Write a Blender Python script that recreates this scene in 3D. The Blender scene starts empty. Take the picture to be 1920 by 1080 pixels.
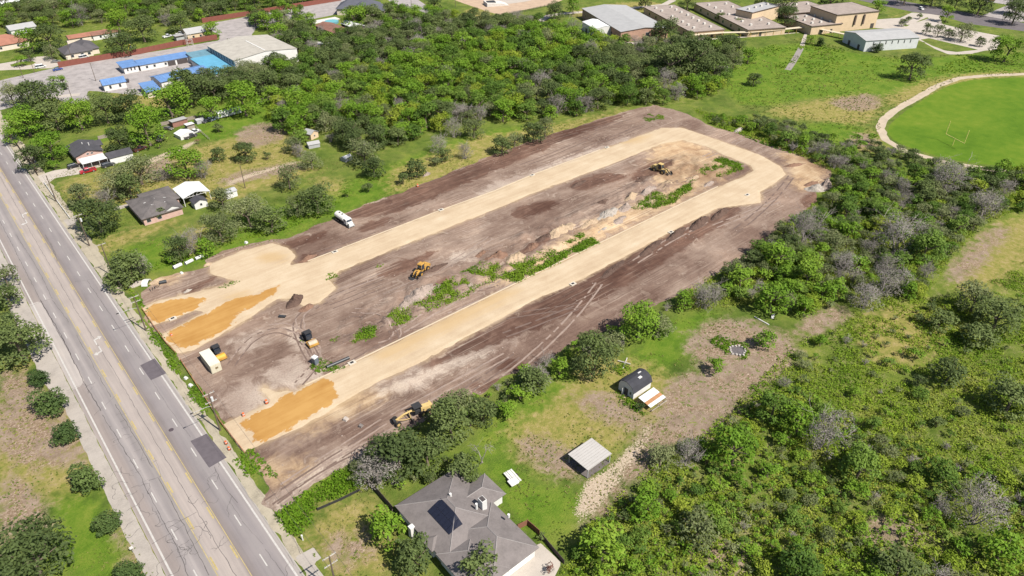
import bpy, math, random
import numpy as np
from mathutils import Vector, Matrix

random.seed(7)
S = bpy.context.scene
COL = S.collection

# ------------------------------------------------------------------ camera, sky, sun, exposure
CAM_H = 115.0            # drone height in metres; X runs across the highway, Y along it
FOCAL_PX = 1332.0        # focal length in pixels of a 1920 wide picture
PITCH = math.radians(34.134)
HEAD = math.radians(49.424)
cam_data = bpy.data.cameras.new("camera")
cam_data.sensor_width = 36.0
cam_data.lens = FOCAL_PX / 1920 * 36.0
cam_data.clip_start = 1.0
cam_data.clip_end = 6000.0
cam = bpy.data.objects.new("camera", cam_data)
cam.location = (0, 0, CAM_H)
cam.rotation_euler = (math.pi / 2 - PITCH, 0, HEAD - math.pi / 2)
COL.objects.link(cam)
S.camera = cam

SUN_EL = math.radians(52)
SHADOW_AZ = math.radians(103)
sun_dir = Vector((-math.cos(SHADOW_AZ) * math.cos(SUN_EL), -math.sin(SHADOW_AZ) * math.cos(SUN_EL), math.sin(SUN_EL)))
W = bpy.data.worlds.new("World")
S.world = W
W.use_nodes = True
wn = W.node_tree
bg = wn.nodes["Background"]
sky = wn.nodes.new("ShaderNodeTexSky")
sky.sky_type = 'NISHITA'
sky.sun_disc = False
sky.sun_elevation = SUN_EL
sky.sun_rotation = math.atan2(sun_dir.x, sun_dir.y)
wn.links.new(sky.outputs[0], bg.inputs[0])
bg.inputs[1].default_value = 0.07
sl = bpy.data.lights.new("sun", 'SUN')
sl.energy = 4.9
sl.angle = math.radians(0.5)
sl.color = (1.0, 0.955, 0.88)
so = bpy.data.objects.new("sun", sl)
so.rotation_euler = (-sun_dir).to_track_quat('-Z', 'Y').to_euler()
so.location = (100, 0, 300)
COL.objects.link(so)
S.view_settings.view_transform = 'Standard'
S.view_settings.look = 'None'
S.view_settings.exposure = 0.90
S.view_settings.gamma = 1.0
S.view_settings.use_curve_mapping = False
S.cycles.max_bounces = 6
S.cycles.transparent_max_bounces = 6

# ------------------------------------------------------------------ survey: picture point -> place on the ground
def at(px, py, z=0.0):
    x = (px - 960) / FOCAL_PX
    y = (540 - py) / FOCAL_PX
    fw = math.cos(PITCH) + y * math.sin(PITCH)
    up = -math.sin(PITCH) + y * math.cos(PITCH)
    t = (z - CAM_H) / up
    r, f = x * t, fw * t
    return (r * math.sin(HEAD) + f * math.cos(HEAD), -r * math.cos(HEAD) + f * math.sin(HEAD))
def metres(x, y, z, npx):                 # how many metres npx picture pixels span at a place
    f = x * math.cos(HEAD) + y * math.sin(HEAD)
    return npx * (f * math.cos(PITCH) + (CAM_H - z) * math.sin(PITCH)) / FOCAL_PX
def poly(pts, smooth=0):
    P = np.array([at(*p) for p in pts])
    for _ in range(smooth):
        Q = np.roll(P, -1, 0)
        P = np.stack([P * .75 + Q * .25, P * .25 + Q * .75], 1).reshape(-1, 2)
    return P
def line(pts):
    return [at(*p) for p in pts]

# ------------------------------------------------------------------ number helpers
def _hash(ix, iy, seed):
    n = (ix.astype(np.int64) * 374761393 + iy.astype(np.int64) * 668265263 + seed * 1442695041) & 0x7fffffff
    n = ((n ^ (n >> 13)) * 1274126177) & 0x7fffffff
    return ((n ^ (n >> 16)) & 0xffff) / 65535.0
def vnoise(x, y, seed=0):
    ix, iy = np.floor(x), np.floor(y)
    fx, fy = x - ix, y - iy
    fx, fy = fx * fx * (3 - 2 * fx), fy * fy * (3 - 2 * fy)
    a, b = _hash(ix, iy, seed), _hash(ix + 1, iy, seed)
    c, d = _hash(ix, iy + 1, seed), _hash(ix + 1, iy + 1, seed)
    return (a + (b - a) * fx) * (1 - fy) + (c + (d - c) * fx) * fy
def fbm(x, y, scale, octv=4, seed=0):
    t = np.zeros_like(x); a = 1.0; n = 0.0
    for o in range(octv):
        t = t + a * (vnoise(x / scale, y / scale, seed + o * 17) - .5); n += a
        a *= .5; scale *= .5
    return t / n * 2            # about -1..1
def sdf(P, x, y, pad=12.0):
    out = np.full(x.shape, -pad)
    m = (x > P[:, 0].min() - pad) & (x < P[:, 0].max() + pad) & (y > P[:, 1].min() - pad) & (y < P[:, 1].max() + pad)
    if not m.any():
        return out
    xs, ys = x[m], y[m]
    d = np.full(xs.shape, 1e9); ins = np.zeros(xs.shape, bool)
    for (x0, y0), (x1, y1) in zip(P, np.roll(P, -1, 0)):
        ex, ey = x1 - x0, y1 - y0
        wx, wy = xs - x0, ys - y0
        t = np.clip((wx * ex + wy * ey) / (ex * ex + ey * ey + 1e-9), 0, 1)
        d = np.minimum(d, (wx - ex * t) ** 2 + (wy - ey * t) ** 2)
        c = ((y0 <= ys) & (y1 > ys)) | ((y1 <= ys) & (y0 > ys))
        ins ^= c & (xs < x0 + (ys - y0) / (ey if abs(ey) > 1e-9 else 1e-9) * ex)
    out[m] = np.clip(np.where(ins, 1, -1) * np.sqrt(d), -pad, 1e9)
    return out
def sdfs(Ps, x, y, pad=12.0):
    r = np.full(x.shape, -pad)
    for P in Ps:
        r = np.maximum(r, sdf(P, x, y, pad))
    return r
def inside(P, x, y):
    return sdf(np.asarray(P), np.array([float(x)]), np.array([float(y)]), 1e6)[0] > 0

# ------------------------------------------------------------------ materials
class T:
    def __init__(s, name):
        s.m = bpy.data.materials.new(name); s.m.use_nodes = True
        s.nt = s.m.node_tree; s.nt.nodes.clear()
    def nd(s, t, **kw):
        n = s.nt.nodes.new(t)
        for k, v in kw.items(): setattr(n, k, v)
        return n
    def put(s, sock, v):
        if isinstance(v, bpy.types.NodeSocket): s.nt.links.new(v, sock)
        elif v is not None:
            if hasattr(sock.default_value, '__len__') and not hasattr(v, '__len__'): v = (v,) * len(sock.default_value)
            if hasattr(v, '__len__') and len(v) == 3 and len(sock.default_value) == 4: v = tuple(v) + (1,)
            sock.default_value = v
    def pos(s, scale=(1, 1, 1), rot=0.0, world=True):
        p = s.nd('ShaderNodeNewGeometry').outputs['Position'] if world else s.nd('ShaderNodeTexCoord').outputs['Object']
        n = s.nd('ShaderNodeMapping'); s.put(n.inputs[0], p)
        n.inputs['Rotation'].default_value = (0, 0, rot); n.inputs['Scale'].default_value = scale
        return n.outputs[0]
    def noise(s, scale, detail=4, rough=.6, vec=None, dist=0.0):
        n = s.nd('ShaderNodeTexNoise'); s.put(n.inputs['Vector'], vec if vec is not None else s.pos())
        n.inputs['Scale'].default_value = scale; n.inputs['Detail'].default_value = detail
        n.inputs['Roughness'].default_value = rough; n.inputs['Distortion'].default_value = dist
        return n.outputs[0]
    def voro(s, scale, vec=None, feature='F1', out=0):
        n = s.nd('ShaderNodeTexVoronoi', feature=feature); s.put(n.inputs['Vector'], vec if vec is not None else s.pos())
        n.inputs['Scale'].default_value = scale
        return n.outputs[out]
    def math(s, op, a, b=None):
        n = s.nd('ShaderNodeMath', operation=op); s.put(n.inputs[0], a)
        if b is not None: s.put(n.inputs[1], b)
        return n.outputs[0]
    def rng(s, v, a, b, c=0.0, d=1.0, kind='SMOOTHSTEP'):
        n = s.nd('ShaderNodeMapRange', interpolation_type=kind); s.put(n.inputs[0], v)
        for i, q in enumerate((a, b, c, d)): s.put(n.inputs[1 + i], q)
        return n.outputs[0]
    def ramp(s, fac, stops):
        n = s.nd('ShaderNodeValToRGB'); s.put(n.inputs[0], fac); e = n.color_ramp.elements
        while len(e) < len(stops): e.new(0.5)
        for k, (p, c) in zip(e, stops):
            k.position = p; k.color = tuple(c) + (1,)
        return n.outputs[0]
    def mix(s, fac, a, b, mode='MIX'):
        n = s.nd('ShaderNodeMix', data_type='RGBA', blend_type=mode)
        s.put(n.inputs[0], fac); s.put(n.inputs[6], a); s.put(n.inputs[7], b)
        return n.outputs[2]
    def attr(s, name):
        return s.nd('ShaderNodeAttribute', attribute_name=name).outputs['Fac']
    def mask(s, name, noise, amp, width=.25):       # ragged edge of a patch, from its distance field
        v = s.math('ADD', s.attr(name), s.math('MULTIPLY', s.math('SUBTRACT', noise, .5), amp))
        return s.rng(v, -width, width)
    def out(s, color, rough=.85, bump=None, bdist=.05, bstr=.6, metal=0.0, spec=.25, transl=0.0, coat=0.0):
        b = s.nd('ShaderNodeBsdfPrincipled')
        s.put(b.inputs['Base Color'], color); s.put(b.inputs['Roughness'], rough)
        b.inputs['Metallic'].default_value = metal; b.inputs['Specular IOR Level'].default_value = spec
        b.inputs['Coat Weight'].default_value = coat
        if bump is not None:
            n = s.nd('ShaderNodeBump'); n.inputs['Strength'].default_value = bstr; n.inputs['Distance'].default_value = bdist
            s.put(n.inputs['Height'], bump); s.nt.links.new(n.outputs[0], b.inputs['Normal'])
        sh = b.outputs[0]
        if transl:
            t = s.nd('ShaderNodeBsdfTranslucent'); s.put(t.inputs[0], color)
            x = s.nd('ShaderNodeMixShader'); x.inputs[0].default_value = transl
            s.nt.links.new(sh, x.inputs[1]); s.nt.links.new(t.outputs[0], x.inputs[2]); sh = x.outputs[0]
        o = s.nd('ShaderNodeOutputMaterial'); s.nt.links.new(sh, o.inputs[0])
        return s.m

_flat = {}
def paint(name, c, rough=.6, var=.25, scale=.8, metal=0.0, spec=.3, coat=0.0, bump=0.0, world=False, stretch=(1, 1, 1)):
    """weathered surface of one colour: blotches, fine speckle and a slight relief"""
    if name in _flat: return _flat[name]        # c may be None for a surface already mixed
    t = T(name)
    v = t.pos(scale=stretch, world=world)
    n1 = t.noise(scale, 5, .65, v); n2 = t.noise(scale * 7, 3, .6, v)
    f = t.math('ADD', t.math('MULTIPLY', n1, .7), t.math('MULTIPLY', n2, .3))
    col = t.ramp(f, [(.3, [k * (1 - var) for k in c]), (.52, c), (.75, [min(1, k * (1 + var * .7)) for k in c])])
    _flat[name] = t.out(col, rough, bump=n2 if bump else None, bdist=bump or .01, metal=metal, spec=spec, coat=coat)
    return _flat[name]

# ------------------------------------------------------------------ mesh builder
class MB:
    def __init__(s): s.v = []; s.f = []; s.m = []
    def add(s, vs, fs, mi=0):
        o = len(s.v); s.v += [tuple(map(float, p)) for p in vs]
        s.f += [[i + o for i in f] for f in fs]; s.m += [mi] * len(fs)
        return s
    def box(s, x0, x1, y0, y1, z0, z1, mi=0):
        return s.add([(x0, y0, z0), (x1, y0, z0), (x1, y1, z0), (x0, y1, z0), (x0, y0, z1), (x1, y0, z1), (x1, y1, z1), (x0, y1, z1)],
                     [(3, 2, 1, 0), (4, 5, 6, 7), (0, 1, 5, 4), (1, 2, 6, 5), (2, 3, 7, 6), (3, 0, 4, 7)], mi)
    def prism(s, P, z0, z1, mi=0):
        n = len(P)
        return s.add([(p[0], p[1], z0) for p in P] + [(p[0], p[1], z1) for p in P],
                     [list(range(n))[::-1], list(range(n, 2 * n))] + [(i, (i + 1) % n, n + (i + 1) % n, n + i) for i in range(n)], mi)
    def slab(s, prof, mi=0):                # side profile [(x, z, half width)], mirrored in y
        n = len(prof)
        return s.add([(x, -w, z) for x, z, w in prof] + [(x, w, z) for x, z, w in prof],
                     [list(range(n)), list(range(n, 2 * n))[::-1]] + [(i, n + i, n + (i + 1) % n, (i + 1) % n) for i in range(n)], mi)
    def tube(s, pts, r, n=6, mi=0, caps=True):
        pts = [Vector(p) for p in pts]
        rs = r if hasattr(r, '__len__') else [r] * len(pts)
        vs = []
        for i, p in enumerate(pts):
            d = (pts[min(i + 1, len(pts) - 1)] - pts[max(i - 1, 0)]).normalized()
            a = d.cross(Vector((0, 0, 1)) if abs(d.z) < .9 else Vector((1, 0, 0))).normalized(); b = d.cross(a)
            vs += [p + (a * math.cos(k * 2 * math.pi / n) + b * math.sin(k * 2 * math.pi / n)) * rs[i] for k in range(n)]
        fs = [(i * n + k, i * n + (k + 1) % n, (i + 1) * n + (k + 1) % n, (i + 1) * n + k) for i in range(len(pts) - 1) for k in range(n)]
        if caps: fs += [list(range(n)), list(range((len(pts) - 1) * n, len(pts) * n))[::-1]]
        return s.add(vs, fs, mi)
    def build(s, name, mats, parent=None, loc=(0, 0, 0), rz=0.0, smooth=False):
        me = bpy.data.meshes.new(name); me.from_pydata(s.v, [], s.f)
        for m in (mats if isinstance(mats, (list, tuple)) else [mats]): me.materials.append(m)
        me.polygons.foreach_set('material_index', s.m)
        if smooth: me.polygons.foreach_set('use_smooth', [True] * len(s.f))
        me.update()
        import bmesh
        bm = bmesh.new(); bm.from_mesh(me); bmesh.ops.recalc_face_normals(bm, faces=bm.faces); bm.to_mesh(me); bm.free()
        o = bpy.data.objects.new(name, me); o.location = loc; o.rotation_euler = (0, 0, rz)
        COL.objects.link(o)
        if parent: o.parent = parent
        return o
def mesh_np(name, V, F, mats, parent=None, attrs=None, mi=None, loc=(0, 0, 0), smooth=False):
    """mesh from numpy arrays; F is (n, 3) or (n, 4)"""
    me = bpy.data.meshes.new(name); k = F.shape[1]
    me.vertices.add(len(V)); me.vertices.foreach_set('co', np.ascontiguousarray(V, np.float32).ravel())
    me.loops.add(F.size); me.loops.foreach_set('vertex_index', np.ascontiguousarray(F, np.int32).ravel())
    me.polygons.add(len(F)); me.polygons.foreach_set('loop_start', np.arange(0, F.size, k, dtype=np.int32))
    for m in (mats if isinstance(mats, (list, tuple)) else [mats]): me.materials.append(m)
    if mi is not None: me.polygons.foreach_set('material_index', np.asarray(mi, np.int32))
    me.polygons.foreach_set('use_smooth', np.full(len(F), smooth))
    me.update(calc_edges=True)
    for n, v in (attrs or {}).items():
        a = me.attributes.new(n, 'FLOAT', 'POINT'); a.data.foreach_set('value', np.ascontiguousarray(v, np.float32))
    if parent is False: return me
    o = bpy.data.objects.new(name, me); o.location = loc; COL.objects.link(o)
    if parent: o.parent = parent
    return o
def thing(name, label, cat, loc=(0, 0, 0), rz=0.0, group=None):
    o = bpy.data.objects.new(name, None); o.empty_display_size = .3
    o.location = (loc[0], loc[1], loc[2] if len(loc) > 2 else 0); o.rotation_euler = (0, 0, rz)
    COL.objects.link(o)
    return tag(o, label, cat, group)
def tag(o, label=None, cat=None, group=None, kind=None):
    for k, v in (('label', label), ('category', cat), ('group', group), ('kind', kind)):
        if v: o[k] = v
    return o
def dup(root, loc, rz=0.0, sc=1.0, label=None, group=None):
    def cp(o, parent):
        c = o.copy(); COL.objects.link(c); c.parent = parent
        for ch in kids.get(o.name, ()): cp(ch, c)
        return c
    kids = {}
    def walk(o):
        kids[o.name] = list(o.children)
        for ch in o.children: walk(ch)
    walk(root)
    r = cp(root, None)
    r.location = (loc[0], loc[1], loc[2] if len(loc) > 2 else 0); r.rotation_euler = (0, 0, rz)
    r.scale = sc if hasattr(sc, '__len__') else (sc,) * 3
    if label: r['label'] = label
    if group: r['group'] = group
    return r

# ------------------------------------------------------------------ ground sheets
def sheet(name, field, box, cell, z, mat, attrs=None, height=None, kind='structure', label=None, parent=None):
    """a piece of ground: the part of a grid where field(x, y) > 0, cut along its edge"""
    x0, x1, y0, y1 = box
    nx, ny = int((x1 - x0) / cell) + 2, int((y1 - y0) / cell) + 2
    gx, gy = np.meshgrid(x0 + np.arange(nx) * cell, y0 + np.arange(ny) * cell, indexing='ij')
    gx, gy = gx.ravel(), gy.ravel()
    f = field(gx, gy); f = np.where(np.abs(f) < 1e-5, 1e-5, f)
    i = (np.arange(nx - 1)[:, None] * ny + np.arange(ny - 1)[None, :]).ravel()
    tri = np.concatenate([np.stack([i, i + ny, i + ny + 1], 1), np.stack([i, i + ny + 1, i + 1], 1)])
    ins = f[tri] > 0; c = ins.sum(1)
    full = tri[c == 3]
    V = [np.stack([gx, gy], 1)]; nv = len(gx); F = [full]
    for want in (1, 2):
        t = tri[c == want]
        if not len(t): continue
        odd = np.argmax(ins[c == want] if want == 1 else ~ins[c == want], 1)
        r = np.arange(len(t))
        a, b, d = t[r, odd], t[r, (odd + 1) % 3], t[r, (odd + 2) % 3]
        def cut(p, q):
            k = (f[p] / (f[p] - f[q]))[:, None]
            return np.stack([gx[p], gy[p]], 1) * (1 - k) + np.stack([gx[q], gy[q]], 1) * k
        V += [cut(a, b), cut(a, d)]
        ab = nv + r; ad = nv + len(t) + r; nv += 2 * len(t)
        F += [np.stack([a, ab, ad], 1)] if want == 1 else [np.stack([ab, b, d], 1), np.stack([ab, d, ad], 1)]
    V = np.concatenate(V); F = np.concatenate(F)
    used = np.zeros(len(V), bool); used[F.ravel()] = True
    re = np.cumsum(used) - 1; V = V[used]; F = re[F]
    x, y = V[:, 0].copy(), V[:, 1].copy()
    zz = np.full(len(V), float(z)) + (height(x, y) if height else 0)
    o = mesh_np(name, np.stack([x, y, zz], 1), F, mat, parent, {k: fn(x, y) for k, fn in (attrs or {}).items()}, smooth=height is not None)
    return tag(o, label, None, None, kind)
def area(name, Ps, z, mat, cell=1.0, ragged=.4, rscale=3.0, seed=0, attrs=None, holes=(), height=None, **kw):
    Ps = [np.asarray(p) for p in Ps]
    A = np.concatenate(Ps)
    box = (A[:, 0].min() - 2, A[:, 0].max() + 2, A[:, 1].min() - 2, A[:, 1].max() + 2)
    def field(x, y):
        v = sdfs(Ps, x, y)
        if len(holes): v = np.minimum(v, -sdfs(holes, x, y))
        if ragged: v = v + ragged * fbm(x, y, rscale, 3, seed)
        return v
    return sheet(name, field, box, cell, z, mat, attrs, height, **kw)
# ------------------------------------------------------------------ the ground: one wide grass sheet
WOODS = poly([(300, 165), (420, 95), (560, 75), (760, 35), (1010, 45), (1180, 95), (1290, 78), (1400, 95), (1345, 195), (1200, 200), (1060, 222),
              (1010, 232), (960, 238), (900, 228), (850, 238), (800, 260), (720, 280), (620, 284), (560, 280), (515, 245), (500, 180), (380, 190)], 1)
BRUSH = poly([(1300, 205), (1400, 225), (1560, 292), (1700, 330), (1960, 330), (1960, 1110), (1040, 1110), (1090, 1010), (1160, 930), (1215, 880),
              (1310, 820), (1400, 745), (1440, 690), (1500, 640), (1560, 610), (1470, 570), (1380, 575), (1260, 585), (1290, 545), (1440, 450),
              (1530, 380), (1575, 330), (1450, 270), (1330, 235)])
TOPLEFT = poly([(-60, -60), (430, -60), (420, 50), (340, 60), (180, 75), (-60, 85)])
lush = [poly(p, 1) for p in (
    [(1340, 115), (1480, 75), (1600, 100), (1700, 112), (1860, 98), (1960, 105), (1960, 135), (1800, 148), (1660, 185), (1540, 180), (1400, 205), (1360, 170)],
    [(190, 470), (330, 440), (520, 390), (640, 345), (780, 290), (900, 245), (1000, 235), (1000, 262), (780, 350), (640, 398), (540, 448), (400, 492), (280, 515)],
    [(880, 850), (940, 760), (1080, 690), (1160, 690), (1240, 600), (1360, 575), (1310, 640), (1240, 700), (1160, 730), (1010, 790), (960, 840)],
    [(1120, 760), (1080, 790), (1040, 780), (1080, 740)], [(880, 840), (960, 850), (1010, 920), (1100, 910), (1060, 1010), (960, 1000), (930, 900)],
    [(330, 245), (420, 190), (500, 175), (560, 190), (480, 250), (400, 270)], [(100, 905), (180, 920), (260, 1090), (110, 1100), (80, 960)],
    [(1060, 30), (1100, 38), (1100, 80), (1060, 60)], [(560, 35), (640, 60), (680, 70), (600, 85), (540, 70)], [(200, 400), (300, 330), (240, 320)],
    [(1480, 240), (1570, 225), (1650, 250), (1560, 275)], [(120, 290), (260, 245), (330, 215), (240, 235), (90, 290)], [(330, 20), (420, 5), (450, 20), (370, 35)])]
dry = [poly(p, 1) for p in ([(1600, 255), (1650, 240), (1655, 280), (1600, 285)], [(1640, 190), (1760, 140), (1960, 132), (1960, 138), (1800, 150), (1690, 200)], [(200, 175), (300, 160), (330, 200), (230, 210)], [(120, 480), (60, 700), (0, 680)], [(230, 880), (270, 960), (300, 1090), (240, 1040)],
    [(1430, 208), (1530, 188), (1640, 172), (1658, 205), (1620, 235), (1540, 226), (1480, 222)],
    [(90, 345), (250, 310), (420, 262), (550, 235), (570, 300), (440, 350), (300, 380), (150, 385)],
    [(720, 330), (860, 265), (1050, 232), (1200, 200), (1100, 235), (900, 305), (740, 375)],
    [(1100, 660), (1250, 690), (1280, 760), (1180, 830), (1080, 880), (980, 870), (940, 800), (1040, 760)], [(0, 690), (140, 760), (200, 900), (40, 960), (-40, 960)],
    [(1780, 530), (1860, 420), (1960, 400), (1960, 470), (1830, 560)], [(1590, 620), (1700, 560), (1780, 640), (1680, 700)],
    [(560, 1000), (640, 930), (720, 950), (740, 1080), (640, 1100)], [(400, 420), (330, 440), (330, 480), (420, 450)], [(600, 330), (650, 345), (630, 370), (590, 350)], [(330, 360), (430, 335), (560, 305), (600, 320), (500, 350), (400, 385)], [(150, 470), (230, 435), (330, 410), (330, 420), (240, 455), (190, 480)], [(720, 320), (790, 300), (820, 320), (760, 345)], [(890, 250), (960, 255), (900, 290), (850, 300)], [(1010, 255), (1080, 225), (1130, 225), (1060, 250)], [(1340, 260), (1420, 250), (1540, 300), (1480, 290)], [(1060, 20), (1200, 0), (1260, 10), (1100, 45)],
    [(860, 25), (910, 5), (935, 27), (880, 35)], [(1200, 80), (1250, 74), (1290, 95), (1240, 110)], [(1690, 28), (1710, 24), (1660, 34)])]
bare = [poly(p, 1) for p in (
    [(965, 830), (1015, 815), (1070, 855), (1100, 905), (1040, 890), (985, 862)], [(1055, 748), (1120, 728), (1190, 760), (1230, 795), (1160, 805), (1100, 772)],
    [(1265, 640), (1350, 588), (1450, 610), (1495, 650), (1480, 695), (1430, 720), (1400, 765), (1320, 835), (1245, 825), (1225, 760), (1265, 700), (1320, 690)],
    [(1500, 600), (1570, 565), (1605, 590), (1545, 625), (1500, 632)], [(1770, 515), (1830, 440), (1880, 418), (1900, 430), (1840, 500), (1790, 540)],
    [(-10, 690), (60, 705), (125, 800), (150, 850), (100, 885), (20, 850), (-10, 830)], [(-10, 880), (90, 925), (110, 985), (60, 1010), (-10, 1010)], [(90, 690), (135, 770), (175, 860), (140, 870), (110, 800)],
    [(200, 700), (60, 640), (90, 690)], [(440, 240), (520, 225), (540, 262), (450, 282)], [(262, 310), (320, 292), (330, 330), (280, 335)], [(1540, 190), (1640, 172), (1655, 200), (1600, 212)], [(1590, 258), (1640, 245), (1650, 275), (1610, 280)],
    [(200, 970), (240, 1000), (290, 1090), (250, 1060)], [(590, 1020), (680, 990), (700, 1040), (640, 1060)], [(1200, 800), (1300, 780), (1240, 870), (1150, 950), (1080, 990), (1180, 850)],
    [(410, 330), (560, 300), (580, 315), (420, 350)], [(1600, 1000), (1680, 960), (1760, 1000), (1680, 1040)], [(1300, 1030), (1400, 1000), (1420, 1060), (1330, 1080)])]
dirtpath = [poly([(1075, 975), (1098, 905), (1150, 875), (1188, 830), (1218, 795), (1232, 800), (1202, 842), (1166, 892), (1112, 962), (1090, 980)]),
            poly([(270, 302), (340, 275), (365, 262), (368, 266), (345, 281), (275, 309)]), poly([(420, 345), (470, 325), (555, 300), (558, 304), (472, 331), (424, 351)])]
t = T("meadow grass")
p = t.pos()
nA, nB, nC, nD = t.noise(.045, 5, .62, p), t.noise(.35, 4, .65, p), t.noise(2.6, 3, .7, p), t.noise(.9, 4, .6, p, .6)
mott = t.math('ADD', t.math('MULTIPLY', nA, .45), t.math('ADD', t.math('MULTIPLY', nB, .3), t.math('MULTIPLY', nC, .25)))
col = t.ramp(mott, [(.3, (.038, .065, .010)), (.46, (.078, .112, .018)), (.6, (.130, .142, .034)), (.74, (.20, .170, .068))])
wildc = t.ramp(t.math('ADD', t.math('MULTIPLY', nB, .5), t.math('MULTIPLY', nC, .5)), [(.3, (.045, .075, .010)), (.5, (.100, .130, .020)), (.68, (.19, .165, .08))])
col = t.mix(t.mask('wild', nA, 12, 3.5), col, wildc)
nE = t.noise(.11, 6, .68, p, .5)
col = t.mix(.9, col, t.ramp(nE, [(.36, (.62, .70, .60)), (.5, (1, 1, 1)), (.62, (1.30, 1.22, 1.15))]), 'MULTIPLY')
lushc = t.ramp(t.math('ADD', t.math('MULTIPLY', nB, .3), t.math('ADD', t.math('MULTIPLY', nE, .4), t.math('MULTIPLY', nC, .3))), [(.36, (.036, .078, .006)), (.48, (.078, .138, .011)), (.62, (.140, .172, .024))])
col = t.mix(t.math('MULTIPLY', t.mask('lush', nB, 14, 3), .9), col, lushc)
dryc = t.ramp(t.math('ADD', t.math('MULTIPLY', nB, .5), t.math('MULTIPLY', nD, .5)), [(.32, (.110, .132, .022)), (.5, (.21, .180, .052)), (.68, (.31, .23, .115))])
col = t.mix(t.math('MULTIPLY', t.mask('dry', nB, 16, 4), .9), col, dryc)
litter = t.noise(2.2, 3, .8, t.pos(scale=(.7, 1.3, 1), rot=.7), 1.2)
barec = t.ramp(litter, [(.36, (.105, .068, .038)), (.47, (.185, .130, .086)), (.57, (.26, .192, .138)), (.68, (.38, .305, .24))])
barec = t.mix(t.math('MULTIPLY', t.rng(nE, .44, .56), .75), barec, t.ramp(nB, [(.35, (.150, .108, .078)), (.65, (.26, .198, .150))]))
bm = t.mask('bare', t.math('ADD', t.math('MULTIPLY', nB, .65), t.math('MULTIPLY', nA, .35)), 17, 2.4)
col = t.mix(t.math('MULTIPLY', bm, t.rng(nD, .32, .47)), col, barec)
col = t.mix(t.mask('dirtpath', nC, 4.5, .35), col, t.ramp(nC, [(.3, (.23, .17, .11)), (.6, (.40, .325, .245))]))
M_GRASS = t.out(col, .95, bump=t.math('ADD', nC, t.noise(7, 2, .6, p)), bdist=.22, bstr=.8, spec=.1)
sheet("ground", lambda x, y: np.ones_like(x), (-200, 1000, -200, 1000), 3.0, 0.0, M_GRASS,
      dict(lush=lambda x, y: sdfs(lush, x, y), dry=lambda x, y: sdfs(dry, x, y), bare=lambda x, y: sdfs(bare, x, y),
           wild=lambda x, y: sdfs([WOODS, BRUSH, TOPLEFT], x, y), dirtpath=lambda x, y: sdfs(dirtpath, x, y)))

# ------------------------------------------------------------------ the cleared site
SITE = poly([(268, 548), (300, 522), (395, 500), (385, 488), (420, 470), (470, 456), (545, 447), (580, 428), (640, 402), (700, 378), (775, 352), (830, 330), (900, 300), (1000, 262),
             (1100, 232), (1180, 207), (1225, 197), (1262, 205), (1290, 215), (1340, 240), (1385, 248), (1450, 275), (1530, 297), (1560, 318), (1552, 340),
             (1530, 355), (1530, 378), (1500, 402), (1470, 420), (1440, 447), (1410, 480), (1370, 502), (1330, 522), (1290, 547), (1240, 567), (1150, 617),
             (1080, 642), (1040, 662), (1000, 692), (940, 712), (900, 738), (850, 748), (790, 792), (730, 822), (690, 845), (640, 884), (590, 910), (520, 968),
             (482, 942), (512, 918), (498, 900), (478, 878), (458, 850), (420, 795), (330, 662), (270, 600)])
# the loop road of pale crushed stone: both arms, the bend, the pad and the mouth on the highway
ROAD_OUT = poly([(640, 467), (827, 395), (927, 359), (1000, 328), (1140, 277), (1240, 240), (1280, 240), (1347, 263), (1423, 290), (1462, 311), (1474, 327), (1450, 345), (1425, 360),
                 (1427, 380), (1347, 390), (1280, 423), (1260, 433), (1207, 463), (1073, 532), (1007, 560), (873, 633), (783, 683), (707, 716), (640, 757), (567, 800), (483, 836),
                 (457, 850), (417, 797), (493, 760), (520, 748), (548, 738), (573, 723), (640, 692), (700, 664), (1280, 382), (1333, 357), (1390, 333), (1413, 321),
                 (1407, 310), (1363, 293), (1325, 275), (1280, 263), (1240, 270), (1140, 310), (1040, 347), (1003, 361), (927, 393), (807, 440), (707, 480), (640, 507),
                 (617, 524), (630, 540), (600, 567), (570, 575), (550, 560), (520, 561), (480, 588), (437, 614), (393, 639), (363, 656), (333, 664), (300, 630),
                 (365, 595), (382, 585), (366, 582), (320, 600), (283, 610), (267, 577), (300, 563), (360, 550), (413, 537), (440, 527), (393, 512), (396, 494), (455, 470),
                 (510, 457), (540, 464), (553, 480), (545, 497), (577, 492)])
SPILL = poly([(488, 726), (500, 728), (520, 736), (545, 732), (560, 742), (520, 760), (500, 745)], 1)
arms = [ROAD_OUT, SPILL]
def road_far(x, y): return -sdfs(arms, x, y)
STRIP = poly([(585, 640), (700, 560), (960, 440), (1150, 360), (1280, 285), (1390, 310), (1380, 330), (1250, 385), (1000, 500), (720, 640), (600, 680)])   # rough ground between the arms
def site_height(x, y):
    away = np.clip((road_far(x, y) - .8) / 3.0, 0, 1) * np.clip(sdf(SITE, x, y) / 2.5, 0, 1)
    rough = np.clip(sdf(STRIP, x, y) / 5 + .25, .12, 1)
    h = 1.9 * np.abs(fbm(x, y, 5.5, 4, 5)) * rough + .34 * (fbm(x / 4, y, 1.9, 3, 9) + .4) * np.clip(rough, .2, .5)
    return np.clip(h, 0, 2) * away
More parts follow.
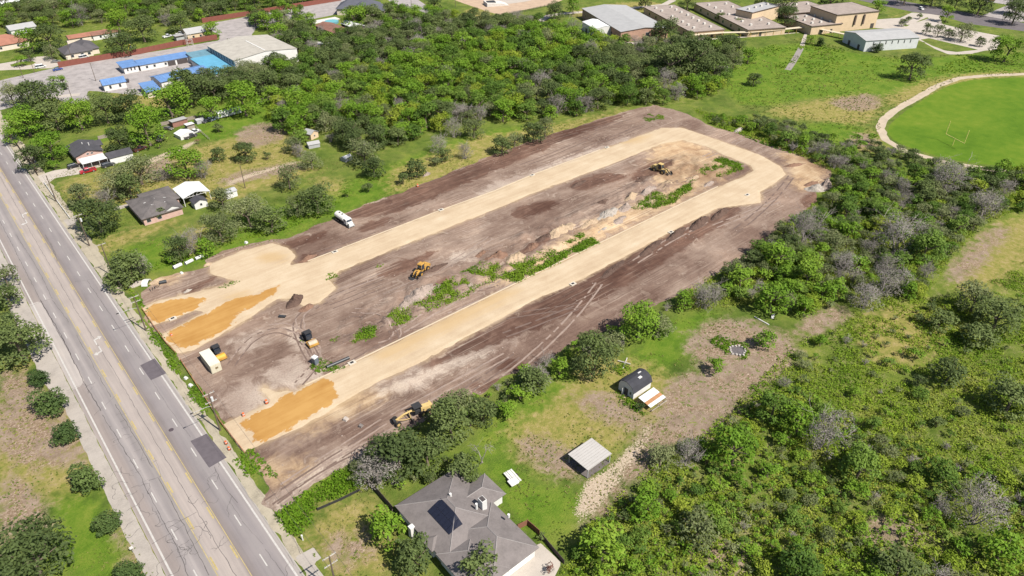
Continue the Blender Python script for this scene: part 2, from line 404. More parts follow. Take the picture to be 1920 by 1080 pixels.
dark = [poly(p, 1) for p in ([(640, 402), (775, 352), (900, 300), (1000, 262), (1100, 232), (1190, 206), (1150, 232), (1100, 247), (1000, 290), (880, 342), (800, 378), (740, 402), (660, 410)],
    [(955, 400), (975, 385), (1045, 372), (1050, 388), (1000, 405), (970, 410)], [(708, 515), (735, 492), (780, 484), (815, 470), (800, 488), (770, 508), (730, 522)],
    [(920, 690), (945, 674), (985, 682), (975, 694), (945, 695)], [(660, 432), (720, 405), (745, 410), (690, 435)], [(1060, 345), (1140, 322), (1190, 330), (1120, 350), (1085, 360)],
    [(1190, 320), (1230, 300), (1270, 300), (1240, 330), (1180, 345)], [(770, 560), (830, 525), (850, 520), (800, 560), (780, 570)], [(960, 480), (1040, 430), (1060, 430), (1000, 475)],
    [(1050, 605), (1200, 520), (1390, 400), (1390, 385), (1370, 385), (1270, 425), (1080, 535), (1010, 563), (790, 685), (800, 692)],
    [(895, 740), (880, 720), (930, 712), (940, 730)], [(1500, 375), (1530, 355), (1535, 378), (1505, 395)], [(560, 490), (572, 476), (605, 480), (590, 490)], [(660, 700), (640, 712), (600, 705), (640, 690)],
    [(335, 545), (380, 530), (400, 515), (410, 520), (350, 556)], [(500, 470), (560, 445), (620, 430), (600, 450), (560, 462)])]
pale = [poly(p, 1) for p in ([(490, 700), (560, 665), (590, 690), (620, 705), (560, 730), (500, 725)], [(430, 640), (480, 625), (500, 650), (460, 660)], [(690, 735), (800, 690), (980, 610), (1000, 625), (860, 690), (760, 740)],
    [(484, 942), (560, 905), (640, 850), (700, 830), (660, 870), (590, 910), (520, 965)], [(900, 350), (1000, 320), (1160, 260), (1200, 250), (1040, 325), (900, 380)],
    [(400, 740), (470, 710), (520, 730), (470, 770), (420, 780)], [(540, 610), (570, 640), (600, 680), (640, 720), (600, 710), (560, 660)], [(840, 480), (900, 465), (900, 480), (850, 495)],
    [(700, 1000), (690, 1010), (680, 1000)])]
tan = [poly(p, 1) for p in ([(470, 865), (520, 865), (560, 890), (520, 920), (490, 900)], [(1000, 520), (1100, 460), (1300, 370), (1330, 350), (1300, 340), (1200, 380), (1100, 420), (1030, 470), (950, 510), (900, 540)], [(1450, 280), (1540, 300), (1555, 320), (1530, 350), (1490, 360), (1480, 310)],
    [(640, 730), (700, 735), (760, 720), (720, 750), (560, 820), (560, 805)], [(520, 880), (560, 860), (590, 880), (570, 900)], [(240, 540), (290, 520), (340, 510), (330, 530)], [(1230, 255), (1290, 262), (1390, 310), (1340, 350), (1200, 350)])]
t = T("graded earth")
p = t.pos(); st = t.pos(scale=(.10, 1, 1)); st2 = t.pos(scale=(.05, .8, 1), rot=.05)
n1, n2, n3, n4 = t.noise(.06, 5, .65, p), t.noise(.9, 4, .7, st, .3), t.noise(2.4, 4, .7, p), t.noise(.24, 6, .68, p, .8)
f = t.math('ADD', t.math('MULTIPLY', n1, .35), t.math('ADD', t.math('MULTIPLY', n2, .22), t.math('ADD', t.math('MULTIPLY', n3, .13), t.math('MULTIPLY', n4, .30))))
col = t.ramp(f, [(.35, (0.085, 0.052, 0.037)), (.46, (0.152, 0.104, 0.080)), (.54, (0.208, 0.151, 0.118)), (.64, (0.305, 0.234, 0.181))])
col = t.mix(t.math('MULTIPLY', t.rng(n4, .57, .66), .55), col, (0.115, 0.068, 0.047))
col = t.mix(t.math('MULTIPLY', t.rng(n4, .43, .36), .45), col, (0.340, 0.272, 0.217))
col = t.mix(t.mask('tan', n4, 14, 3), col, t.ramp(f, [(.36, (0.170, 0.100, 0.058)), (.5, (0.310, 0.218, 0.133)), (.64, (0.410, 0.318, 0.213))]))
col = t.mix(t.math('MULTIPLY', t.mask('pale', n4, 16, 2.2), .75), col, t.ramp(n3, [(.3, (0.290, 0.232, 0.187)), (.65, (0.410, 0.345, 0.284))]))
col = t.mix(t.math('MULTIPLY', t.mask('dark', n4, 9, .9), .92), col, t.ramp(t.math('ADD', t.math('MULTIPLY', n2, .5), t.math('MULTIPLY', n4, .5)), [(.33, (0.050, 0.028, 0.021)), (.5, (0.092, 0.050, 0.036)), (.68, (0.160, 0.098, 0.071))]))
tr1 = t.noise(1.0, 2, .5, t.pos(scale=(.018, 2.0, 1)), .25); tr2 = t.noise(1.0, 2, .5, t.pos(scale=(.03, 1.7, 1), rot=.38), .3); tr3 = t.noise(1.0, 2, .5, t.pos(scale=(1.7, .03, 1), rot=.3), .3)
gate = t.rng(t.noise(.045, 3, .5, p), .44, .56)
for tr, k in ((tr1, .40), (tr2, .32)):
    col = t.mix(t.math('MULTIPLY', t.math('MULTIPLY', t.rng(tr, .60, .68), gate if k < .5 else .9), k), col, (0.085, 0.055, 0.042))
    col = t.mix(t.math('MULTIPLY', t.math('MULTIPLY', t.rng(tr, .40, .33), gate if k < .5 else .8), k * .7), col, (0.420, 0.350, 0.284))
nL = t.noise(.035, 4, .6, t.pos(scale=(.6, 1, 1)), .6)
col = t.mix(1.0, col, t.ramp(nL, [(.38, (.68, .62, .61)), (.5, (1, 1, 1)), (.62, (1.20, 1.18, 1.15))]), 'MULTIPLY')
dust = t.math('MULTIPLY', t.rng(t.math('ADD', t.attr('road'), t.math('MULTIPLY', n4, 5.0)), 4.2, 1.2), .75)
col = t.mix(dust, col, (0.360, 0.265, 0.154))
M_EARTH = t.out(col, .95, bump=t.math('ADD', t.math('MULTIPLY', n2, .5), t.math('ADD', t.math('MULTIPLY', n4, 1.2), t.math('ADD', n3, t.math('ADD', t.math('MULTIPLY', tr1, .6), t.noise(9, 3, .7, p))))), bdist=.12, bstr=.8, spec=.1)
area("bare_earth", [SITE], .008, M_EARTH, .8, 1.3, 5, 3, dict(dark=lambda x, y: sdfs(dark, x, y), pale=lambda x, y: sdfs(pale, x, y), tan=lambda x, y: sdfs(tan, x, y), road=road_far), height=site_height)

orange = [poly(p, 1) for p in ([(446, 800), (495, 765), (567, 728), (615, 708), (632, 722), (634, 742), (622, 757), (560, 795), (490, 830), (476, 822), (468, 806)],
    [(268, 583), (300, 568), (358, 557), (388, 562), (372, 577), (320, 598), (284, 608)], [(305, 632), (335, 653), (365, 650), (400, 630), (436, 610), (442, 590), (500, 563), (527, 536), (512, 540), (470, 556), (430, 562), (408, 578), (385, 590), (340, 610)])]
stain = [poly(p, 1) for p in ([(700, 660), (790, 615), (870, 570), (930, 545), (985, 543), (900, 590), (800, 640), (720, 680)], [(1160, 268), (1190, 258), (1230, 252), (1190, 270)], [(480, 480), (530, 472), (540, 490), (500, 495)], [(415, 560), (440, 550), (470, 545), (450, 570)])]
t = T("crushed limestone")
p = t.pos(); st = t.pos(scale=(.08, 1, 1), rot=0)
n1, n2, n3 = t.noise(.12, 5, .6, p), t.noise(.7, 4, .65, st), t.noise(3, 4, .7, p)
f = t.math('ADD', t.math('MULTIPLY', n1, .4), t.math('ADD', t.math('MULTIPLY', n2, .35), t.math('MULTIPLY', n3, .25)))
col = t.ramp(f, [(.32, (.285, .207, .133)), (.5, (.362, .280, .188)), (.66, (.42, .342, .246))])
col = t.mix(t.math('MULTIPLY', t.mask('stain', n2, 9, 2.5), .55), col, (.32, .21, .09))
orc = t.ramp(t.math('ADD', t.math('MULTIPLY', n1, .6), t.math('MULTIPLY', n2, .4)), [(.35, (.26, .130, .034)), (.6, (.335, .190, .060))])
col = t.mix(t.mask('orange', t.noise(.40, 5, .62, p, .4), 5.5, .3), col, orc)
M_STONE = t.out(col, .93, bump=n3, bdist=.05, bstr=.5, spec=.12)
area("loop_road", arms, .022, M_STONE, .7, .5, 2.2, 11, dict(orange=lambda x, y: sdfs(orange, x, y), stain=lambda x, y: sdfs(stain, x, y)), height=lambda x, y: .13 * np.clip((sdfs(arms, x, y) - .1) / .7, 0, 1))
EDGE = paint("pale kerb base", (.40, .33, .24), .9, .15, .6)
for i, pts in enumerate(([(572, 722), (640, 690.5), (960, 535), (1280, 381), (1346, 350)], [(577, 490), (640, 466), (827, 394), (927, 358), (1000, 327), (1125, 281)])):
    mb = MB(); L = line(pts)
    for a, b in zip(L, L[1:]):
        dx, dy = b[0] - a[0], b[1] - a[1]; l = math.hypot(dx, dy); nx, ny = -dy / l * .16, dx / l * .16
        mb.prism([(a[0] - nx, a[1] - ny), (b[0] - nx, b[1] - ny), (b[0] + nx, b[1] + ny), (a[0] + nx, a[1] + ny)], .0, .17)
    tag(mb.build("road_edging", EDGE), kind='structure')

# ------------------------------------------------------------------ highway, its pavements and other hard ground
def conc(name, c, seed=0, var=.3, crack=.0):
    t = T(name); p = t.pos(); n1, n2 = t.noise(.25, 5, .65, p), t.noise(3.0, 4, .7, p)
    f = t.math('ADD', t.math('MULTIPLY', n1, .6), t.math('MULTIPLY', n2, .4))
    col = t.ramp(f, [(.3, [k * (1 - var) for k in c]), (.5, c), (.7, [k * (1 + var * .6) for k in c])])
    return t.out(col, .9, bump=n2, bdist=.02, bstr=.4, spec=.15)
M_CONC = conc("weathered concrete", (.27, .24, .21))
M_CONC2 = conc("pale paving concrete", (.33, .29, .25), var=.2)  # paler and less blotchy than the weathered concrete
M_DUSTY = conc("dusty verge", (.27, .235, .175), var=.4)
M_LOT = conc("old pale asphalt lot", (.25, .225, .215), var=.45)
t = T("worn highway asphalt")
p = t.pos(); sx = t.nd('ShaderNodeSeparateXYZ'); t.put(sx.inputs[0], p)
lane = t.pos(scale=(1, .03, 1)); nl, n2, n3 = t.noise(1.3, 4, .6, lane), t.noise(5, 4, .75, p), t.noise(.12, 4, .6, p)
X = t.rng(sx.outputs[0], 0, 22, 0, 1, 'LINEAR')
A, B, Cc = (.192, .162, .148), (.150, .126, .117), (.258, .221, .198)
col = t.ramp(X, [(.10, (.235, .205, .19)), (.16, A), (.22, A), (.28, (.185, .165, .16)), (.33, (.225, .20, .19)), (.38, (.175, .155, .15)), (.43, (.19, .17, .16)), (.47, Cc),
                 (.62, Cc), (.66, B), (.73, (.165, .145, .143)), (.80, (.185, .165, .16)), (.87, (.175, .155, .152)), (.94, (.215, .19, .18)), (.98, (.26, .235, .21))])
col = t.mix(t.mask('pale', n2, .3, .1), col, (.275, .245, .225))
v = t.math('ADD', t.math('MULTIPLY', nl, .5), t.math('ADD', t.math('MULTIPLY', n2, .3), t.math('MULTIPLY', n3, .35)))
col = t.mix(1.0, col, t.ramp(v, [(.35, (.74, .74, .75)), (.58, (1, 1, 1)), (.78, (1.18, 1.17, 1.15))]), 'MULTIPLY')
M_ASPH = t.out(col, .88, bump=n2, bdist=.01, bstr=.4, spec=.2)
palelane = [poly([(50, 572), (76, 564), (161, 720), (134, 732)])]
hw = area("highway", [np.array([(2.65, -150), (21.7, -150), (21.7, 900), (2.65, 900)])], .012, M_ASPH, 2.0, .0, attrs=dict(pale=lambda x, y: sdfs(palelane, x, y)))
area("sidewalk", [np.array([(-2.2, 900), (-1.9, 172), (-.3, 158), (-.1, -150), (2.55, -150), (2.55, 900)])], .016, M_CONC, 1.0, .25, 2.0, 5)
area("sidewalk", [np.array([(21.8, -150), (24.1, -150), (24.0, 110), (24.0, 160), (24.4, 190), (25.8, 230), (26.4, 330), (26.4, 900), (21.8, 900)])], .016, M_DUSTY, .8, .7, 2.4, 8)
area("paved_apron", [poly([(70, 330), (100, 320), (125, 316), (155, 311), (162, 302), (228, 292), (215, 303), (150, 326), (104, 334), (84, 348)])], .020, M_CONC2, .8, .2)
area("paved_apron", [poly([(921, 1031), (960, 1014), (969, 1023), (980, 1027), (996, 1026), (1014, 1019), (1053, 1056), (1036, 1090), (1060, 1130), (930, 1130)])], .020, M_CONC2, .6, .1)
area("paved_apron", [poly([(553, 1044), (588, 1026), (602, 1046), (588, 1056), (630, 1110), (600, 1110)])], .020, M_CONC, .5, .15)
area("paved_apron", [poly([(a / 5.4, b / 5.4) for a, b in [(-60, 655), (100, 628), (250, 600), (370, 575), (480, 568), (545, 590), (565, 635), (640, 640), (740, 600), (890, 600), (890, 632), (600, 664), (520, 692), (360, 694), (240, 704), (100, 708), (-60, 715)]])], .024, M_CONC2, .8, .3, holes=[poly([(a / 5.4, b / 5.4) for a, b in [(100, 655), (200, 630), (330, 618), (365, 630), (330, 655), (200, 672), (120, 675)]])])
area("paved_apron", [poly([(212, 389), (241, 382), (244, 387), (216, 395)]), poly([(118, 413), (140, 405), (148, 416), (128, 424)])], .020, M_CONC, .5, .3)
area("parking_lot", [poly([(-60, 165), (100, 128), (265, 101), (410, 76), (412, 66), (378, 47), (480, 28), (640, -4), (700, -12), (650, 18), (640, 25), (585, 36), (480, 52), (470, 70), (500, 100), (460, 140), (300, 172),
      (285, 181), (240, 177), (180, 171), (163, 170), (168, 188), (130, 196), (95, 180), (0, 207), (-60, 215)])], .012, M_LOT, 1.5, .6)
area("parking_lot", [poly([(1640 + a / 6.857, b / 6.857) for a, b in [(20, 250), (330, 230), (480, 160), (830, 190), (870, 310), (1180, 380), (1650, 470), (1560, 640), (1420, 650), (1250, 690), (1100, 700), (950, 700), (780, 630), (600, 530), (500, 480), (300, 380), (0, 360)]])], .012, M_CONC2, 1.5, .3,
     holes=[poly([(1640 + a / 6.857, b / 6.857) for a, b in [(590, 510), (700, 490), (1100, 585), (1340, 640), (1060, 668), (900, 650), (720, 580)]]), poly([(1715, 43), (1738, 32), (1742, 34), (1722, 41)]), poly([(1690, 48), (1708, 45), (1700, 50)])])
area("road", [poly([(1655, -8), (1676, -1), (1771, 15.5), (1837, 28), (1960, 50), (1960, 64), (1815, 44.5), (1761, 28.5), (1710, 22), (1640, 7), (1600, -2), (1600, -10)])], .012, conc("dark road asphalt", (.105, .092, .095)), 2, 0)
area("road", [poly([(1842, 29), (1891, 9), (1850, 3), (1830, -4), (1960, -4), (1960, 40), (1902, 41)])], .008, M_LOT, 2, 0)
area("road", [poly([(718, -8), (772, -8), (815, 20), (802, 28), (735, 6)])], .016, M_LOT, 2, 0)
area("plaza", [poly([(835, -6), (1075, -8), (1035, 8), (938, 28), (915, 22), (880, 10)])], .012, conc("tan plaza paving", (.33, .24, .17)), 1.5, .3)
area("plaza", [poly([(900, -8), (1030, -8), (985, 3), (940, 9)])], .016, M_CONC2, 1.5, .2)
def strip(pts, w):
    L = [Vector(q) for q in line(pts)]; l, r = [], []
    for i, q in enumerate(L):
        d = (L[min(i + 1, len(L) - 1)] - L[max(i - 1, 0)]).normalized(); n = Vector((-d.y, d.x)) * w / 2
        l.append(q + n); r.append(q - n)
    return np.array([(v.x, v.y) for v in l + r[::-1]])
area("footpath", [strip([(1012, 40), (1030, 29), (1060, 25), (1116, 21), (1180, 15.5), (1245, 9), (1262, 0)], 5), strip([(1262, 79), (1310, 75), (1360, 71.5), (1440, 66), (1512, 60), (1504, 86)], 2.6), strip([(1130, 81), (1150, 79.5), (1166, 80), (1192, 81), (1230, 79)], 4),
                 strip([(-60, 204), (40, 188), (75, 184), (150, 177)], 4), strip([(1000, 58), (1020, 62)], 2)], .020, M_CONC2, 1.2, .2)
area("footpath", [strip([(1502, 90), (1495, 103), (1486, 118), (1477, 131)], 3.2)], .016, paint("grey boardwalk", (.20, .175, .16), .9, .3), 1.0, 0)
area("running_track", [strip([(1960, 138), (1920, 139), (1860, 141), (1800, 146), (1760, 160), (1720, 183), (1680, 206), (1657, 224), (1650, 240), (1660, 262), (1700, 285), (1780, 306), (1860, 318), (1960, 322)], 3.6)], .012, conc("pale gravel track", (.33, .27, .20)), 1.2, .5)
t = T("mown sports turf"); p = t.pos(); n1, n2, n3 = t.noise(.03, 5, .6, p), t.noise(.25, 5, .65, p), t.noise(3, 3, .7, p)
f = t.math('ADD', t.math('MULTIPLY', n1, .5), t.math('ADD', t.math('MULTIPLY', n2, .3), t.math('MULTIPLY', n3, .2)))
M_TURF = t.out(t.ramp(f, [(.34, (.042, .090, .005)), (.46, (.066, .122, .008)), (.56, (.095, .142, .012)), (.68, (.150, .165, .028))]), .95, bump=n3, bdist=.1, spec=.1)
area("sports_field", [poly([(1663, 240), (1690, 213), (1730, 188), (1770, 164), (1810, 151), (1870, 146.5), (1960, 144), (1960, 315), (1860, 311), (1780, 299), (1700, 276), (1668, 258)], 1)], .016, M_TURF, 1.5, .4)

# paint and repairs on the highway: parts of it
WHITE = paint("worn white road paint", (.35, .33, .305), .8, .25, 1.5, world=True)
YELLOW = paint("worn yellow road paint", (.31, .245, .105), .85, .3, 1.0, world=True)
TAR = paint("black tar seal", (.075, .066, .063), .7, .2)
PATCH = paint("fresh asphalt patch", (.085, .072, .078), .9, .25, .8, world=True)
def flat(name, P, z, m, parent=hw):
    return MB().add([(q[0], q[1], z) for q in P], [list(range(len(P)))]).build(name, m, parent)
for x in (3.53, 20.6): flat("edge_line", [(x - .17, -100), (x + .17, -100), (x + .17, 700), (x - .17, 700)], .017, WHITE)
for x in (9.75, 14.4): flat("edge_line", [(x - .07, -100), (x + .07, -100), (x + .07, 700), (x - .07, 700)], .017, YELLOW)
dm = None
def dash(name, x, y, l, w, m, cache={}):
    k = (name, l, w)
    if k in cache: o = cache[k].copy(); COL.objects.link(o)
    else: o = cache[k] = MB().add([(-w, -l / 2, 0), (w, -l / 2, 0), (w, l / 2, 0), (-w, l / 2, 0)], [(0, 1, 2, 3)]).build(name, m, hw)
    o.location = (x, y, .018); o.parent = hw
for k in range(-6, 28):
    dash("lane_dash", 17.4, 148.8 + (k - 6) * 11.6, 3.3, .11, WHITE)
    dash("lane_dash", 6.85, 153.5 + (k - 6) * 11.6, 3.3, .11, WHITE)
    dash("centre_dash", 10.15, 142.4 + (k - 5) * 11.6, 3.6, .16, YELLOW)
    dash("centre_dash", 14.0, 142.4 + (k - 5) * 11.6, 3.6, .16, YELLOW)
def arrow(px, py, s):
    x, y = at(px, py); a = [(-.13, -1.5), (.13, -1.5), (.13, .3), (.9, .55), (.9, .1), (1.6, .85), (.9, 1.5), (.9, 1.05), (-.13, .65)]
    flat("turn_arrow", [(x + s * u * 1.2, y + s * v * 1.3) for u, v in a], .019, WHITE)
arrow(178, 640, 1); arrow(189, 656, -1); arrow(42, 404, 1); arrow(50, 416, -1)
flat("asphalt_patch", poly([(263, 685), (290, 672), (312, 700), (283, 713)]), .021, PATCH)
flat("asphalt_patch", poly([(357, 827), (388, 813), (425, 858), (392, 877)]), .021, PATCH)
cr = MB(); rc = random.Random(4)
def crack(pts, w, jit=.12, step=1.2):
    L = [Vector(q) for q in pts]; out = [L[0]]
    for a, b in zip(L, L[1:]):
        n = max(1, int((b - a).length / step))
        out += [a.lerp(b, (k + 1) / n) + Vector((rc.uniform(-jit, jit), rc.uniform(-jit, jit))) for k in range(n)]
    for a, b in zip(out, out[1:]):
        d = (b - a); 
        if d.length < .02: continue
        q = Vector((-d.y, d.x)).normalized() * w * rc.uniform(.2, .42)
        cr.add([(*(a - q), .0175), (*(b - q), .0175), (*(b + q), .0175), (*(a + q), .0175)], [(0, 1, 2, 3)])
for pts, w in (([(0, 415), (76, 563), (133, 665)], .16), ([(76, 563), (110, 620), (131, 662), (159, 720), (189, 770)], .24), ([(30, 440), (53, 476), (74, 510), (98, 560)], .14), ([(98, 563), (129, 604)], .13), ([(144, 628), (169, 675), (208, 745)], .15),
               ([(0, 330), (60, 440), (110, 525), (142, 582), (204, 680), (276, 801), (331, 895), (370, 960), (443, 1080)], .13), ([(163, 526), (239, 636), (262, 672)], .14), ([(270, 690), (320, 770), (358, 820)], .08),
               ([(192, 778), (262, 890), (283, 935), (335, 1030), (352, 1080)], .17), ([(216, 758), (240, 797), (285, 877)], .16), ([(297, 897), (345, 985), (392, 1080)], .17), ([(430, 940), (460, 985), (492, 1020)], .08), ([(497, 1030), (535, 1080)], .1),
               ([(402, 875), (415, 905), (430, 925), (446, 943)], .14), ([(270, 835), (264, 865), (290, 858), (302, 895)], .07), ([(315, 990), (340, 975), (370, 960)], .12), ([(279, 901), (303, 893)], .16), ([(285, 1020), (310, 1005), (345, 985)], .12), ([(55, 575), (76, 566), (100, 560)], .1), ([(140, 528), (163, 525), (178, 522)], .1),
               ([(125, 733), (158, 720)], .1), ([(176, 779), (216, 742), (222, 740)], .1), ([(540, 1040), (552, 1060)], .1), ([(540, 990), (560, 1030), (572, 1075)], .1), ([(345, 735), (380, 795)], .1), ([(85, 440), (100, 470), (108, 490)], .16), ([(95, 455), (106, 480)], .12)):
    crack(line(pts), w)
def squiggle(px, py, n, s):
    x, y = at(px, py); q = [(x, y)]; a = rc.uniform(0, 6)
    for _ in range(n):
        a += rc.uniform(-1.3, 1.3); q.append((q[-1][0] + math.cos(a) * s + rc.uniform(-.1, .1), q[-1][1] + math.sin(a) * s - .1))
    crack(q, .12, .05, .5)
for px, py, n in ((228, 875, 8), (240, 905, 14), (246, 915, 12), (252, 925, 10), (262, 945, 8), (268, 925, 9), (285, 950, 10), (290, 985, 9), (312, 1005, 14), (318, 1018, 14), (322, 1030, 14), (330, 1045, 12), (350, 1000, 12), (355, 1012, 14), (365, 1020, 14), (372, 1035, 10), (372, 935, 9), (378, 945, 8),
                  (405, 880, 12), (410, 890, 10), (436, 930, 9), (250, 975, 8), (262, 990, 8), (215, 830, 8), (338, 1060, 10), (160, 728, 6), (165, 738, 6), (396, 865, 5), (542, 1052, 8), (225, 890, 7), (395, 1030, 7), (420, 1005, 6)):
    squiggle(px, py, n, .55)
for k in range(26):                       # short ribs beside the long seams
    a, b = ((192, 778), (335, 1030)) if k % 2 else ((216, 758), (285, 877))
    u = rc.random(); x, y = at(a[0] + (b[0] - a[0]) * u, a[1] + (b[1] - a[1]) * u); crack([(x, y), (x - rc.uniform(.6, 1.6) * rc.choice((1, 1, -1)), y + rc.uniform(-.2, .2))], .08, .05, .6)
tag(cr.build("crack_sealant", TAR, hw), kind='stuff')
x, y = at(321, 806); mh = MB(); mh.tube([(x, y, .012), (x, y, .03)], .55, 14); mh.build("manhole_cover", paint("dark cast iron", (.06, .045, .05), .6), hw)

# tracks pressed into the dirt by machines: pairs of shallow ruts
TR_D = paint("packed dark rut", (.118, .080, .064), .95, .35, .7, world=True); TR_P = paint("scraped pale rut", (.215, .160, .130), .95, .35, .7, world=True)
rt = random.Random(21); ruts = {0: MB(), 1: MB()}
def rut(pts, w, m, gauge=2.0):
    L = [Vector(q) for q in pts]; Q = []
    for sgn in (-.5, .5):
        for i, q in enumerate(L):
            d = (L[min(i + 1, len(L) - 1)] - L[max(i - 1, 0)]).normalized(); n = Vector((-d.y, d.x)); c = q + n * gauge * sgn
            Q += [c + n * w * rt.uniform(.35, .6), c - n * w * rt.uniform(.35, .6)]
    RQ.append((m, len(L), Q))
RQ = []
def press():
    P = np.array([(q.x, q.y) for _, _, Q in RQ for q in Q]); x, y = P[:, 0], P[:, 1]
    z = site_height(x, y) + .03; ok = (sdf(SITE, x, y) > .6) & (sdfs(arms, x, y) < -.5); o = 0
    for m, n, Q in RQ:
        for h in range(2):
            for i in range(n - 1):
                a = o + (h * n + i) * 2
                if ok[a:a + 4].all() and rt.random() < .9: ruts[m].add([(x[j], y[j], z[j]) for j in (a, a + 1, a + 3, a + 2)], [(0, 1, 2, 3)])
        o += len(Q)
for k in range(46):
    x, y = at(rt.uniform(480, 1450), rt.uniform(240, 820)); a = rt.gauss(0, .07) + (0 if rt.random() < .8 else rt.uniform(-.4, .4)); b = rt.gauss(0, .004); P = []
    for i in range(int(rt.uniform(12, 45))): P.append((x, y)); x += math.cos(a) * 1.3; y += math.sin(a) * 1.3; a += b
    rut(P, rt.uniform(.35, .6), rt.random() < .45)
for pts in ([(560, 720), (590, 680), (570, 640), (520, 620), (470, 640), (430, 690)], [(600, 700), (570, 650), (560, 600), (620, 560), (720, 520)], [(520, 955), (600, 895), (700, 840), (820, 775)], [(500, 945), (590, 885), (720, 800)], [(660, 590), (720, 600), (740, 640), (700, 660)]):
    L = [Vector(q) for q in line(pts)]; P = []
    for i in range(len(L) - 1):
        p0, p1, p2, p3 = L[max(i - 1, 0)], L[i], L[i + 1], L[min(i + 2, len(L) - 1)]; n = max(2, int((p2 - p1).length / 1.2))
        for k in range(n):
            u = k / n; P.append(.5 * ((2 * p1) + (p2 - p0) * u + (2 * p0 - 5 * p1 + 4 * p2 - p3) * u * u + (3 * p1 - p0 - 3 * p2 + p3) * u ** 3))
    for off in (0, 1.4): rut([q + Vector((off * rt.uniform(.8, 1.2), off)) for q in P], .45, off > 0)
press()
for m, mm in ((0, TR_D), (1, TR_P)): tag(ruts[m].build("tyre_tracks", mm), "machine tracks pressed into the dirt of the site", None, None, 'stuff')
# ------------------------------------------------------------------ buildings
def roofing(name, c, rib=0.0, var=.2, rough=.75, metal=0.0):
    return paint(name, c, rough, var, .35, metal=metal, spec=.3, bump=.015)
SHINGLE_GREY = paint("grey asphalt shingles", (.136, .118, .112), .9, .3, .35, bump=.03)
SHINGLE_DARK = paint("charcoal shingles", (.050, .048, .054), .9, .3, .4, bump=.03)
SHINGLE_BROWN = paint("weathered brown grey shingles", (.100, .088, .084), .9, .45, .3, bump=.03)
BLUE_ROOF = roofing("blue painted metal roof", (.095, .175, .335), var=.25, rough=.55)
TEAL_ROOF = roofing("faded teal metal roof", (.085, .25, .36), var=.2, rough=.55)
TEAL_OLD = roofing("old dull teal metal roof", (.10, .19, .235), var=.35, rough=.6)
WHITE_METAL = roofing("white metal sheeting", (.50, .50, .485), var=.1, rough=.5)
PALE_ROOF = roofing("dusty pale membrane roof", (.31, .285, .245), var=.25)
GREY_ROOF = roofing("grey metal roof", (.27, .265, .26), var=.15)
BEIGE_ROOF = roofing("gravel flat roof", (.245, .20, .17), var=.35)
TERRACOTTA = roofing("terracotta roof", (.235, .105, .07), var=.3)
RUST_ROOF = roofing("rusted metal roof", (.17, .085, .06), var=.5)
WALL_WHITE = paint("white painted wall", (.51, .495, .47), .8, .12, .5)
WALL_CREAM = paint("cream wall", (.50, .43, .35), .85, .15, .5)
WALL_PINK = paint("pink brick wall", (.40, .265, .225), .9, .2, .8)
WALL_TAN = paint("tan stucco wall", (.47, .355, .235), .85, .15, .4)
WALL_BRICK = paint("tan brick wall", (.335, .205, .15), .9, .25, .6)
WALL_BLUEGREY = paint("pale blue grey cladding", (.44, .45, .445), .7, .15, .5)
WALL_DARK = paint("dark timber wall", (.06, .045, .04), .9, .3, .8)
TRIM = paint("white trim", (.47, .46, .44), .7, .1)
TRIM_BROWN = paint("brown fascia", (.09, .065, .055), .8, .2)
YELLOW_TRIM = paint("yellow painted steel", (.52, .36, .10), .7, .15)
GLASS = paint("dark window glass", (.025, .03, .036), .12, .2, spec=.6)
DOOR_M = paint("dark door", (.06, .05, .048), .5, .2)
STEEL = paint("galvanised steel", (.30, .30, .30), .5, .2)
CONC_W = paint("white concrete", (.46, .43, .39), .9, .25)

def hip_block(mb, x0, x1, y0, y1, ze, pitch, over=.5, th=.14, mi=0):
    x0 -= over; x1 += over; y0 -= over; y1 += over
    w, d = x1 - x0, y1 - y0; r = min(w, d) / 2; zt = ze + r * pitch
    if w >= d: A, B = (x0 + r, (y0 + y1) / 2, zt), (x1 - r, (y0 + y1) / 2, zt)
    else: A, B = ((x0 + x1) / 2, y0 + r, zt), ((x0 + x1) / 2, y1 - r, zt)
    c = [(x0, y0), (x1, y0), (x1, y1), (x0, y1)]
    V = [(*p, ze - th) for p in c] + [(*p, ze) for p in c] + [A, B]
    F = [(3, 2, 1, 0), (0, 1, 5, 4), (1, 2, 6, 5), (2, 3, 7, 6), (3, 0, 4, 7)]
    F += [(4, 5, 9, 8), (5, 6, 9), (6, 7, 8, 9), (7, 4, 8)] if w >= d else [(4, 5, 8), (5, 6, 9, 8), (6, 7, 9), (7, 4, 8, 9)]
    mb.add(V, F, mi)
    return A, B
def gable_block(mb, x0, x1, y0, y1, ze, rise, axis='x', over=.4, th=.12, mi=0, off=.5):
    """roof slab of two pitches; ridge along axis, off = where the ridge sits across the width"""
    x0 -= over; x1 += over; y0 -= over; y1 += over
    if axis == 'x':
        ym = y0 + (y1 - y0) * off; s = [(y0, ze), (ym, ze + rise), (y1, ze), (y1, ze - th), (ym, ze + rise - th), (y0, ze - th)]
        V = [(x0, a, b) for a, b in s] + [(x1, a, b) for a, b in s]
    else:
        xm = x0 + (x1 - x0) * off; s = [(x0, ze), (xm, ze + rise), (x1, ze), (x1, ze - th), (xm, ze + rise - th), (x0, ze - th)]
        V = [(a, y0, b) for a, b in s] + [(a, y1, b) for a, b in s]
    mb.add(V, [(0, 1, 7, 6), (1, 2, 8, 7), (2, 3, 9, 8), (3, 4, 10, 9), (4, 5, 11, 10), (5, 0, 6, 11), (0, 5, 4, 1), (1, 4, 3, 2), (6, 7, 10, 11), (7, 8, 9, 10)], mi)
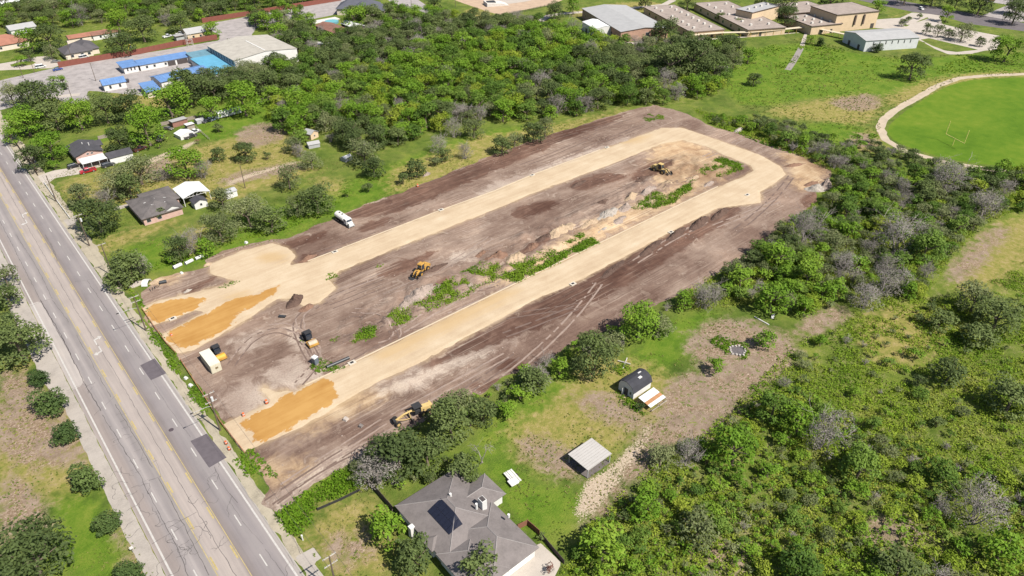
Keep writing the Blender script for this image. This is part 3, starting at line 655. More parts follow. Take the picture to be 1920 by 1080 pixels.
def gable_ends(mb, x0, x1, y0, y1, ze, rise, axis='x', mi=0, off=.5):
    if axis == 'x':
        ym = y0 + (y1 - y0) * off
        mb.add([(x0, y0, ze), (x0, y1, ze), (x0, ym, ze + rise), (x1, y0, ze), (x1, y1, ze), (x1, ym, ze + rise)], [(0, 1, 2), (3, 5, 4)], mi)
    else:
        xm = x0 + (x1 - x0) * off
        mb.add([(x0, y0, ze), (x1, y0, ze), (xm, y0, ze + rise), (x0, y1, ze), (x1, y1, ze), (xm, y1, ze + rise)], [(0, 2, 1), (3, 4, 5)], mi)
def opening(root, side, box, u, z, w, h, kind='window', m=None):
    """window or door standing proud on one side of a box (x0, x1, y0, y1); u runs along that side"""
    x0, x1, y0, y1 = box; e = .05
    if side in 'SN': a = (u - w / 2, u + w / 2); b = (y0 - e, y0 + .02) if side == 'S' else (y1 - .02, y1 + e); args = (*a, *b)
    else: a = (u - w / 2, u + w / 2); b = (x0 - e, x0 + .02) if side == 'W' else (x1 - .02, x1 + e); args = (*b, *a)
    if kind == 'door':
        return MB().box(*args, z, z + h).build("door", m or DOOR_M, root)
    f = MB().box(*args, z - .08, z + h + .08).build("window", m or TRIM, root)
    g = .06; q = list(args)
    if side in 'SN': q[0] += g; q[1] -= g; q[2 if side == 'S' else 3] += -.012 if side == 'S' else .012
    else: q[2] += g; q[3] -= g; q[0 if side == 'W' else 1] += -.012 if side == 'W' else .012
    MB().box(*q, z, z + h).build("pane", GLASS, f)
    return f
def building(name, label, cat, c, size, rz, h, roof, wall, roofm, wins=(), doors=(), over=.4, group=None, trim=None, ribs=0):
    """box of size (w, d) centred at c, turned by rz; roof = ('gable', axis, rise[, off]) | ('hip', pitch) | ('flat', parapet) | ('shed', rise)"""
    w, d = size; box = (-w / 2, w / 2, -d / 2, d / 2); root = thing(name, label, cat, c, rz, group)
    mb = MB().box(*box, 0, h)
    if roof[0] == 'gable': gable_ends(mb, *box, h, roof[2] - .02, roof[1], 0, roof[3] if len(roof) > 3 else .5)
    mb.build("wall", wall, root)
    r = MB()
    if roof[0] == 'gable': gable_block(r, *box, h + .06, roof[2], roof[1], over, off=roof[3] if len(roof) > 3 else .5)
    elif roof[0] == 'hip': hip_block(r, *box, h + .1, roof[1], over)
    elif roof[0] == 'flat': r.box(-w / 2 - over, w / 2 + over, -d / 2 - over, d / 2 + over, h, h + .22)
    elif roof[0] == 'shed': r.add([(-w / 2 - over, -d / 2 - over, h), (w / 2 + over, -d / 2 - over, h), (w / 2 + over, d / 2 + over, h + roof[1]), (-w / 2 - over, d / 2 + over, h + roof[1]),
                                   (-w / 2 - over, -d / 2 - over, h + .15), (w / 2 + over, -d / 2 - over, h + .15), (w / 2 + over, d / 2 + over, h + roof[1] + .15), (-w / 2 - over, d / 2 + over, h + roof[1] + .15)],
                                  [(3, 2, 1, 0), (4, 5, 6, 7), (0, 1, 5, 4), (1, 2, 6, 5), (2, 3, 7, 6), (3, 0, 4, 7)])
    ro = r.build("roof", roofm, root)
    if roof[0] == 'gable' and ribs:
        rb = MB()
        n = int((w if roof[1] == 'x' else d) / ribs); off = roof[3] if len(roof) > 3 else .5
        for i in range(n + 1):
            if roof[1] == 'x':
                x = -w / 2 + i * w / n; ym = -d / 2 - over + (d + 2 * over) * off; z = h + .075
                rb.tube([(x, -d / 2 - over, z), (x, ym, z + roof[2]), (x, d / 2 + over, z)], .045, 4, caps=False)
            else:
                y = -d / 2 + i * d / n; xm = -w / 2 - over + (w + 2 * over) * off; z = h + .075
                rb.tube([(-w / 2 - over, y, z), (xm, y, z + roof[2]), (w / 2 + over, y, z)], .045, 4, caps=False)
        tag(rb.build("roof_seam", roofm, ro), kind='stuff')
    if roof[0] == 'flat':
        f = MB()
        for a in ((-w / 2 - over, w / 2 + over, -d / 2 - over - .06, -d / 2 - over), (-w / 2 - over, w / 2 + over, d / 2 + over, d / 2 + over + .06), (-w / 2 - over - .06, -w / 2 - over, -d / 2 - over, d / 2 + over), (w / 2 + over, w / 2 + over + .06, -d / 2 - over, d / 2 + over)):
            f.box(*a, h - .1, h + .22 + roof[1])
        f.build("fascia", trim or TRIM_BROWN, ro)
    for s, u, z, ww, hh in wins: opening(root, s, box, u, z, ww, hh)
    for s, u, ww, hh in doors: opening(root, s, box, u, 0.02, ww, hh, 'door')
    return root
def row(side, n, half, z, w, h, margin=1.2):
    return [(side, -half + margin + (2 * half - 2 * margin) * (i + .5) / n, z, w, h) for i in range(n)]

# the big grey roofed house in the foreground
r = thing("house", "large house with a grey hipped shingle roof and a dark solar array", "house", (50, 73.5, 0))
ZE = 2.8
def L(x0, x1, y0, y1): return (x0 - 50, x1 - 50, y0 - 73.5, y1 - 73.5)
blocks = [L(42.0, 55.6, 66.5, 82.8), L(48, 59.2, 72.1, 77.8), L(46, 55.9, 58.8, 71.5), L(41.8, 49, 59, 68.8), L(41.5, 46, 70.8, 73.2)]
wb = MB()
for i, b in enumerate(blocks): wb.box(b[0] + .004 * i, b[1] + .005 * i, b[2] + .003 * i, b[3] + .002 * i, 0, ZE - .03 - .004 * i)
wb.build("wall", WALL_WHITE, r)
rf = MB()
for i, b in enumerate(blocks): hip_block(rf, *b, ZE + .003 * i, .42 if i < 4 else .5, .55)
ro = rf.build("roof", SHINGLE_GREY, r)
RIDGE = paint("pale ridge shingles", (.19, .172, .165), .9, .2)
rd = MB()
def hips(b, pitch, zo):
    x0, x1, y0, y1 = b[0] - .55, b[1] + .55, b[2] - .55, b[3] + .55; w, d = x1 - x0, y1 - y0; q = min(w, d) / 2; z = ZE + zo; zt = z + q * pitch
    A, B = ((x0 + q, (y0 + y1) / 2), (x1 - q, (y0 + y1) / 2)) if w >= d else (((x0 + x1) / 2, y0 + q), ((x0 + x1) / 2, y1 - q))
    c = [(x0, y0), (x1, y0), (x1, y1), (x0, y1)]
    for p in c:
        e = min((A, B), key=lambda k: (k[0] - p[0]) ** 2 + (k[1] - p[1]) ** 2); rd.tube([(*p, z), (*e, zt)], .10, 4, caps=False)
    rd.tube([(*A, zt), (*B, zt)], .10, 4, caps=False)
for i, b in enumerate(blocks[:4]): hips(b, .42, .003 * i)
tag(rd.build("ridge_cap", RIDGE, ro))
def on_roof(b, x, y, pitch=.42):
    return ZE + (min(x - b[0] + .55, b[1] + .55 - x, y - b[2] + .55, b[3] + .55 - y)) * pitch
# solar array on the pitch facing the highway
PVM = paint("solar cells", (.012, .013, .022), .18, .3, 1.5, spec=.6)
for j in range(2):
    for k in range(6):
        x0 = 44.9 - 50 + j * 1.6; y0 = 70.2 - 73.5 + k * 1.15
        P = [(x0, y0), (x0 + 1.56, y0), (x0 + 1.56, y0 + 1.11), (x0, y0 + 1.11)]
        z = [on_roof(blocks[0], *p) for p in P]
        sp = MB().add([(*p, q + .1) for p, q in zip(P, z)] + [(*p, q + .15) for p, q in zip(P, z)], [(3, 2, 1, 0), (4, 5, 6, 7), (0, 1, 5, 4), (1, 2, 6, 5), (2, 3, 7, 6), (3, 0, 4, 7)]).build("solar_panel", PVM, r)
ch = MB().box(3.1, 4.2, -2.9, -1.5, 3.6, 6.3).build("chimney", TRIM, ro); MB().box(3.25, 4.05, -2.75, -1.65, 6.3, 6.45).build("chimney_cap", DOOR_M, ch)
for x, y in ((-.1, 2.9), (2.2, -2.2), (5.6, -7.6)): MB().tube([(x, y, 4.6), (x, y, 6.1 if x < 5 else 5.4)], .26, 8).build("roof_vent", TRIM, ro)
opening(r, 'S', blocks[2], blocks[2][0] + 6.2, .1, 5.2, 2.2, 'door', paint("white garage door", (.62, .61, .59), .6, .06)).name = "garage_door"
for s, b, u in (('E', blocks[1], -.5), ('E', blocks[1], 2.0), ('E', blocks[2], -7), ('W', blocks[0], 3), ('N', blocks[0], -3)): opening(r, s, b, u, .9, 1.4, 1.3)
MB().box(-9.3, -8.2, 3.2, 4.2, 0, 2.9).build("entrance_pier", WALL_WHITE, r)
# open metal canopy on the lawn
r = thing("carport", "open sided canopy with a flat pale metal roof on the back lawn", "canopy", (79.9, 68.2, 0))
m = MB().box(-3.55, 3.55, -2.95, 2.95, 2.55, 2.68); m.build("roof", roofing("pale beige metal roof", (.33, .31, .288), var=.1), r)
sm = MB()
for k in range(10): sm.box(-3.56, 3.56, -2.9 + k * .64, -2.86 + k * .64, 2.68, 2.72)
tag(sm.build("roof_seam", paint("seam shadow grey", (.24, .225, .21), .7), r), kind='stuff')
for x in (-3.3, 3.3):
    for y in (-2.7, 2.7): MB().box(x - .08, x + .08, y - .08, y + .08, 0, 2.55).build("post", STEEL, r)
MB().box(-3.5, 3.5, -2.9, 2.9, .004, .05).build("floor_slab", paint("dark floor slab", (.10, .085, .08), .9, .3), r)  # floor tone darker than the other concrete
# barn shaped shed with a lean-to
r = thing("barn_shed", "barn shaped white shed with a curved black shingle roof and open door", "shed", (104.6, 77.3, 0))
MB().box(-3.1, 3.1, -2.3, 2.3, .15, 2.2).add([(x, y, z) for x in (-3.1, 3.1) for y, z in ((-2.3, 2.2), (-1.75, 3.3), (0, 3.95), (1.75, 3.3), (2.3, 2.2))], [(0, 1, 2, 3, 4), (9, 8, 7, 6, 5)]).build("wall", WALL_WHITE, r)
prof = [(-2.5, 2.0), (-1.9, 3.32), (-.9, 3.86), (0, 4.05), (.9, 3.86), (1.9, 3.32), (2.5, 2.0)]
m = MB(); n = len(prof)
V = [(x, y, z + dz) for x in (-3.35, 3.35) for dz in (0, .1) for y, z in prof]
F = [(n + i, n + i + 1, 3 * n + i + 1, 3 * n + i) for i in range(n - 1)] + [(i + 1, i, 2 * n + i, 2 * n + i + 1) for i in range(n - 1)] + [(i, i + 1, n + i + 1, n + i) for i in range(n - 1)] + [(2 * n + i + 1, 2 * n + i, 3 * n + i, 3 * n + i + 1) for i in range(n - 1)] + [(0, n, 3 * n, 2 * n), (n - 1, 2 * n + n - 1, 4 * n - 1, 2 * n - 1)]
ro = m.add(V, F).build("roof", paint("black shingles", (.030, .030, .036), .85, .3, .6, bump=.03), r)
for x, y in ((.4, -.9), (1.6, .2)): MB().box(x - .5, x + .5, y - .28, y + .28, 3.9, 4.12).build("skylight", TRIM, ro)
MB().box(-3.16, -3.1, -.6, .5, .15, 2.1).build("doorway", DOOR_M, r); MB().box(-3.9, -3.15, .52, .58, .15, 2.1).build("door", TRIM, r); opening(r, 'W', (-3.1, 3.1, -2.3, 2.3), -1.4, 1.0, .6, .8)
MB().box(-4.6, -3.2, -.7, .6, .0, .12).build("doorstep", paint("bare plywood", (.40, .31, .20), .9, .2), r)
lt = thing("lean_to", "low lean-to of white sheets and one rusty sheet beside the barn shaped shed", "lean-to", (104.2, 72.2, 0))
for i, mm in enumerate((WHITE_METAL, WHITE_METAL, paint("orange rusted sheet", (.30, .15, .07), .8, .3), WHITE_METAL)):
    y = 1.35 - i * .95
    MB().add([(-2.7, y - .93, 1.75 - i * .12 - .12), (2.7, y - .93, 1.75 - i * .12 - .12), (2.7, y, 1.75 - i * .12), (-2.7, y, 1.75 - i * .12)], [(0, 1, 2, 3)]).build("roof_sheet", mm, lt)
for x in (-2.6, 0, 2.6):
    for y, z in ((-2.4, 1.25), (1.2, 1.7)): MB().box(x - .05, x + .05, y - .05, y + .05, 0, z).build("post", paint("grey timber", (.26, .22, .18), .9), lt)
for x in (-1.4, 1.4): MB().box(x - 1.3, x + 1.3, -2.95, -2.75, .5, .62).build("rail", paint("grey timber", (.26, .22, .18), .9), lt)
# brown roofed house by the highway
r = thing("house", "brown grey hipped house with pink brick walls beside the green strip", "house", (48.5, 245.5, 0))
bb = [(-6.6, 6.0, -9.8, 6.5), (-2, 7.6, -2, 9.2)]
w = MB()
for i, b in enumerate(bb): w.box(b[0] + .01 * i, b[1], b[2], b[3] + .01 * i, 0, 2.7 - .005 * i)
w.build("wall", WALL_PINK, r); f = MB(); hip_block(f, *bb[0], 2.75, .30, .6); hip_block(f, *bb[1], 2.753, .30, .6); ro = f.build("roof", SHINGLE_BROWN, r)
g = MB(); gable_block(g, .5, 5.8, -9.9, -4, 2.9, 1.3, 'y', .25); g.build("front_gable_roof", SHINGLE_BROWN, ro); gg = MB().add([(.7, -10.0, 2.9), (5.6, -10.0, 2.9), (3.15, -10.0, 4.0), (.7, -9.9, 2.9), (5.6, -9.9, 2.9), (3.15, -9.9, 4.0)], [(0, 1, 2), (5, 4, 3), (0, 3, 4, 1), (1, 4, 5, 2), (2, 5, 3, 0)]); gg.build("gable", TRIM, r)
for x, y, l in ((-3.4, -1.5, 3.8), (-2.0, -5.2, 4.6), (3.2, -1.0, .8), (4.2, -4.2, 1.2)):
    z0 = 2.75 + .30 * min(x + 7.2, 6.6 - x - l if x < 0 else 6.6 - x, y + 10.4, 7.1 - y)
    zz = lambda xx: 2.83 + .30 * min(xx + 7.2, 6.6 - xx)
    MB().add([(x, y, zz(x)), (x, y + .35, zz(x)), (x + l, y + .35, zz(x + l)), (x + l, y, zz(x + l))], [(0, 1, 2, 3)]).build("roof_tarp", TRIM, ro)
for u in (-5, -1.5): opening(r, 'S', bb[0], u, .9, 1.4, 1.2)
for u in (-7, -3, 2): opening(r, 'W', bb[0], u, .9, 1.5, 1.2)
r = thing("metal_carport", "gabled white metal carport on open trusses behind the brown roofed house", "carport", (61.5, 245.6, 0))
f = MB(); gable_block(f, -4.6, 4.6, -5, 5, 3.2, 1.3, 'y', .15, .08); f.build("roof", WHITE_METAL, r)
for y in (-4.9, 0, 4.9):
    tr = MB(); tr.tube([(-4.5, y, 3.05), (4.5, y, 3.05)], .07, 4).tube([(-4.5, y, 3.1), (0, y, 4.3), (4.5, y, 3.1)], .07, 4)
    for k in range(-3, 4): tr.tube([(k * 1.3, y, 3.05), (k * 1.3 + .65, y, 3.15 + (1 - abs(k * 1.3 + .65) / 4.5) * 1.1)], .05, 4)
    tr.build("truss", TRIM, r)
    for x in (-4.5, 4.5): MB().box(x - .1, x + .1, y - .1, y + .1, 0, 3.1).build("post", TRIM, r)
building("garden_shed", "small white shed with a dark gabled roof beside the metal carport", "shed", at(375, 386), (4.4, 4.0), 0, 2.2, ('gable', 'y', 1.1), WALL_WHITE, SHINGLE_DARK, [('S', 0, 1.0, .8, .8)], over=.25)
building("garden_shed", "little pale metal shed standing alone on the tan grass beside a bushy tree", "shed", at(432, 368), (4.0, 3.4), .1, 2.2, ('gable', 'x', .7), WALL_WHITE, STEEL, over=.2)
building("garden_shed", "weathered hut with a pale roof at the edge of the woods", "shed", at(584, 258), (4.2, 4.2), .3, 2.4, ('gable', 'y', 1.2), WALL_TAN, GREY_ROOF, [('S', 0, 1, .7, .7)], over=.3)
building("garden_shed", "low grey metal hut just below the weathered hut at the woods edge", "shed", at(588, 275), (4.6, 3.2), -.2, 1.6, ('gable', 'x', .8), STEEL, GREY_ROOF, over=.2)
building("metal_hut", "small curved pale metal hut in the woods edge beside a grey bush", "hut", at(650, 300), (3.6, 3.0), .2, 1.2, ('gable', 'x', .8), STEEL, WHITE_METAL, over=.15)
# pink house, its canopy and its garage
r = thing("house", "pink house with a charcoal roof and black porch by the highway drive", "house", (43.5, 310, 0))
bb = [(-5.3, 4.4, -5.6, 7.5), (-2, 5.6, 1, 6.0)]
w = MB(); w.box(*bb[0], 0, 2.7).box(-2, 5.6, .99, 6.01, 0, 2.69); gable_ends(w, *bb[0], 2.7, 1.5, 'y'); w.build("wall", WALL_PINK, r)
f = MB(); gable_block(f, *bb[0], 2.75, 1.6, 'y', .5); gable_block(f, -.5, 6.0, .8, 6.2, 2.752, 1.3, 'x', .4); ro = f.build("roof", SHINGLE_DARK, r)
for x, y in ((-.5, 2), (1.4, .2)): MB().tube([(x, y, 3.7), (x, y, 5.0)], .16, 6).build("roof_vent", TRIM, ro)
for u in (-3.2, -.9, .6, 2.6): opening(r, 'S', bb[0], u, 2.5 if abs(u) < 1 else 1.2, .9, .5)
for u in (-3, 1.5, 4.5): opening(r, 'W', bb[0], u, .9, 1.3, 1.2)
r = thing("canopy", "flat white metal canopy on posts along the side of the pink house", "canopy", (42.9, 299, 0))
MB().box(-4.5, 4.5, -3.2, 3.2, 2.38, 2.5).build("roof", WHITE_METAL, r); s = MB()
for k in range(12): s.box(-4.3 + k * .78, -4.26 + k * .78, -3.21, 3.21, 2.5, 2.54)
tag(s.build("roof_seam", TRIM, r), kind='stuff')
for x in (-4.3, -1.4, 1.4, 4.3): MB().box(x - .07, x + .07, -3.1, -2.96, 0, 2.38).build("post", TRIM, r)
building("garage", "long white garage with a charcoal gabled roof beside the white canopy", "garage", (52, 297.6), (8.4, 6.2), 0, 2.6, ('gable', 'x', 1.3), WALL_WHITE, SHINGLE_DARK, doors=[('W', 0, 3.2, 2.1)], over=.3)
# blue roofed compound
building("bungalow", "small white house with a blue gabled roof standing apart on the car park", "house", (76.0, 390.5), (10, 7.0), -.06, 3.0, ('gable', 'x', 1.9), WALL_WHITE, BLUE_ROOF, [('S', -2.2, .9, 1.1, 1.5), ('S', 2.2, .9, 1.1, 1.5)], [('W', 0, 1.2, 2.1)], ribs=1.1)
building("office", "white office with a flat blue roof at the end of the long white block", "office", (90.2, 414.8), (7.0, 10.2), -.02, 3.2, ('shed', .5), WALL_WHITE, BLUE_ROOF, row('S', 3, 3.0, 1.2, .8, 1.6, .4), [], .7)
building("long_block", "long low white block with a narrow blue roof and open bays", "building", (107.4, 412.2), (25.5, 6.6), -.04, 3.0, ('shed', 1.0), WALL_WHITE, BLUE_ROOF, row('S', 3, 9, 1.0, 1.2, 1.2, .5)[:2] + [('S', -9.5, 1, 1.2, 1.2)], [('S', 3, 4, 2.4), ('S', 8.6, 5.5, 2.4)], .5)
building("hall_annex", "annex with a dull old teal roof between the long block and the white hall", "building", (125.2, 405.6), (11.4, 10.6), 0, 3.8, ('shed', .6), WALL_WHITE, TEAL_OLD, [], [('S', -3, 3, 2.6)], .3)
building("hall_annex", "wide annex with a bright teal roof against the white hall", "building", (124.0, 384), (12.4, 31.0), 0, 3.2, ('shed', .9), WALL_WHITE, TEAL_ROOF, [], [], .3)
building("stable_block", "long blue roofed block partly hidden by dark trees", "building", (105.5, 381.6), (25, 12.0), .11, 3.0, ('gable', 'x', 1.4), WALL_WHITE, BLUE_ROOF, row('W', 2, 5, 1, 1, 1), [], .5, ribs=1.4)
building("garden_house", "little house with a plain blue roof at the end of the blue roofed row", "house", (87.3, 370.6), (6.2, 13.6), -.05, 2.6, ('shed', .9), WALL_CREAM, BLUE_ROOF, [('S', 0, .9, 1, 1)], [], .4)
hall = building("hall", "big white metal hall with a broad dusty pale roof", "hall", (147.8, 389.6), (34.6, 36.6), 0, 7, ('gable', 'y', 1.9), WALL_WHITE, PALE_ROOF, [], [('S', 6, 1.2, 2.2)], .25)
s = MB()
for k in range(15): s.box(-.35, .35, -17 + k * 1.6, -16 + k * 1.6, 8.95, 9.15)
tag(s.build("ridge_vent", TRIM, hall), kind='stuff')
for k in range(9): MB().box(-17.42, -17.3, -16.5 + k * 3.6, -14.0 + k * 3.6, 4.4, 6.6).build("side_panel", paint("slate blue panel", (.10, .13, .17), .6), hall)
# far houses, upper left
r = thing("house", "dark hip roofed pale brick house on the circular drive", "house", (78.2, 464.5, 0)); bb = [(-8.3, 5.4, -8.2, 6), (-1, 9.2, -6, 12)]
w = MB()
for b in bb: w.box(*b, 0, 3 - .004 * (b[0] > -5))
w.build("wall", WALL_CREAM, r); f = MB(); hip_block(f, *bb[0], 3.1, .5, .6); hip_block(f, *bb[1], 3.104, .5, .6); ro = f.build("roof", paint("dark grey shingles", (.072, .066, .070), .9, .25, .3), r)
MB().box(-3.4, -1.6, 3.4, 4.6, 3, 6.8).build("chimney", WALL_CREAM, ro)
for u in (-5, 0, 3.5): opening(r, 'S', bb[0], u, .9, 1.6, 1.3)
def far_house(label, px, py, size, rz, h, roof, wall, rm, cat="house", name="house", wins=1):
    return building(name, label, cat, at(px, py), size, rz, h, roof, wall, rm, row('S', 2, size[0] / 2, 1, 1.3, 1.2) if wins else [], [], .5)
far_house("house with a terracotta hipped roof at the left edge", 12, 88, (20, 16), .1, 3, ('hip', .45), WALL_CREAM, TERRACOTTA)
far_house("far white roofed house half hidden by trees, left of the dark hip roofed house", 42, 60, (14, 10), .1, 3, ('gable', 'x', 2), WALL_WHITE, GREY_ROOF)
far_house("low shed with a terracotta roof behind the dark hip roofed house", 168, 74, (22, 7), .0, 2.8, ('gable', 'x', 1.4), WALL_CREAM, TERRACOTTA, "shed", "outbuilding")
far_house("low white outbuilding with a brown roof beside the terracotta shed", 197, 70, (14, 7), .0, 2.8, ('gable', 'x', 1.2), WALL_WHITE, RUST_ROOF, "shed", "outbuilding")
far_house("yellow house with a grey gabled roof beside the red wall", 366, 70, (11, 8.5), .0, 3.4, ('gable', 'x', 2.4), WALL_TAN, GREY_ROOF)
far_house("far house at the very top left between trees", 10, 12, (16, 10), .2, 3, ('gable', 'x', 2), WALL_WHITE, WHITE_METAL)
far_house("far pale house at the top edge among trees", 92, 3, (14, 10), .2, 3, ('gable', 'x', 2), WALL_WHITE, GREY_ROOF)
far_house("open shade shelter against the red wall", 345, 73, (10, 4), .05, 2.6, ('flat', 0), STEEL, GREY_ROOF, "shelter", "shelter", 0)
far_house("white trailer home behind the woods, left part", 612, 88, (9, 5), -.4, 2.4, ('gable', 'x', .6), WALL_WHITE, WHITE_METAL, "trailer home", "trailer_home")
r = thing("church", "building with a dark blue grey hipped roof at the top by the lane", "building", (249, 448, 0), -.7); f = MB(); w = MB()
for i, b in enumerate([(-14, 12, -9, 9), (-4, 18, -16, 0)]): w.box(*b, 0, 4 - .005 * i); hip_block(f, *b, 4.1 + .004 * i, .55, .7)
w.build("wall", WALL_CREAM, r); f.build("roof", paint("slate blue shingles", (.068, .070, .085), .85, .2, .3), r); opening(r, 'S', (-14, 12, -9, 9), -8, 1, 2, 1.5)
building("barn", "old barn with a half rusted roof beside the pool", "barn", at(626, 62), (11, 24), .0, 3, ('gable', 'y', 1.6), WALL_DARK, RUST_ROOF, over=.4)
building("barn", "dark barn with a pale metal roof in front of the round tree", "barn", at(664, 56), (7.5, 16), .05, 3, ('gable', 'y', 1.5), WALL_DARK, WHITE_METAL, over=.4)
# school
A = math.radians
building("school_hall", "long school hall with a plain grey metal roof and brick walls", "school", (352.7, 305), (30.6, 60.5), A(-23.5), 6, ('gable', 'y', 1.4), WALL_BRICK, GREY_ROOF, [('S', 2, 2.0, 2.6, 2.4)] + row('W', 8, 29, 1.6, 1.4, 1.4), [('W', -22, 1.6, 2.4)], .5)
building("school_shed", "plain white metal box building on the lawn beside the long school hall", "shed", (332.0, 306.5), (13.2, 18.5), A(-21), 5, ('gable', 'y', 1.2), WALL_WHITE, WHITE_METAL, [], [('W', -3, 1.6, 2.4), ('W', 3, 2.4, 2.4)], .15, ribs=1.5)
def vents(root, w, d, h, n, m, seed):
    q = random.Random(seed)
    for i in range(n):
        for j in range(m):
            x = -w / 2 + w * (i + .5) / n + q.uniform(-.4, .4); y = -d / 2 + d * (j + .5) / m + q.uniform(-.4, .4)
            if q.random() < .9: MB().box(x - .7, x + .7, y - .6, y + .6, h + .22, h + 1.25).build("roof_unit", CONC_W, root)
b = building("classroom_wing", "flat roofed tan classroom wing beside the big dark oak", "school", (387, 286), (22.0, 66), A(-24.5), 4, ('flat', .12), WALL_TAN, BEIGE_ROOF, row('W', 6, 30, 1, 2.2, 1.6), [('S', 3, 1.6, 2.4)], .5); vents(b, 22, 60, 4, 2, 8, 1)
b = building("classroom_wing", "flat roofed tan classroom wing in the middle of the school", "school", (420.5, 268), (25, 72), A(-26.5), 4, ('flat', .12), WALL_TAN, BEIGE_ROOF, row('W', 6, 32, 1, 2.2, 1.6), [('S', -4, 1.6, 2.4)], .5); vents(b, 25, 64, 4, 2, 7, 2)
b = building("classroom_block", "raised tan block standing above the middle classroom wing", "school", (432, 261), (30, 12), A(-1), 8, ('flat', .12), WALL_TAN, GREY_ROOF, [], [], .4); vents(b, 28, 10, 8, 4, 1, 3)
b = building("classroom_wing", "low flat roofed block joined to the school gymnasium", "school", (441, 227), (22, 26), A(-22), 5, ('flat', .12), WALL_TAN, BEIGE_ROOF, [('S', -3, 1, 2, 1.6)], [('S', 4, 1.6, 2.4)], .4); vents(b, 20, 22, 5, 3, 3, 4)
b = building("classroom_wing", "farther low block behind the school gymnasium", "school", (466, 250), (30, 26), A(-22), 5, ('flat', .12), WALL_TAN, BEIGE_ROOF, [], [], .4); vents(b, 26, 22, 5, 3, 2, 5)
b = building("gymnasium", "tall tan school gymnasium with a flat roof", "gymnasium", (462.3, 219), (31.5, 24.5), A(-22), 10, ('flat', .15), WALL_TAN, BEIGE_ROOF, [], [('S', -13, 2.6, 3), ('S', 13, 2.6, 3)], .4)
for x in (-1.5, 5): MB().box(x - .5, x + .5, -13.0, -12.3, 3.2, 9).build("air_duct", TRIM_BROWN, b)
b = building("white_hall", "white walled school hall with a grey gabled roof beside the car park", "hall", (436.5, 181.5), (34, 20.5), A(-28.5), 6, ('gable', 'x', 1.8), WALL_BLUEGREY, GREY_ROOF, row('S', 7, 15, 3.4, .7, 1.8), [('W', -5, 2, 2.6), ('W', 4, 2, 2.6)], .4)
def walkway(pts, label, col=YELLOW_TRIM):
    Ls = line(pts); x, y = Ls[0]; q = thing("covered_walkway", label, "walkway", (x, y, 0))
    for a, c in zip(Ls, Ls[1:]):
        d = Vector(c) - Vector(a); l = d.length; n = Vector((-d.y, d.x)).normalized() * 1.3
        P = [(Vector(a) - n), (Vector(c) - n), (Vector(c) + n), (Vector(a) + n)]
        MB().prism([(p.x - x, p.y - y) for p in P], 2.7, 2.9).build("roof", paint("cream canopy roof", (.46, .39, .28), .8), q)
        k = max(2, int(l / 4.5))
        for i in range(k + 1):
            for sgn in (-.85, .85):
                p = Vector(a) + d * i / k + n * sgn; MB().box(p.x - x - .07, p.x - x + .07, p.y - y - .07, p.y - y + .07, 0, 2.7).build("post", col, q)
walkway([(1282, 76), (1352, 70), (1404, 69)], "covered walkway along the tan classroom wing, left part")
walkway([(1405, 69), (1462, 64), (1518, 58)], "covered walkway along the school lawn, middle part")
walkway([(1520, 60), (1586, 74)], "covered walkway leading to the white walled school hall")
# ------------------------------------------------------------------ machines and vehicles
def heading(a, b): (x0, y0), (x1, y1) = at(*a), at(*b); return math.atan2(y1 - y0, x1 - x0)
RUBBER = paint("black rubber", (.022, .020, .019), .9, .3, 3)
RIM = paint("dusty steel rim", (.26, .24, .21), .6, .2)
MACH_Y = paint("machine yellow", (.37, .205, .045), .75, .5, 1.2)
MACH_OLD = paint("faded sandy yellow", (.40, .285, .115), .8, .3, 1.2)
MACH_K = paint("black machine steel", (.028, .027, .028), .6, .25)
CABGLASS = paint("cab glass", (.03, .035, .045), .1, .1, spec=.6)
LAMP = paint("headlight glass", (.5, .5, .48), .2, .1)
def wheel(root, x, y, r, w, z=None, rimm=None):
    z = r if z is None else z; s = 1 if y > 0 else -1
    t = MB().tube([(x, y - w / 2, z), (x, y + w / 2, z)], r, 14).build("wheel", RUBBER, root)
    MB().tube([(x, y + s * (w / 2 - .05), z), (x, y + s * (w / 2 + .03), z)], r * .55, 10).build("rim", rimm or RIM, t)
    return t
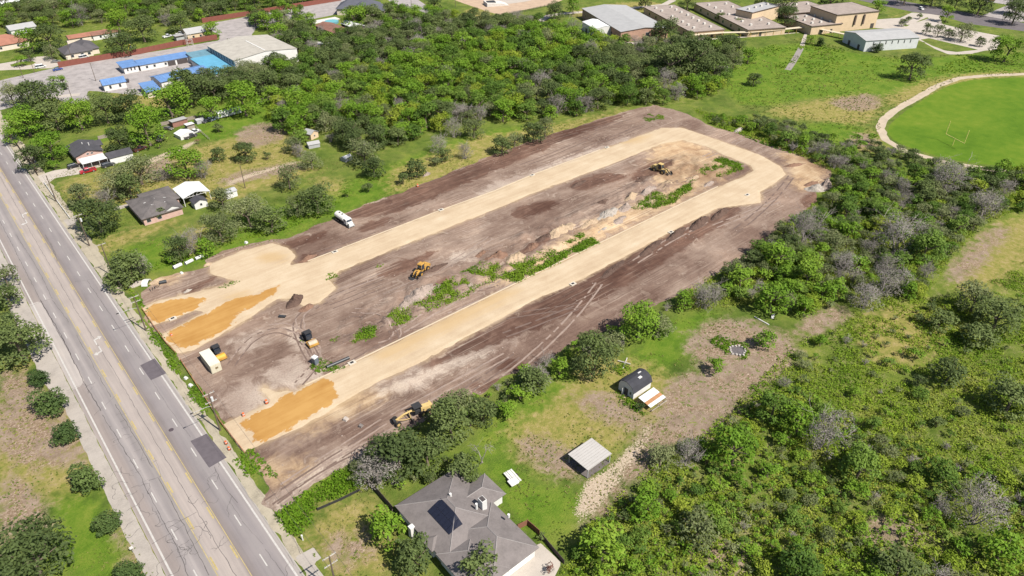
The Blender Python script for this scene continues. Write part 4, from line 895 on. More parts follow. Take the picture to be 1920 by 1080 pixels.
def vehicle(kind, label, cat, loc, rz, color, group=None):
    """kinds: sedan, suv, pickup, van; nose along +x"""
    c = paint("vehicle paint %.2f %.2f %.2f" % color, color, .35, .06, .8, spec=.5, coat=.4)
    Lh = dict(sedan=2.35, suv=2.45, pickup=2.85, van=2.6)[kind]; w = .92 if kind != 'pickup' else .98; up = .12 if kind in ('suv', 'pickup') else 0
    r = thing(dict(sedan="parked_car", suv="parked_car", pickup="pickup_truck", van="parked_van")[kind], label, cat, loc, rz, group)
    hood = .92 + up
    low = [(-Lh, .35, w * .92), (-Lh, .85 + up, w * .95), (-Lh + .1, hood, w * .93), (Lh * .45, hood + .02, w * .95), (Lh - .25, hood - .1, w * .9), (Lh, .72 + up, w * .84), (Lh, .35, w * .84)]
    if kind == 'pickup':
        MB().slab([(-Lh, .4, w * .96), (-Lh, .78, w * .96), (Lh * .45, .8, w * .96), (Lh * .45, 1.08, w * .96), (Lh - .2, 1.02, w * .92), (Lh, .85, w * .86), (Lh, .4, w * .86)]).build("body", c, r)
        b = MB()
        for s in (-1, 1): b.box(-Lh, -.45, s * w * .96 - (.08 if s > 0 else 0), s * w * .96 + (.08 if s < 0 else 0), .78, 1.18)
        b.box(-Lh, -Lh + .08, -w * .9, w * .9, .78, 1.18); b.build("bed_side", c, r); MB().box(-Lh + .09, -.46, -w * .86, w * .86, .781, .80).build("bed_floor", MACH_K, r)
        cab = (-.45, -.3, 1.0, 1.55)
    else:
        MB().slab(low).build("body", c, r)
        cab = dict(sedan=(-1.75, -1.1, .45, 1.2), suv=(-2.35, -2.1, .55, 1.25), van=(-2.5, -2.35, 1.0, 1.7))[kind]
    zt = dict(sedan=1.42, suv=1.75, pickup=1.85, van=1.95)[kind]; h0 = hood if kind != 'pickup' else 1.06
    MB().slab([(cab[0], h0 - .03, w * .9), (cab[1], zt - .05, w * .76), (cab[2], zt - .05, w * .76), (cab[3], h0 - .03, w * .88)]).build("window_glass", CABGLASS, r)
    MB().slab([(cab[1] - .06, zt - .07, w * .79), (cab[1], zt, w * .74), (cab[2] - .05, zt, w * .74), (cab[2] + .06, zt - .07, w * .79)]).build("roof", c, r)
    pl = MB()
    for x in ((cab[1] + cab[2]) / 2,):
        for s in (-1, 1): pl.tube([(x, s * w * .91, h0 - .03), (x, s * w * .775, zt - .05)], .05, 4)
    pl.build("door_pillar", c, r)
    rr = .34 + up * .6
    for x in (-Lh * .6, Lh * .62):
        for s in (-1, 1): wheel(r, x, s * (w * .96 - .09), rr, .24)
    for s in (-1, 1):
        MB().box(Lh - .12, Lh + .012, s * w * .62 - .14, s * w * .62 + .14, .62 + up, .78 + up).build("headlight", LAMP, r)
        MB().box(-Lh - .012, -Lh + .1, s * w * .75 - .1, s * w * .75 + .1, .7 + up, .85 + up).build("tail_light", paint("tail light red", (.3, .02, .02), .3), r)
    return r
def loader(label, loc, rz, yl, s=1.0):
    r = thing("wheel_loader", label, "loader", loc, rz); r.scale = (s, s, s)
    MB().slab([(-3.4, .9, .95), (-3.4, 1.9, .85), (-2.9, 2.25, .75), (-.7, 2.35, .8), (-.7, .9, .95)]).build("engine_hood", yl, r)
    MB().box(-3.7, -3.4, -1.0, 1.0, .8, 1.6).build("counterweight", yl, r)
    cb = MB().slab([(-.9, 1.5, .75), (-.8, 3.2, .68), (.55, 3.2, .68), (.85, 2.3, .72), (.6, 1.5, .75)]).build("cab", CABGLASS, r)
    MB().slab([(-1.0, 3.2, .8), (-.95, 3.38, .72), (.65, 3.38, .72), (.75, 3.2, .8)]).build("cab_roof", yl, cb)
    pq = MB()
    for s2 in (-1, 1): pq.tube([(-.85, s2 * .76, 1.5), (-.8, s2 * .7, 3.2)], .06, 4).tube([(.6, s2 * .76, 1.5), (.86, s2 * .73, 2.3), (.56, s2 * .7, 3.2)], .06, 4)
    pq.build("cab_pillar", yl, cb)
    MB().box(-.7, 1.0, -.6, .6, .8, 1.5).box(.9, 2.4, -.5, .5, .75, 1.6).build("frame", yl, r)
    for y in (-.55, .55): MB().tube([(1.6, y, 1.9), (2.7, y, 1.75), (3.7, y, .75)], [.16, .2, .14], 6).build("lift_arm", yl, r)
    MB().tube([(1.5, 0, 1.5), (2.6, 0, 2.05), (3.6, 0, 1.2)], [.1, .12, .08], 6).build("tilt_link", MACH_K, r)
    bk = MB(); P = [(3.55, .95), (3.5, .35), (3.75, .08), (4.7, .05), (4.72, .12), (3.85, .2), (3.65, .42), (3.7, 1.25), (3.6, 1.3)]
    bk.slab([(x, z, 1.4) for x, z in P])
    for y in (-1.4, 1.36): bk.add([(3.55, y, 1.25), (3.5, y, .35), (3.75, y, .08), (4.7, y, .05), (3.75, y, 1.25)] + [(3.55, y + .04, 1.25), (3.5, y + .04, .35), (3.75, y + .04, .08), (4.7, y + .04, .05), (3.75, y + .04, 1.25)], [(0, 1, 2, 3, 4), (9, 8, 7, 6, 5), (0, 4, 9, 5), (3, 8, 9, 4)])
    bk.build("bucket", MACH_K, r)
    for x in (-1.9, 1.6):
        for y in (-1.05, 1.05): wheel(r, x, y, .82, .55, rimm=yl)
    MB().tube([(-1.6, .3, 2.3), (-1.6, .3, 3.0)], .07, 6).build("exhaust_pipe", MACH_K, r)
    for y in (-.45, .45): MB().box(2.38, 2.46, y - .12, y + .12, 1.6, 1.8).build("headlight", LAMP, r)
    return r
def soil_roller(label, loc, rz, s=1.0, drum=None):
    r = thing("road_roller", label, "roller", loc, rz); r.scale = (s, s, s)
    MB().tube([(1.9, -1.05, .78), (1.9, 1.05, .78)], .78, 20).build("drum", drum or paint("dusty steel drum", (.34, .28, .21), .7, .25), r)
    f = MB(); f.box(2.7, 2.95, -1.2, 1.2, .5, 1.05).box(.75, 1.0, -1.2, 1.2, .5, 1.05)
    for y in (-1.24, 1.1): f.box(.75, 2.95, y, y + .14, .5, 1.05)
    f.build("drum_frame", MACH_Y, r)
    MB().box(.1, .8, -.35, .35, .5, 1.0).build("hitch", MACH_K, r)
    MB().slab([(-2.9, .7, .8), (-2.9, 1.5, .75), (-2.6, 1.8, .7), (-1.1, 1.85, .7), (-1.1, .7, .8)]).build("engine_hood", MACH_K, r)
    c = MB().slab([(-1.1, 1.0, .75), (-1.0, 2.0, .72), (.1, 2.0, .72), (.15, 1.0, .75)]).build("cab", CABGLASS, r)
    MB().box(-1.25, .3, -.85, .85, 2.75, 2.9).build("cab_roof", MACH_K, c); p = MB()
    for x in (-1.05, .12):
        for y in (-.72, .72): p.tube([(x, y, 1.0), (x, y, 2.76)], .06, 4)
    p.build("cab_pillar", MACH_K, c)
    for y in (-.85, .85): wheel(r, -1.6, y, .75, .5)
    return r
def grader(label, loc, rz):
    r = thing("motor_grader", label, "grader", loc, rz); r.scale = (1.0, 1.0, 1.0); Y = MACH_OLD
    MB().slab([(-4.2, .9, .7), (-4.2, 1.9, .6), (-1.7, 2.15, .65), (-1.7, .9, .75)]).build("engine_hood", Y, r)
    MB().box(-4.6, -4.2, -1.0, 1.0, 1.0, 1.9).build("rear_ripper", Y, r)
    MB().tube([(-.6, 0, 1.5), (.6, 0, 2.05), (2.4, 0, 1.95), (4.4, 0, 1.25)], [.26, .24, .22, .2], 6).build("main_frame", Y, r)
    c = MB().slab([(-1.6, 1.1, .7), (-1.5, 1.9, .68), (-.2, 1.9, .68), (-.1, 1.1, .7)]).build("cab", MACH_K, r)
    MB().box(-1.9, .1, -.95, .95, 2.85, 3.0).build("cab_roof", MACH_K, c); p = MB()
    for x in (-1.6, -.15):
        for y in (-.7, .7): p.tube([(x, y, 1.8), (x, y, 2.86)], .06, 4)
    p.build("cab_pillar", MACH_K, c)
    MB().slab([(.9, .25, 1.85), (1.05, .75, 1.85), (.95, .95, 1.85), (.85, .75, 1.85), (.78, .25, 1.85)]).build("blade", paint("worn blade steel", (.24, .2, .16), .6, .3), r)
    MB().tube([(4.1, 0, 1.1), (2.4, .6, .75), (1.1, .8, .75)], .1, 5).tube([(4.1, 0, 1.1), (2.4, -.6, .75), (1.1, -.8, .75)], .1, 5).build("draw_bar", Y, r)
    tr = MB()
    for y in (-.7, .7): tr.tube([(1.2, y * .4, 2.2), (1.2, y * 1.6, 1.0)], .09, 5)
    tr.build("blade_lift", Y, r)
    MB().tube([(4.3, -1.0, .7), (4.3, 1.0, .7)], .14, 6).build("front_axle", Y, r); MB().box(4.4, 5.0, -.5, .5, .9, 1.4).build("front_weight", MACH_K, r)
    for y in (-1.05, 1.05):
        wheel(r, 4.3, y, .7, .4, rimm=Y)
        for x in (-3.4, -1.9): wheel(r, x, y, .7, .42, rimm=Y)
    return r
sx = lambda px, py, z=0: (*at(px, py, z), 0)
loader("yellow wheel loader with its black bucket lowered on the dark scraped soil", sx(790, 512), heading((797, 504), (778, 521)), MACH_Y, 1.0)
loader("worn yellow wheel loader near the bend of the loop road", sx(1238, 323), heading((1228, 318), (1250, 326)), MACH_OLD, 1.05)
soil_roller("road roller with a pale drum standing alone on the grey dirt", sx(581, 641), heading((574, 630), (591, 650)), 1.05)
soil_roller("road roller with a yellow front parked against the beige container", sx(410, 667), heading((402, 656), (419, 677)), 1.0, paint("yellow drum shell", (.48, .25, .03), .6, .15))
grader("sandy yellow motor grader with a black cab beside the dark tree", sx(776, 781), heading((800, 768), (752, 789)))
# tanker truck
r = thing("water_truck", "white tanker truck parked at the upper edge of the dirt", "truck", sx(646, 418), heading((632, 408), (656, 424))); r.scale = (1.05, 1.05, 1.05)
prof = [(math.cos(a) * 1.25, 1.95 + math.sin(a) * .95) for a in [k * math.pi / 7 for k in range(14)]]
m = MB(); m.add([(x, y * (.86 if abs(x + 1.2) > 2.5 else 1), 1.95 + (z - 1.95) * (.86 if abs(x + 1.2) > 2.5 else 1)) for x in (-3.95, -3.6, 1.2, 1.5) for y, z in prof],
             [tuple(range(14))[::-1], tuple(range(42, 56))] + [(i * 14 + k, i * 14 + (k + 1) % 14, (i + 1) * 14 + (k + 1) % 14, (i + 1) * 14 + k) for i in range(3) for k in range(14)])
tk = m.build("tank", paint("dusty white tank", (.52, .505, .46), .5, .12), r, smooth=False)
for x in (-2.2, -.6): MB().tube([(x, 0, 2.85), (x, 0, 3.02)], .3, 10).build("hatch", MACH_K, tk)
MB().box(-3.9, 4.2, -.45, .45, .7, .95).build("chassis", MACH_K, r)
c = MB().slab([(1.7, .9, 1.1), (1.7, 2.6, 1.02), (2.9, 2.6, 1.0), (3.25, 1.75, 1.05), (3.25, .9, 1.1)]).build("cab", TRIM, r)
MB().slab([(2.92, 2.5, .9), (3.3, 1.8, .95), (3.27, 1.78, .95), (2.88, 2.5, .9)]).build("windscreen", CABGLASS, c)
for s in (-1, 1): MB().box(1.95, 2.85, s * 1.03 - .03, s * 1.03 + .03, 1.75, 2.35).build("side_window", CABGLASS, c)
MB().slab([(3.25, .8, .8), (3.25, 1.65, .8), (4.3, 1.5, .72), (4.4, .8, .72)]).build("bonnet", paint("dusty white tank", None), r); MB().box(4.4, 4.55, -1.1, 1.1, .5, .8).build("bumper", STEEL, r)
for x in (-3.0, -1.8, 3.6):
    for y in (-1.0, 1.0): wheel(r, x, y, .52, .35)
for s in (-1, 1): MB().box(4.36, 4.44, s * .8 - .14, s * .8 + .14, .95, 1.2).build("headlight", LAMP, r)
# storage container
r = thing("storage_container", "beige corrugated storage container on the site beside the highway", "container", (31.4, 151.3, 0), 0)
BE = paint("beige container paint", (.42, .385, .29), .7, .12, .6)
MB().box(-1.25, 1.25, -3.5, 3.5, .12, 2.6).build("body", BE, r); c = MB()
for k in range(16):
    for x in (-1.29, 1.25): c.box(x, x + .04, -3.35 + k * .43, -3.15 + k * .43, .25, 2.5)
tag(c.build("corrugation", BE, r), kind='stuff')
MB().box(-1.28, 1.28, -3.53, 3.53, 2.6, 2.66).build("roof", paint("pale beige container roof", (.48, .455, .37), .7, .1), r)
for x in (-.62, .62): MB().box(x - .58, x + .58, -3.56, -3.5, .25, 2.45).build("door", BE, r)
MB().box(-.2, .5, -3.59, -3.56, 1.2, 1.75).build("name_plate", paint("brown plate", (.15, .11, .06), .7), r)
# portable toilet
r = thing("portable_toilet", "grey portable toilet with a white roof at the weedy corner", "toilet", sx(592, 682), .3)
MB().box(-.6, .6, -.6, .6, .1, 2.1).build("cabin", paint("grey plastic", (.11, .125, .145), .5, .1), r); MB().slab([(-.68, 2.1, .68), (-.55, 2.35, .55), (.55, 2.35, .55), (.68, 2.1, .68)]).build("roof", TRIM, r); MB().box(-.66, -.6, -.4, .4, .2, 1.95).build("door", paint("dark grey plastic", (.07, .08, .09), .5), r)
# cars
for k, label, px, py, rz, col in (
    ('suv', "black suv on the pink house drive nearest the highway", 140, 314, .05, (.012, .012, .014)), ('pickup', "red pickup truck on the drive below the white canopy", 166, 323, math.pi + .0, (.32, .015, .022)), ('suv', "dark grey suv beside the long white garage", 204, 312, .1, (.03, .032, .034)),
    ('pickup', "old maroon pickup truck on the grass behind the garage", 263, 282, .35, (.075, .022, .018)), ('pickup', "dark pickup parked in front of the white metal shelter", 358, 258, .2, (.055, .05, .05)), ('pickup', "white pickup behind the dark pickup at the metal shelter", 364, 250, .1, (.55, .55, .53)),
    ('pickup', "grey old pickup under the large bright tree", 302, 262, 1.0, (.12, .115, .105)), ('sedan', "dull brown old car beside the brick hut", 316, 243, -1.1, (.13, .115, .095)), ('suv', "blue grey car between the round tree and the white trailer", 400, 226, .2, (.12, .15, .20)), ('sedan', "dark car next to the blue grey car by the white trailer", 389, 229, .2, (.05, .05, .06)),
    ('van', "white van on the circular drive of the dark roofed house", 77, 127, .0, (.58, .58, .56)), ('sedan', "grey car at the end of the circular drive", 105, 117, -.2, (.17, .16, .15)), ('sedan', "blue car at the left end of the red wall", 109, 132, .1, (.025, .06, .22)), ('van', "white van against the wall of the dark roofed house", 158, 109, .2, (.58, .58, .56)),
    ('pickup', "white pickup truck on the grass beyond the red wall", 314, 70, .3, (.58, .58, .56)), ('pickup', "second white pickup truck beside the yellow house", 338, 65, .3, (.55, .55, .53)), ('suv', "white suv driving on the far highway", 1727, 18, -2.28, (.6, .6, .58)), ('sedan', "white car parked among the trees at the far left edge", 14, 70, .1, (.55, .55, .54)),
    ('sedan', "red car at the top right corner by the side street", 1858, 2, -.8, (.3, .04, .04)), ('sedan', "small dark car beside the small blue roofed house", 239, 153, 1.3, (.03, .03, .035)), ('sedan', "dark car under the tree at the highway pavement, top left", 22, 247, -1.2, (.03, .03, .03)), ('van', "white van half hidden in the trees behind the white hall", 608, 79, .2, (.58, .58, .57)), ('pickup', "red pickup by the dark hip roofed building at the top", 690, 0, .3, (.35, .04, .04))):
    vehicle(k, label, dict(sedan="car", suv="car", pickup="pickup truck", van="van")[k], sx(px, py), rz, col)
# caravan
r = thing("caravan", "long white travel trailer parked at the edge of the mown lawn", "caravan", sx(431, 217), .0)
pr = [(-1.25, .6), (-1.25, 2.5), (-1.0, 2.85), (1.0, 2.85), (1.25, 2.5), (1.25, .6)]
MB().add([(x, y, z) for x in (-5.4, 5.2) for y, z in pr], [tuple(range(6))[::-1], tuple(range(6, 12))] + [(i, (i + 1) % 6, 6 + (i + 1) % 6, 6 + i) for i in range(6)]).build("body", WHITE_METAL, r)
for x in (-3.6, -.6, 1.2, 3.6): MB().box(x - .3, x + .3, -.3, .3, 2.85, 3.0).build("roof_vent", STEEL, r)
for x in (-3, 0, 3): MB().box(x - .5, x + .5, -1.28, -1.25, 1.5, 2.1).build("window", GLASS, r)
for x in (-.6, .5):
    for y in (-1.0, 1.0): wheel(r, x, y, .36, .24)
MB().tube([(5.2, 0, .65), (6.5, 0, .6)], .08, 5).build("tow_bar", MACH_K, r)
# ------------------------------------------------------------------ poles, fences, heaps and small things
POLE = paint("creosoted pole", (.10, .075, .055), .9, .3, 2)
WIRE = paint("wire", (.05, .05, .05), .5)
POLES = []
def utility_pole(label, px, py, h=11.0, arms=(0.4,), transformer=False, lamp=0, base=None, group=None):
    x, y = base or at(px, py); r = thing("utility_pole", label, "pole", (x, y, 0), 0, group)
    MB().tube([(0, 0, -.2), (0, 0, h)], [.20, .13], 8).build("pole", POLE, r)
    for d in arms:
        MB().box(-1.25, 1.25, -.07, .07, h - d - .07, h - d + .07).build("crossarm", paint("grey crossarm", (.33, .30, .26), .9), r)
        for u in (-1.1, -.55, .55, 1.1): MB().tube([(u, 0, h - d + .07), (u, 0, h - d + .3)], .06, 5).build("insulator", paint("glazed insulator", (.3, .3, .32), .3), r)
    if transformer: MB().tube([(.38, .1, h - 2.4), (.38, .1, h - 1.35)], .28, 10).build("transformer", paint("pale grey transformer", (.45, .46, .46), .5, .1), r)
    if lamp: MB().tube([(0, 0, h - 3.6), (-1.2, 0, h - 3.2), (-lamp, 0, h - 3.1)], .05, 5).build("lamp_arm", STEEL, r); MB().slab([(-lamp - .7, h - 3.16, .1), (-lamp - .6, h - 3.0, .14), (-lamp, h - 3.0, .1), (-lamp, h - 3.16, .1)]).build("street_lamp", MACH_K, r)
    POLES.append((x, y, h)); return r
bx, by = at(617, 1043, 11)
utility_pole("utility pole with two crossarms at the bottom by the concrete pad", 0, 0, 11, (.1, 2.2), base=(bx, by))
utility_pole("utility pole with a transformer and street lamp beside the site fence", 413, 807, 11, (.1, 2.4), True, 4.0)
utility_pole("utility pole with a street lamp at the first mouth of the site", 274, 620, 11, (.1, 1.6), False, 4.5)
utility_pole("utility pole with one crossarm beside the dark tree at the site corner", 212, 518, 11, (.1,))
utility_pole("utility pole with a transformer in front of the brown roofed house", 168, 461, 11, (.1,), True)
utility_pole("plain utility pole behind the white rail fence", 106, 378, 10, ())
for i, (px, py, px2, py2, lab) in enumerate(((44, 146, 37, 124, "thin pole on the verge of the small road, top left"), (65, 136, 60, 121, "second thin pole on the verge of the small road"), (139, 196, 131, 176, "pole at the lower edge of the grey car park"), (460, 353, 450, 328, "slim pole standing on the tan grass above the green strip"), (772, 18, 770, -2, "pole beside the small lane at the top, left"),
        (798, 27, 797, 2, "pole beside the small lane at the top, right"), (854, 13, 853, -4, "pole on the grass bank left of the plaza"), (137, 116, 134, 102, "pole in front of the dark hip roofed house"), (180, 152, 175, 136, "lamp pole on the grey car park"))):
    x, y = at(px, py); h = 9.0; r = thing("pole", lab, "pole", (x, y, 0)); MB().tube([(0, 0, 0), (0, 0, h)], [.16, .1], 6).build("shaft", POLE, r); MB().box(-.5, .5, -.05, .05, h - .3, h - .2).build("bracket", POLE, r)
w = thing("power_line", "pair of overhead wires running along the highway poles", "wires", (POLES[0][0], POLES[0][1], 0))
for a, b in zip(POLES[:5], POLES[1:6]):
    for u in (-1.1, 1.1):
        n = 12; pts = []
        for k in range(n + 1):
            q = k / n; pts.append((a[0] + (b[0] - a[0]) * q + u - w.location.x, a[1] + (b[1] - a[1]) * q - w.location.y, 11.1 + (min(b[2], 11) - 11) * q - 3.2 * q * (1 - q)))
        MB().tube(pts, .022, 4, caps=False).build("wire", WIRE, w)
a = POLES[0]; 
for u in (-1.1, 1.1): MB().tube([(u, 0, 11.1), (u, -20, 9.8), (u, -45, 11)], .022, 4, caps=False).build("wire", WIRE, w)
def fence(label, pts, h, m, kind='panel', step=2.5, post=True, name="fence", gap=.0, pm=None):
    Ls = pts if not isinstance(pts[0][0], int) else line(pts); x, y = Ls[0]; r = thing(name, label, "fence", (x, y, 0)); cache = {}
    def put(nm, key, mk, mat, loc, rz):
        if key not in cache: cache[key] = mk().build(nm, mat, r)
        o = cache[key] if cache[key].get('_used') is None and not put.__dict__.get(key) else cache[key].copy()
        if o is not cache[key]: COL.objects.link(o); o.parent = r
        put.__dict__[key] = True; o.location = loc; o.rotation_euler = (0, 0, rz)
    for a, b in zip(Ls, Ls[1:]):
        l = math.hypot(b[0] - a[0], b[1] - a[1]); n = max(1, round(l / step)); rz = math.atan2(b[1] - a[1], b[0] - a[0]); s = l / n
        for i in range(n):
            p = (a[0] + (b[0] - a[0]) * i / n - x, a[1] + (b[1] - a[1]) * i / n - y, 0)
            if kind == 'panel': put("panel", f"p{s:.3f}{id(a)}", lambda: MB().box(.04, s - .04, -.04, .04, .05, h), m, p, rz)
            else: 
                for z in (h * .45, h * .9): put("rail", f"r{z:.2f}{s:.3f}{id(a)}", lambda: MB().box(0, s, -.04, .04, z - .06, z + .06), m, p, rz)
            if post: put("post", "post", lambda: MB().box(-.07, .07, -.07, .07, 0, h + .12), pm or m, p, rz)
    return r
REDW = paint("red brown wall", (.16, .055, .040), .9, .25, .5)
fence("long red brown wall along the car park, near section", [(111, 127), (180, 115), (260, 102), (340, 85), (408, 74)], 3.0, REDW, step=3.2, name="boundary_wall")
fence("long red brown wall at the top, far section", [(380, 43), (470, 29), (560, 14), (640, 1)], 3.0, REDW, step=3.6, name="boundary_wall")
fence("dark wooden fence along the pavement before the pink house", [(25, 262), (50, 297), (72, 330)], 1.3, paint("brown fence boards", (.12, .085, .06), .9), step=2.4)
fence("white rail fence along the pavement by the tan yard", [(84, 345), (105, 375), (132, 411)], 1.1, TRIM, 'rail', 3)
fence("weathered wooden fence behind the old cars", [(303, 236), (345, 228), (380, 220), (410, 212)], 1.6, paint("grey fence boards", (.22, .185, .15), .9), step=2.4)
fence("weathered wooden fence at the end of the mown lawn by the woods", [(482, 195), (503, 188), (525, 184)], 1.8, paint("grey fence boards", None), step=2.4)
fence("wooden fence of grey boards behind the pink house", [(185, 262), (196, 259), (208, 257)], 1.5, paint("grey fence boards", None), step=2.4)
fence("wire stock fence beside the old vehicles", [(365, 238), (380, 252), (394, 264)], 1.2, paint("grey timber", None), 'rail', 3)
fence("dark board fence from the dead tree to the grey roofed house", [(688, 905), (712, 930), (738, 960)], 1.6, WALL_DARK, step=2.0)
fence("brown board fence round the planted bed by the concrete drive", [(971, 993), (989, 984), (1012, 1004)], 1.5, paint("red brown boards", (.17, .075, .045), .9), step=2.0)
fence("dark low fence along the concrete drive", [(1014, 1006), (1034, 1030), (1058, 1058)], 1.2, WALL_DARK, step=2.0)
fence("black silt fence along the grass by the gravel entrance", [(596, 957), (640, 938), (676, 920)], .7, MACH_K, step=2.0)
fence("rusty mesh fence along the front of the site, upper part", [(268, 582), (290, 615), (312, 645), (330, 664)], .9, paint("orange mesh", (.30, .14, .07), .9), 'rail', 2.5)
fence("rusty mesh fence along the front of the site, lower part", [(340, 678), (380, 740), (416, 796), (460, 852)], .9, paint("orange mesh", None), 'rail', 2.5)
fence("brown mesh fence along the plaza at the top", [(935, 30), (985, 22), (1035, 10)], 1.4, TRIM_BROWN, 'rail', 4)
fence("dark railing along the school lawn path", [(1015, 42), (1050, 33), (1116, 29)], 1.3, MACH_K, 'rail', 4)
# heaps of soil and stone
def heap_mat(name, c):
    t = T(name); p = t.pos(); n1, n2, n3 = t.noise(.5, 5, .65, p), t.noise(2.2, 5, .7, p), t.voro(1.8, p)
    f = t.math('ADD', t.math('MULTIPLY', n1, .5), t.math('MULTIPLY', n2, .5))
    return t.out(t.ramp(f, [(.32, [k * .5 for k in c]), (.5, c), (.68, [k * 1.35 for k in c])]), .95, bump=t.math('ADD', n2, t.math('MULTIPLY', n3, .5)), bdist=.25, bstr=1.0, spec=.1)
HM = dict(grey=heap_mat("grey gravelly soil", (.24, .19, .16)), brown=heap_mat("dark brown soil", (.085, .055, .043)), tan=heap_mat("tan sandy soil", (.31, .23, .155)), red=heap_mat("red brown soil", (.16, .095, .066)), pale=heap_mat("pale broken concrete", (.27, .238, .205)))
def heap(px, py, rx, ry, h, kind, label, rot=0.0, seed=1, name="dirt_pile", cat="dirt pile"):
    x, y = at(px, py); a = metres(x, y, 0, rx); b = metres(x, y, 0, ry)
    nr, na = 11, 30; V = [(0, 0, h)]; rng = np.random.default_rng(seed * 13 + 5)
    for i in range(1, nr + 1):
        for k in range(na):
            t_ = k * 2 * math.pi / na; q = i / nr; rr = q * (1 + .22 * fbm(np.array([math.cos(t_) * 2 + seed * 7.0]), np.array([math.sin(t_) * 2.0]), 1.2, 2, seed)[0])
            X, Y = math.cos(t_) * rr * a, math.sin(t_) * rr * b
            z = h * ((1 - q) ** .8 * (1 + .25 * (1 - q))) ; z = z * (1 + .8 * fbm(np.array([X + seed * 31]), np.array([Y]), 1.9, 3, seed)[0]) + .18 * (1 - q) * rng.normal() * min(1, h)
            V.append((X, Y, max(z, .02) if i < nr else -.04))
    F = [(0, 1 + k, 1 + (k + 1) % na) for k in range(na)] + [(1 + i * na + k, 1 + (i + 1) * na + k, 1 + (i + 1) * na + (k + 1) % na, 1 + i * na + (k + 1) % na) for i in range(nr - 1) for k in range(na)]
    m = MB(); m.add(V, F); o = m.build(name, HM[kind], None, (x, y, .01), rot, True)
    return tag(o, label, cat)
for a in ((790, 552, 48, 20, 1.6, 'grey', "long grey heap of gravelly soil above the first weeds", .12), (760, 574, 26, 14, 1.2, 'grey', "lower grey heap at the left end of the first weeds", .1), (815, 505, 36, 9, 1.0, 'brown', "dark brown ridge of soil beside the yellow wheel loader", .0), (885, 535, 22, 9, .7, 'grey', "flat grey heap among the first weeds", .1),
          (930, 485, 30, 16, 1.9, 'red', "red brown mound in the middle of the rough strip", .0), (968, 486, 26, 17, 2.0, 'tan', "tan conical mound next to the red brown mound", .2), (905, 478, 22, 10, 1.2, 'red', "smaller red brown mound left of the tan cone", .1), (1000, 465, 24, 10, 1.0, 'red', "low reddish mound behind the tan cone", .1),
          (1052, 434, 42, 15, 1.9, 'tan', "broad tan mound beside the scraped brown soil", .15), (1020, 448, 30, 10, 1.0, 'brown', "dark slope of soil at the left of the broad tan mound", .1), (1105, 420, 24, 10, 1.2, 'tan', "small tan mound right of the broad tan mound", .1), (1130, 431, 22, 5, .5, 'pale', "flat pale slab heap at the road edge", .12),
          (1140, 402, 34, 14, 1.6, 'pale', "pale heap of broken concrete in the rough strip", .1), (1172, 392, 26, 10, 1.5, 'grey', "grey heap right of the broken concrete", .1), (1160, 415, 28, 10, .9, 'grey', "grey weedy heap below the broken concrete", .1), (1185, 372, 24, 10, 1.5, 'tan', "tan mound behind the second weeds", .1), (1215, 360, 30, 10, 1.6, 'grey', "grey mound behind the second weeds", .1), (1255, 350, 24, 8, 1.2, 'tan', "tan mound among the far weeds", .1),
          (1130, 380, 30, 8, .9, 'brown', "brown ridge behind the broken concrete", .1), (1200, 338, 26, 7, .8, 'brown', "dark brown ridge below the worn wheel loader", .1), (1300, 335, 26, 8, .8, 'tan', "low tan mound below the far weeds", .1), (1330, 345, 20, 6, .7, 'grey', "low grey mound near the road bend", .1), (1085, 345, 24, 6, .5, 'brown', "long low dark heap beside the upper road", .1),
          (553, 566, 24, 13, 1.5, 'brown', "dark brown soil heap on the pale stone near the site mouth", .5), (574, 578, 18, 9, .8, 'red', "reddish soil spill beside the dark brown heap", .3), (578, 485, 20, 7, .8, 'red', "reddish soil heap on the upper road edge", .1), (800, 328, 9, 4, .8, 'grey', "little grey heap at the grass edge above the site", .1),
          (1350, 402, 34, 9, 1.5, 'brown', "end of the dark brown soil ridge along the lower road", .18), (1310, 420, 38, 10, 1.5, 'brown', "second part of the dark brown soil ridge along the lower road", .18), (1268, 440, 36, 9, 1.2, 'brown', "third part of the dark brown soil ridge along the lower road", .18), (1220, 466, 40, 9, .8, 'brown', "low trailing part of the dark brown soil ridge", .18), (1150, 505, 46, 8, .5, 'brown', "flattened tail of the dark brown soil ridge", .18),
          (1530, 356, 24, 10, 2.2, 'pale', "weedy grey mound of soil with a dark cut face at the dirt corner", -.6), (1548, 350, 20, 12, 2.4, 'grey', "tall grey green mound at the dirt corner", .1), (1385, 245, 16, 6, 1.3, 'pale', "pale heap at the far edge of the dirt", .1), (1516, 286, 10, 5, .9, 'pale', "pale heap of rubble beside the far weeds", .1), (1490, 310, 24, 6, .7, 'red', "reddish rough soil at the far right corner of the site", -.4), (1520, 345, 20, 7, .6, 'red', "orange brown rough soil beside the grey mound", -.2),
          (258, 533, 16, 7, .8, 'pale', "pale heap of broken slabs at the corner by the highway", .2), (295, 527, 16, 8, .6, 'tan', "tan heap beside the broken slabs at the corner", .1), (352, 546, 9, 4, .5, 'pale', "small pinkish spoil heap on the purple dirt", .1), (390, 496, 10, 5, .6, 'tan', "tan bank at the edge of the sandy pad", .1), (985, 694, 20, 5, .3, 'pale', "flat white rubble at the dirt edge", .2)):
    heap(*a, seed=int(a[0]) % 97)
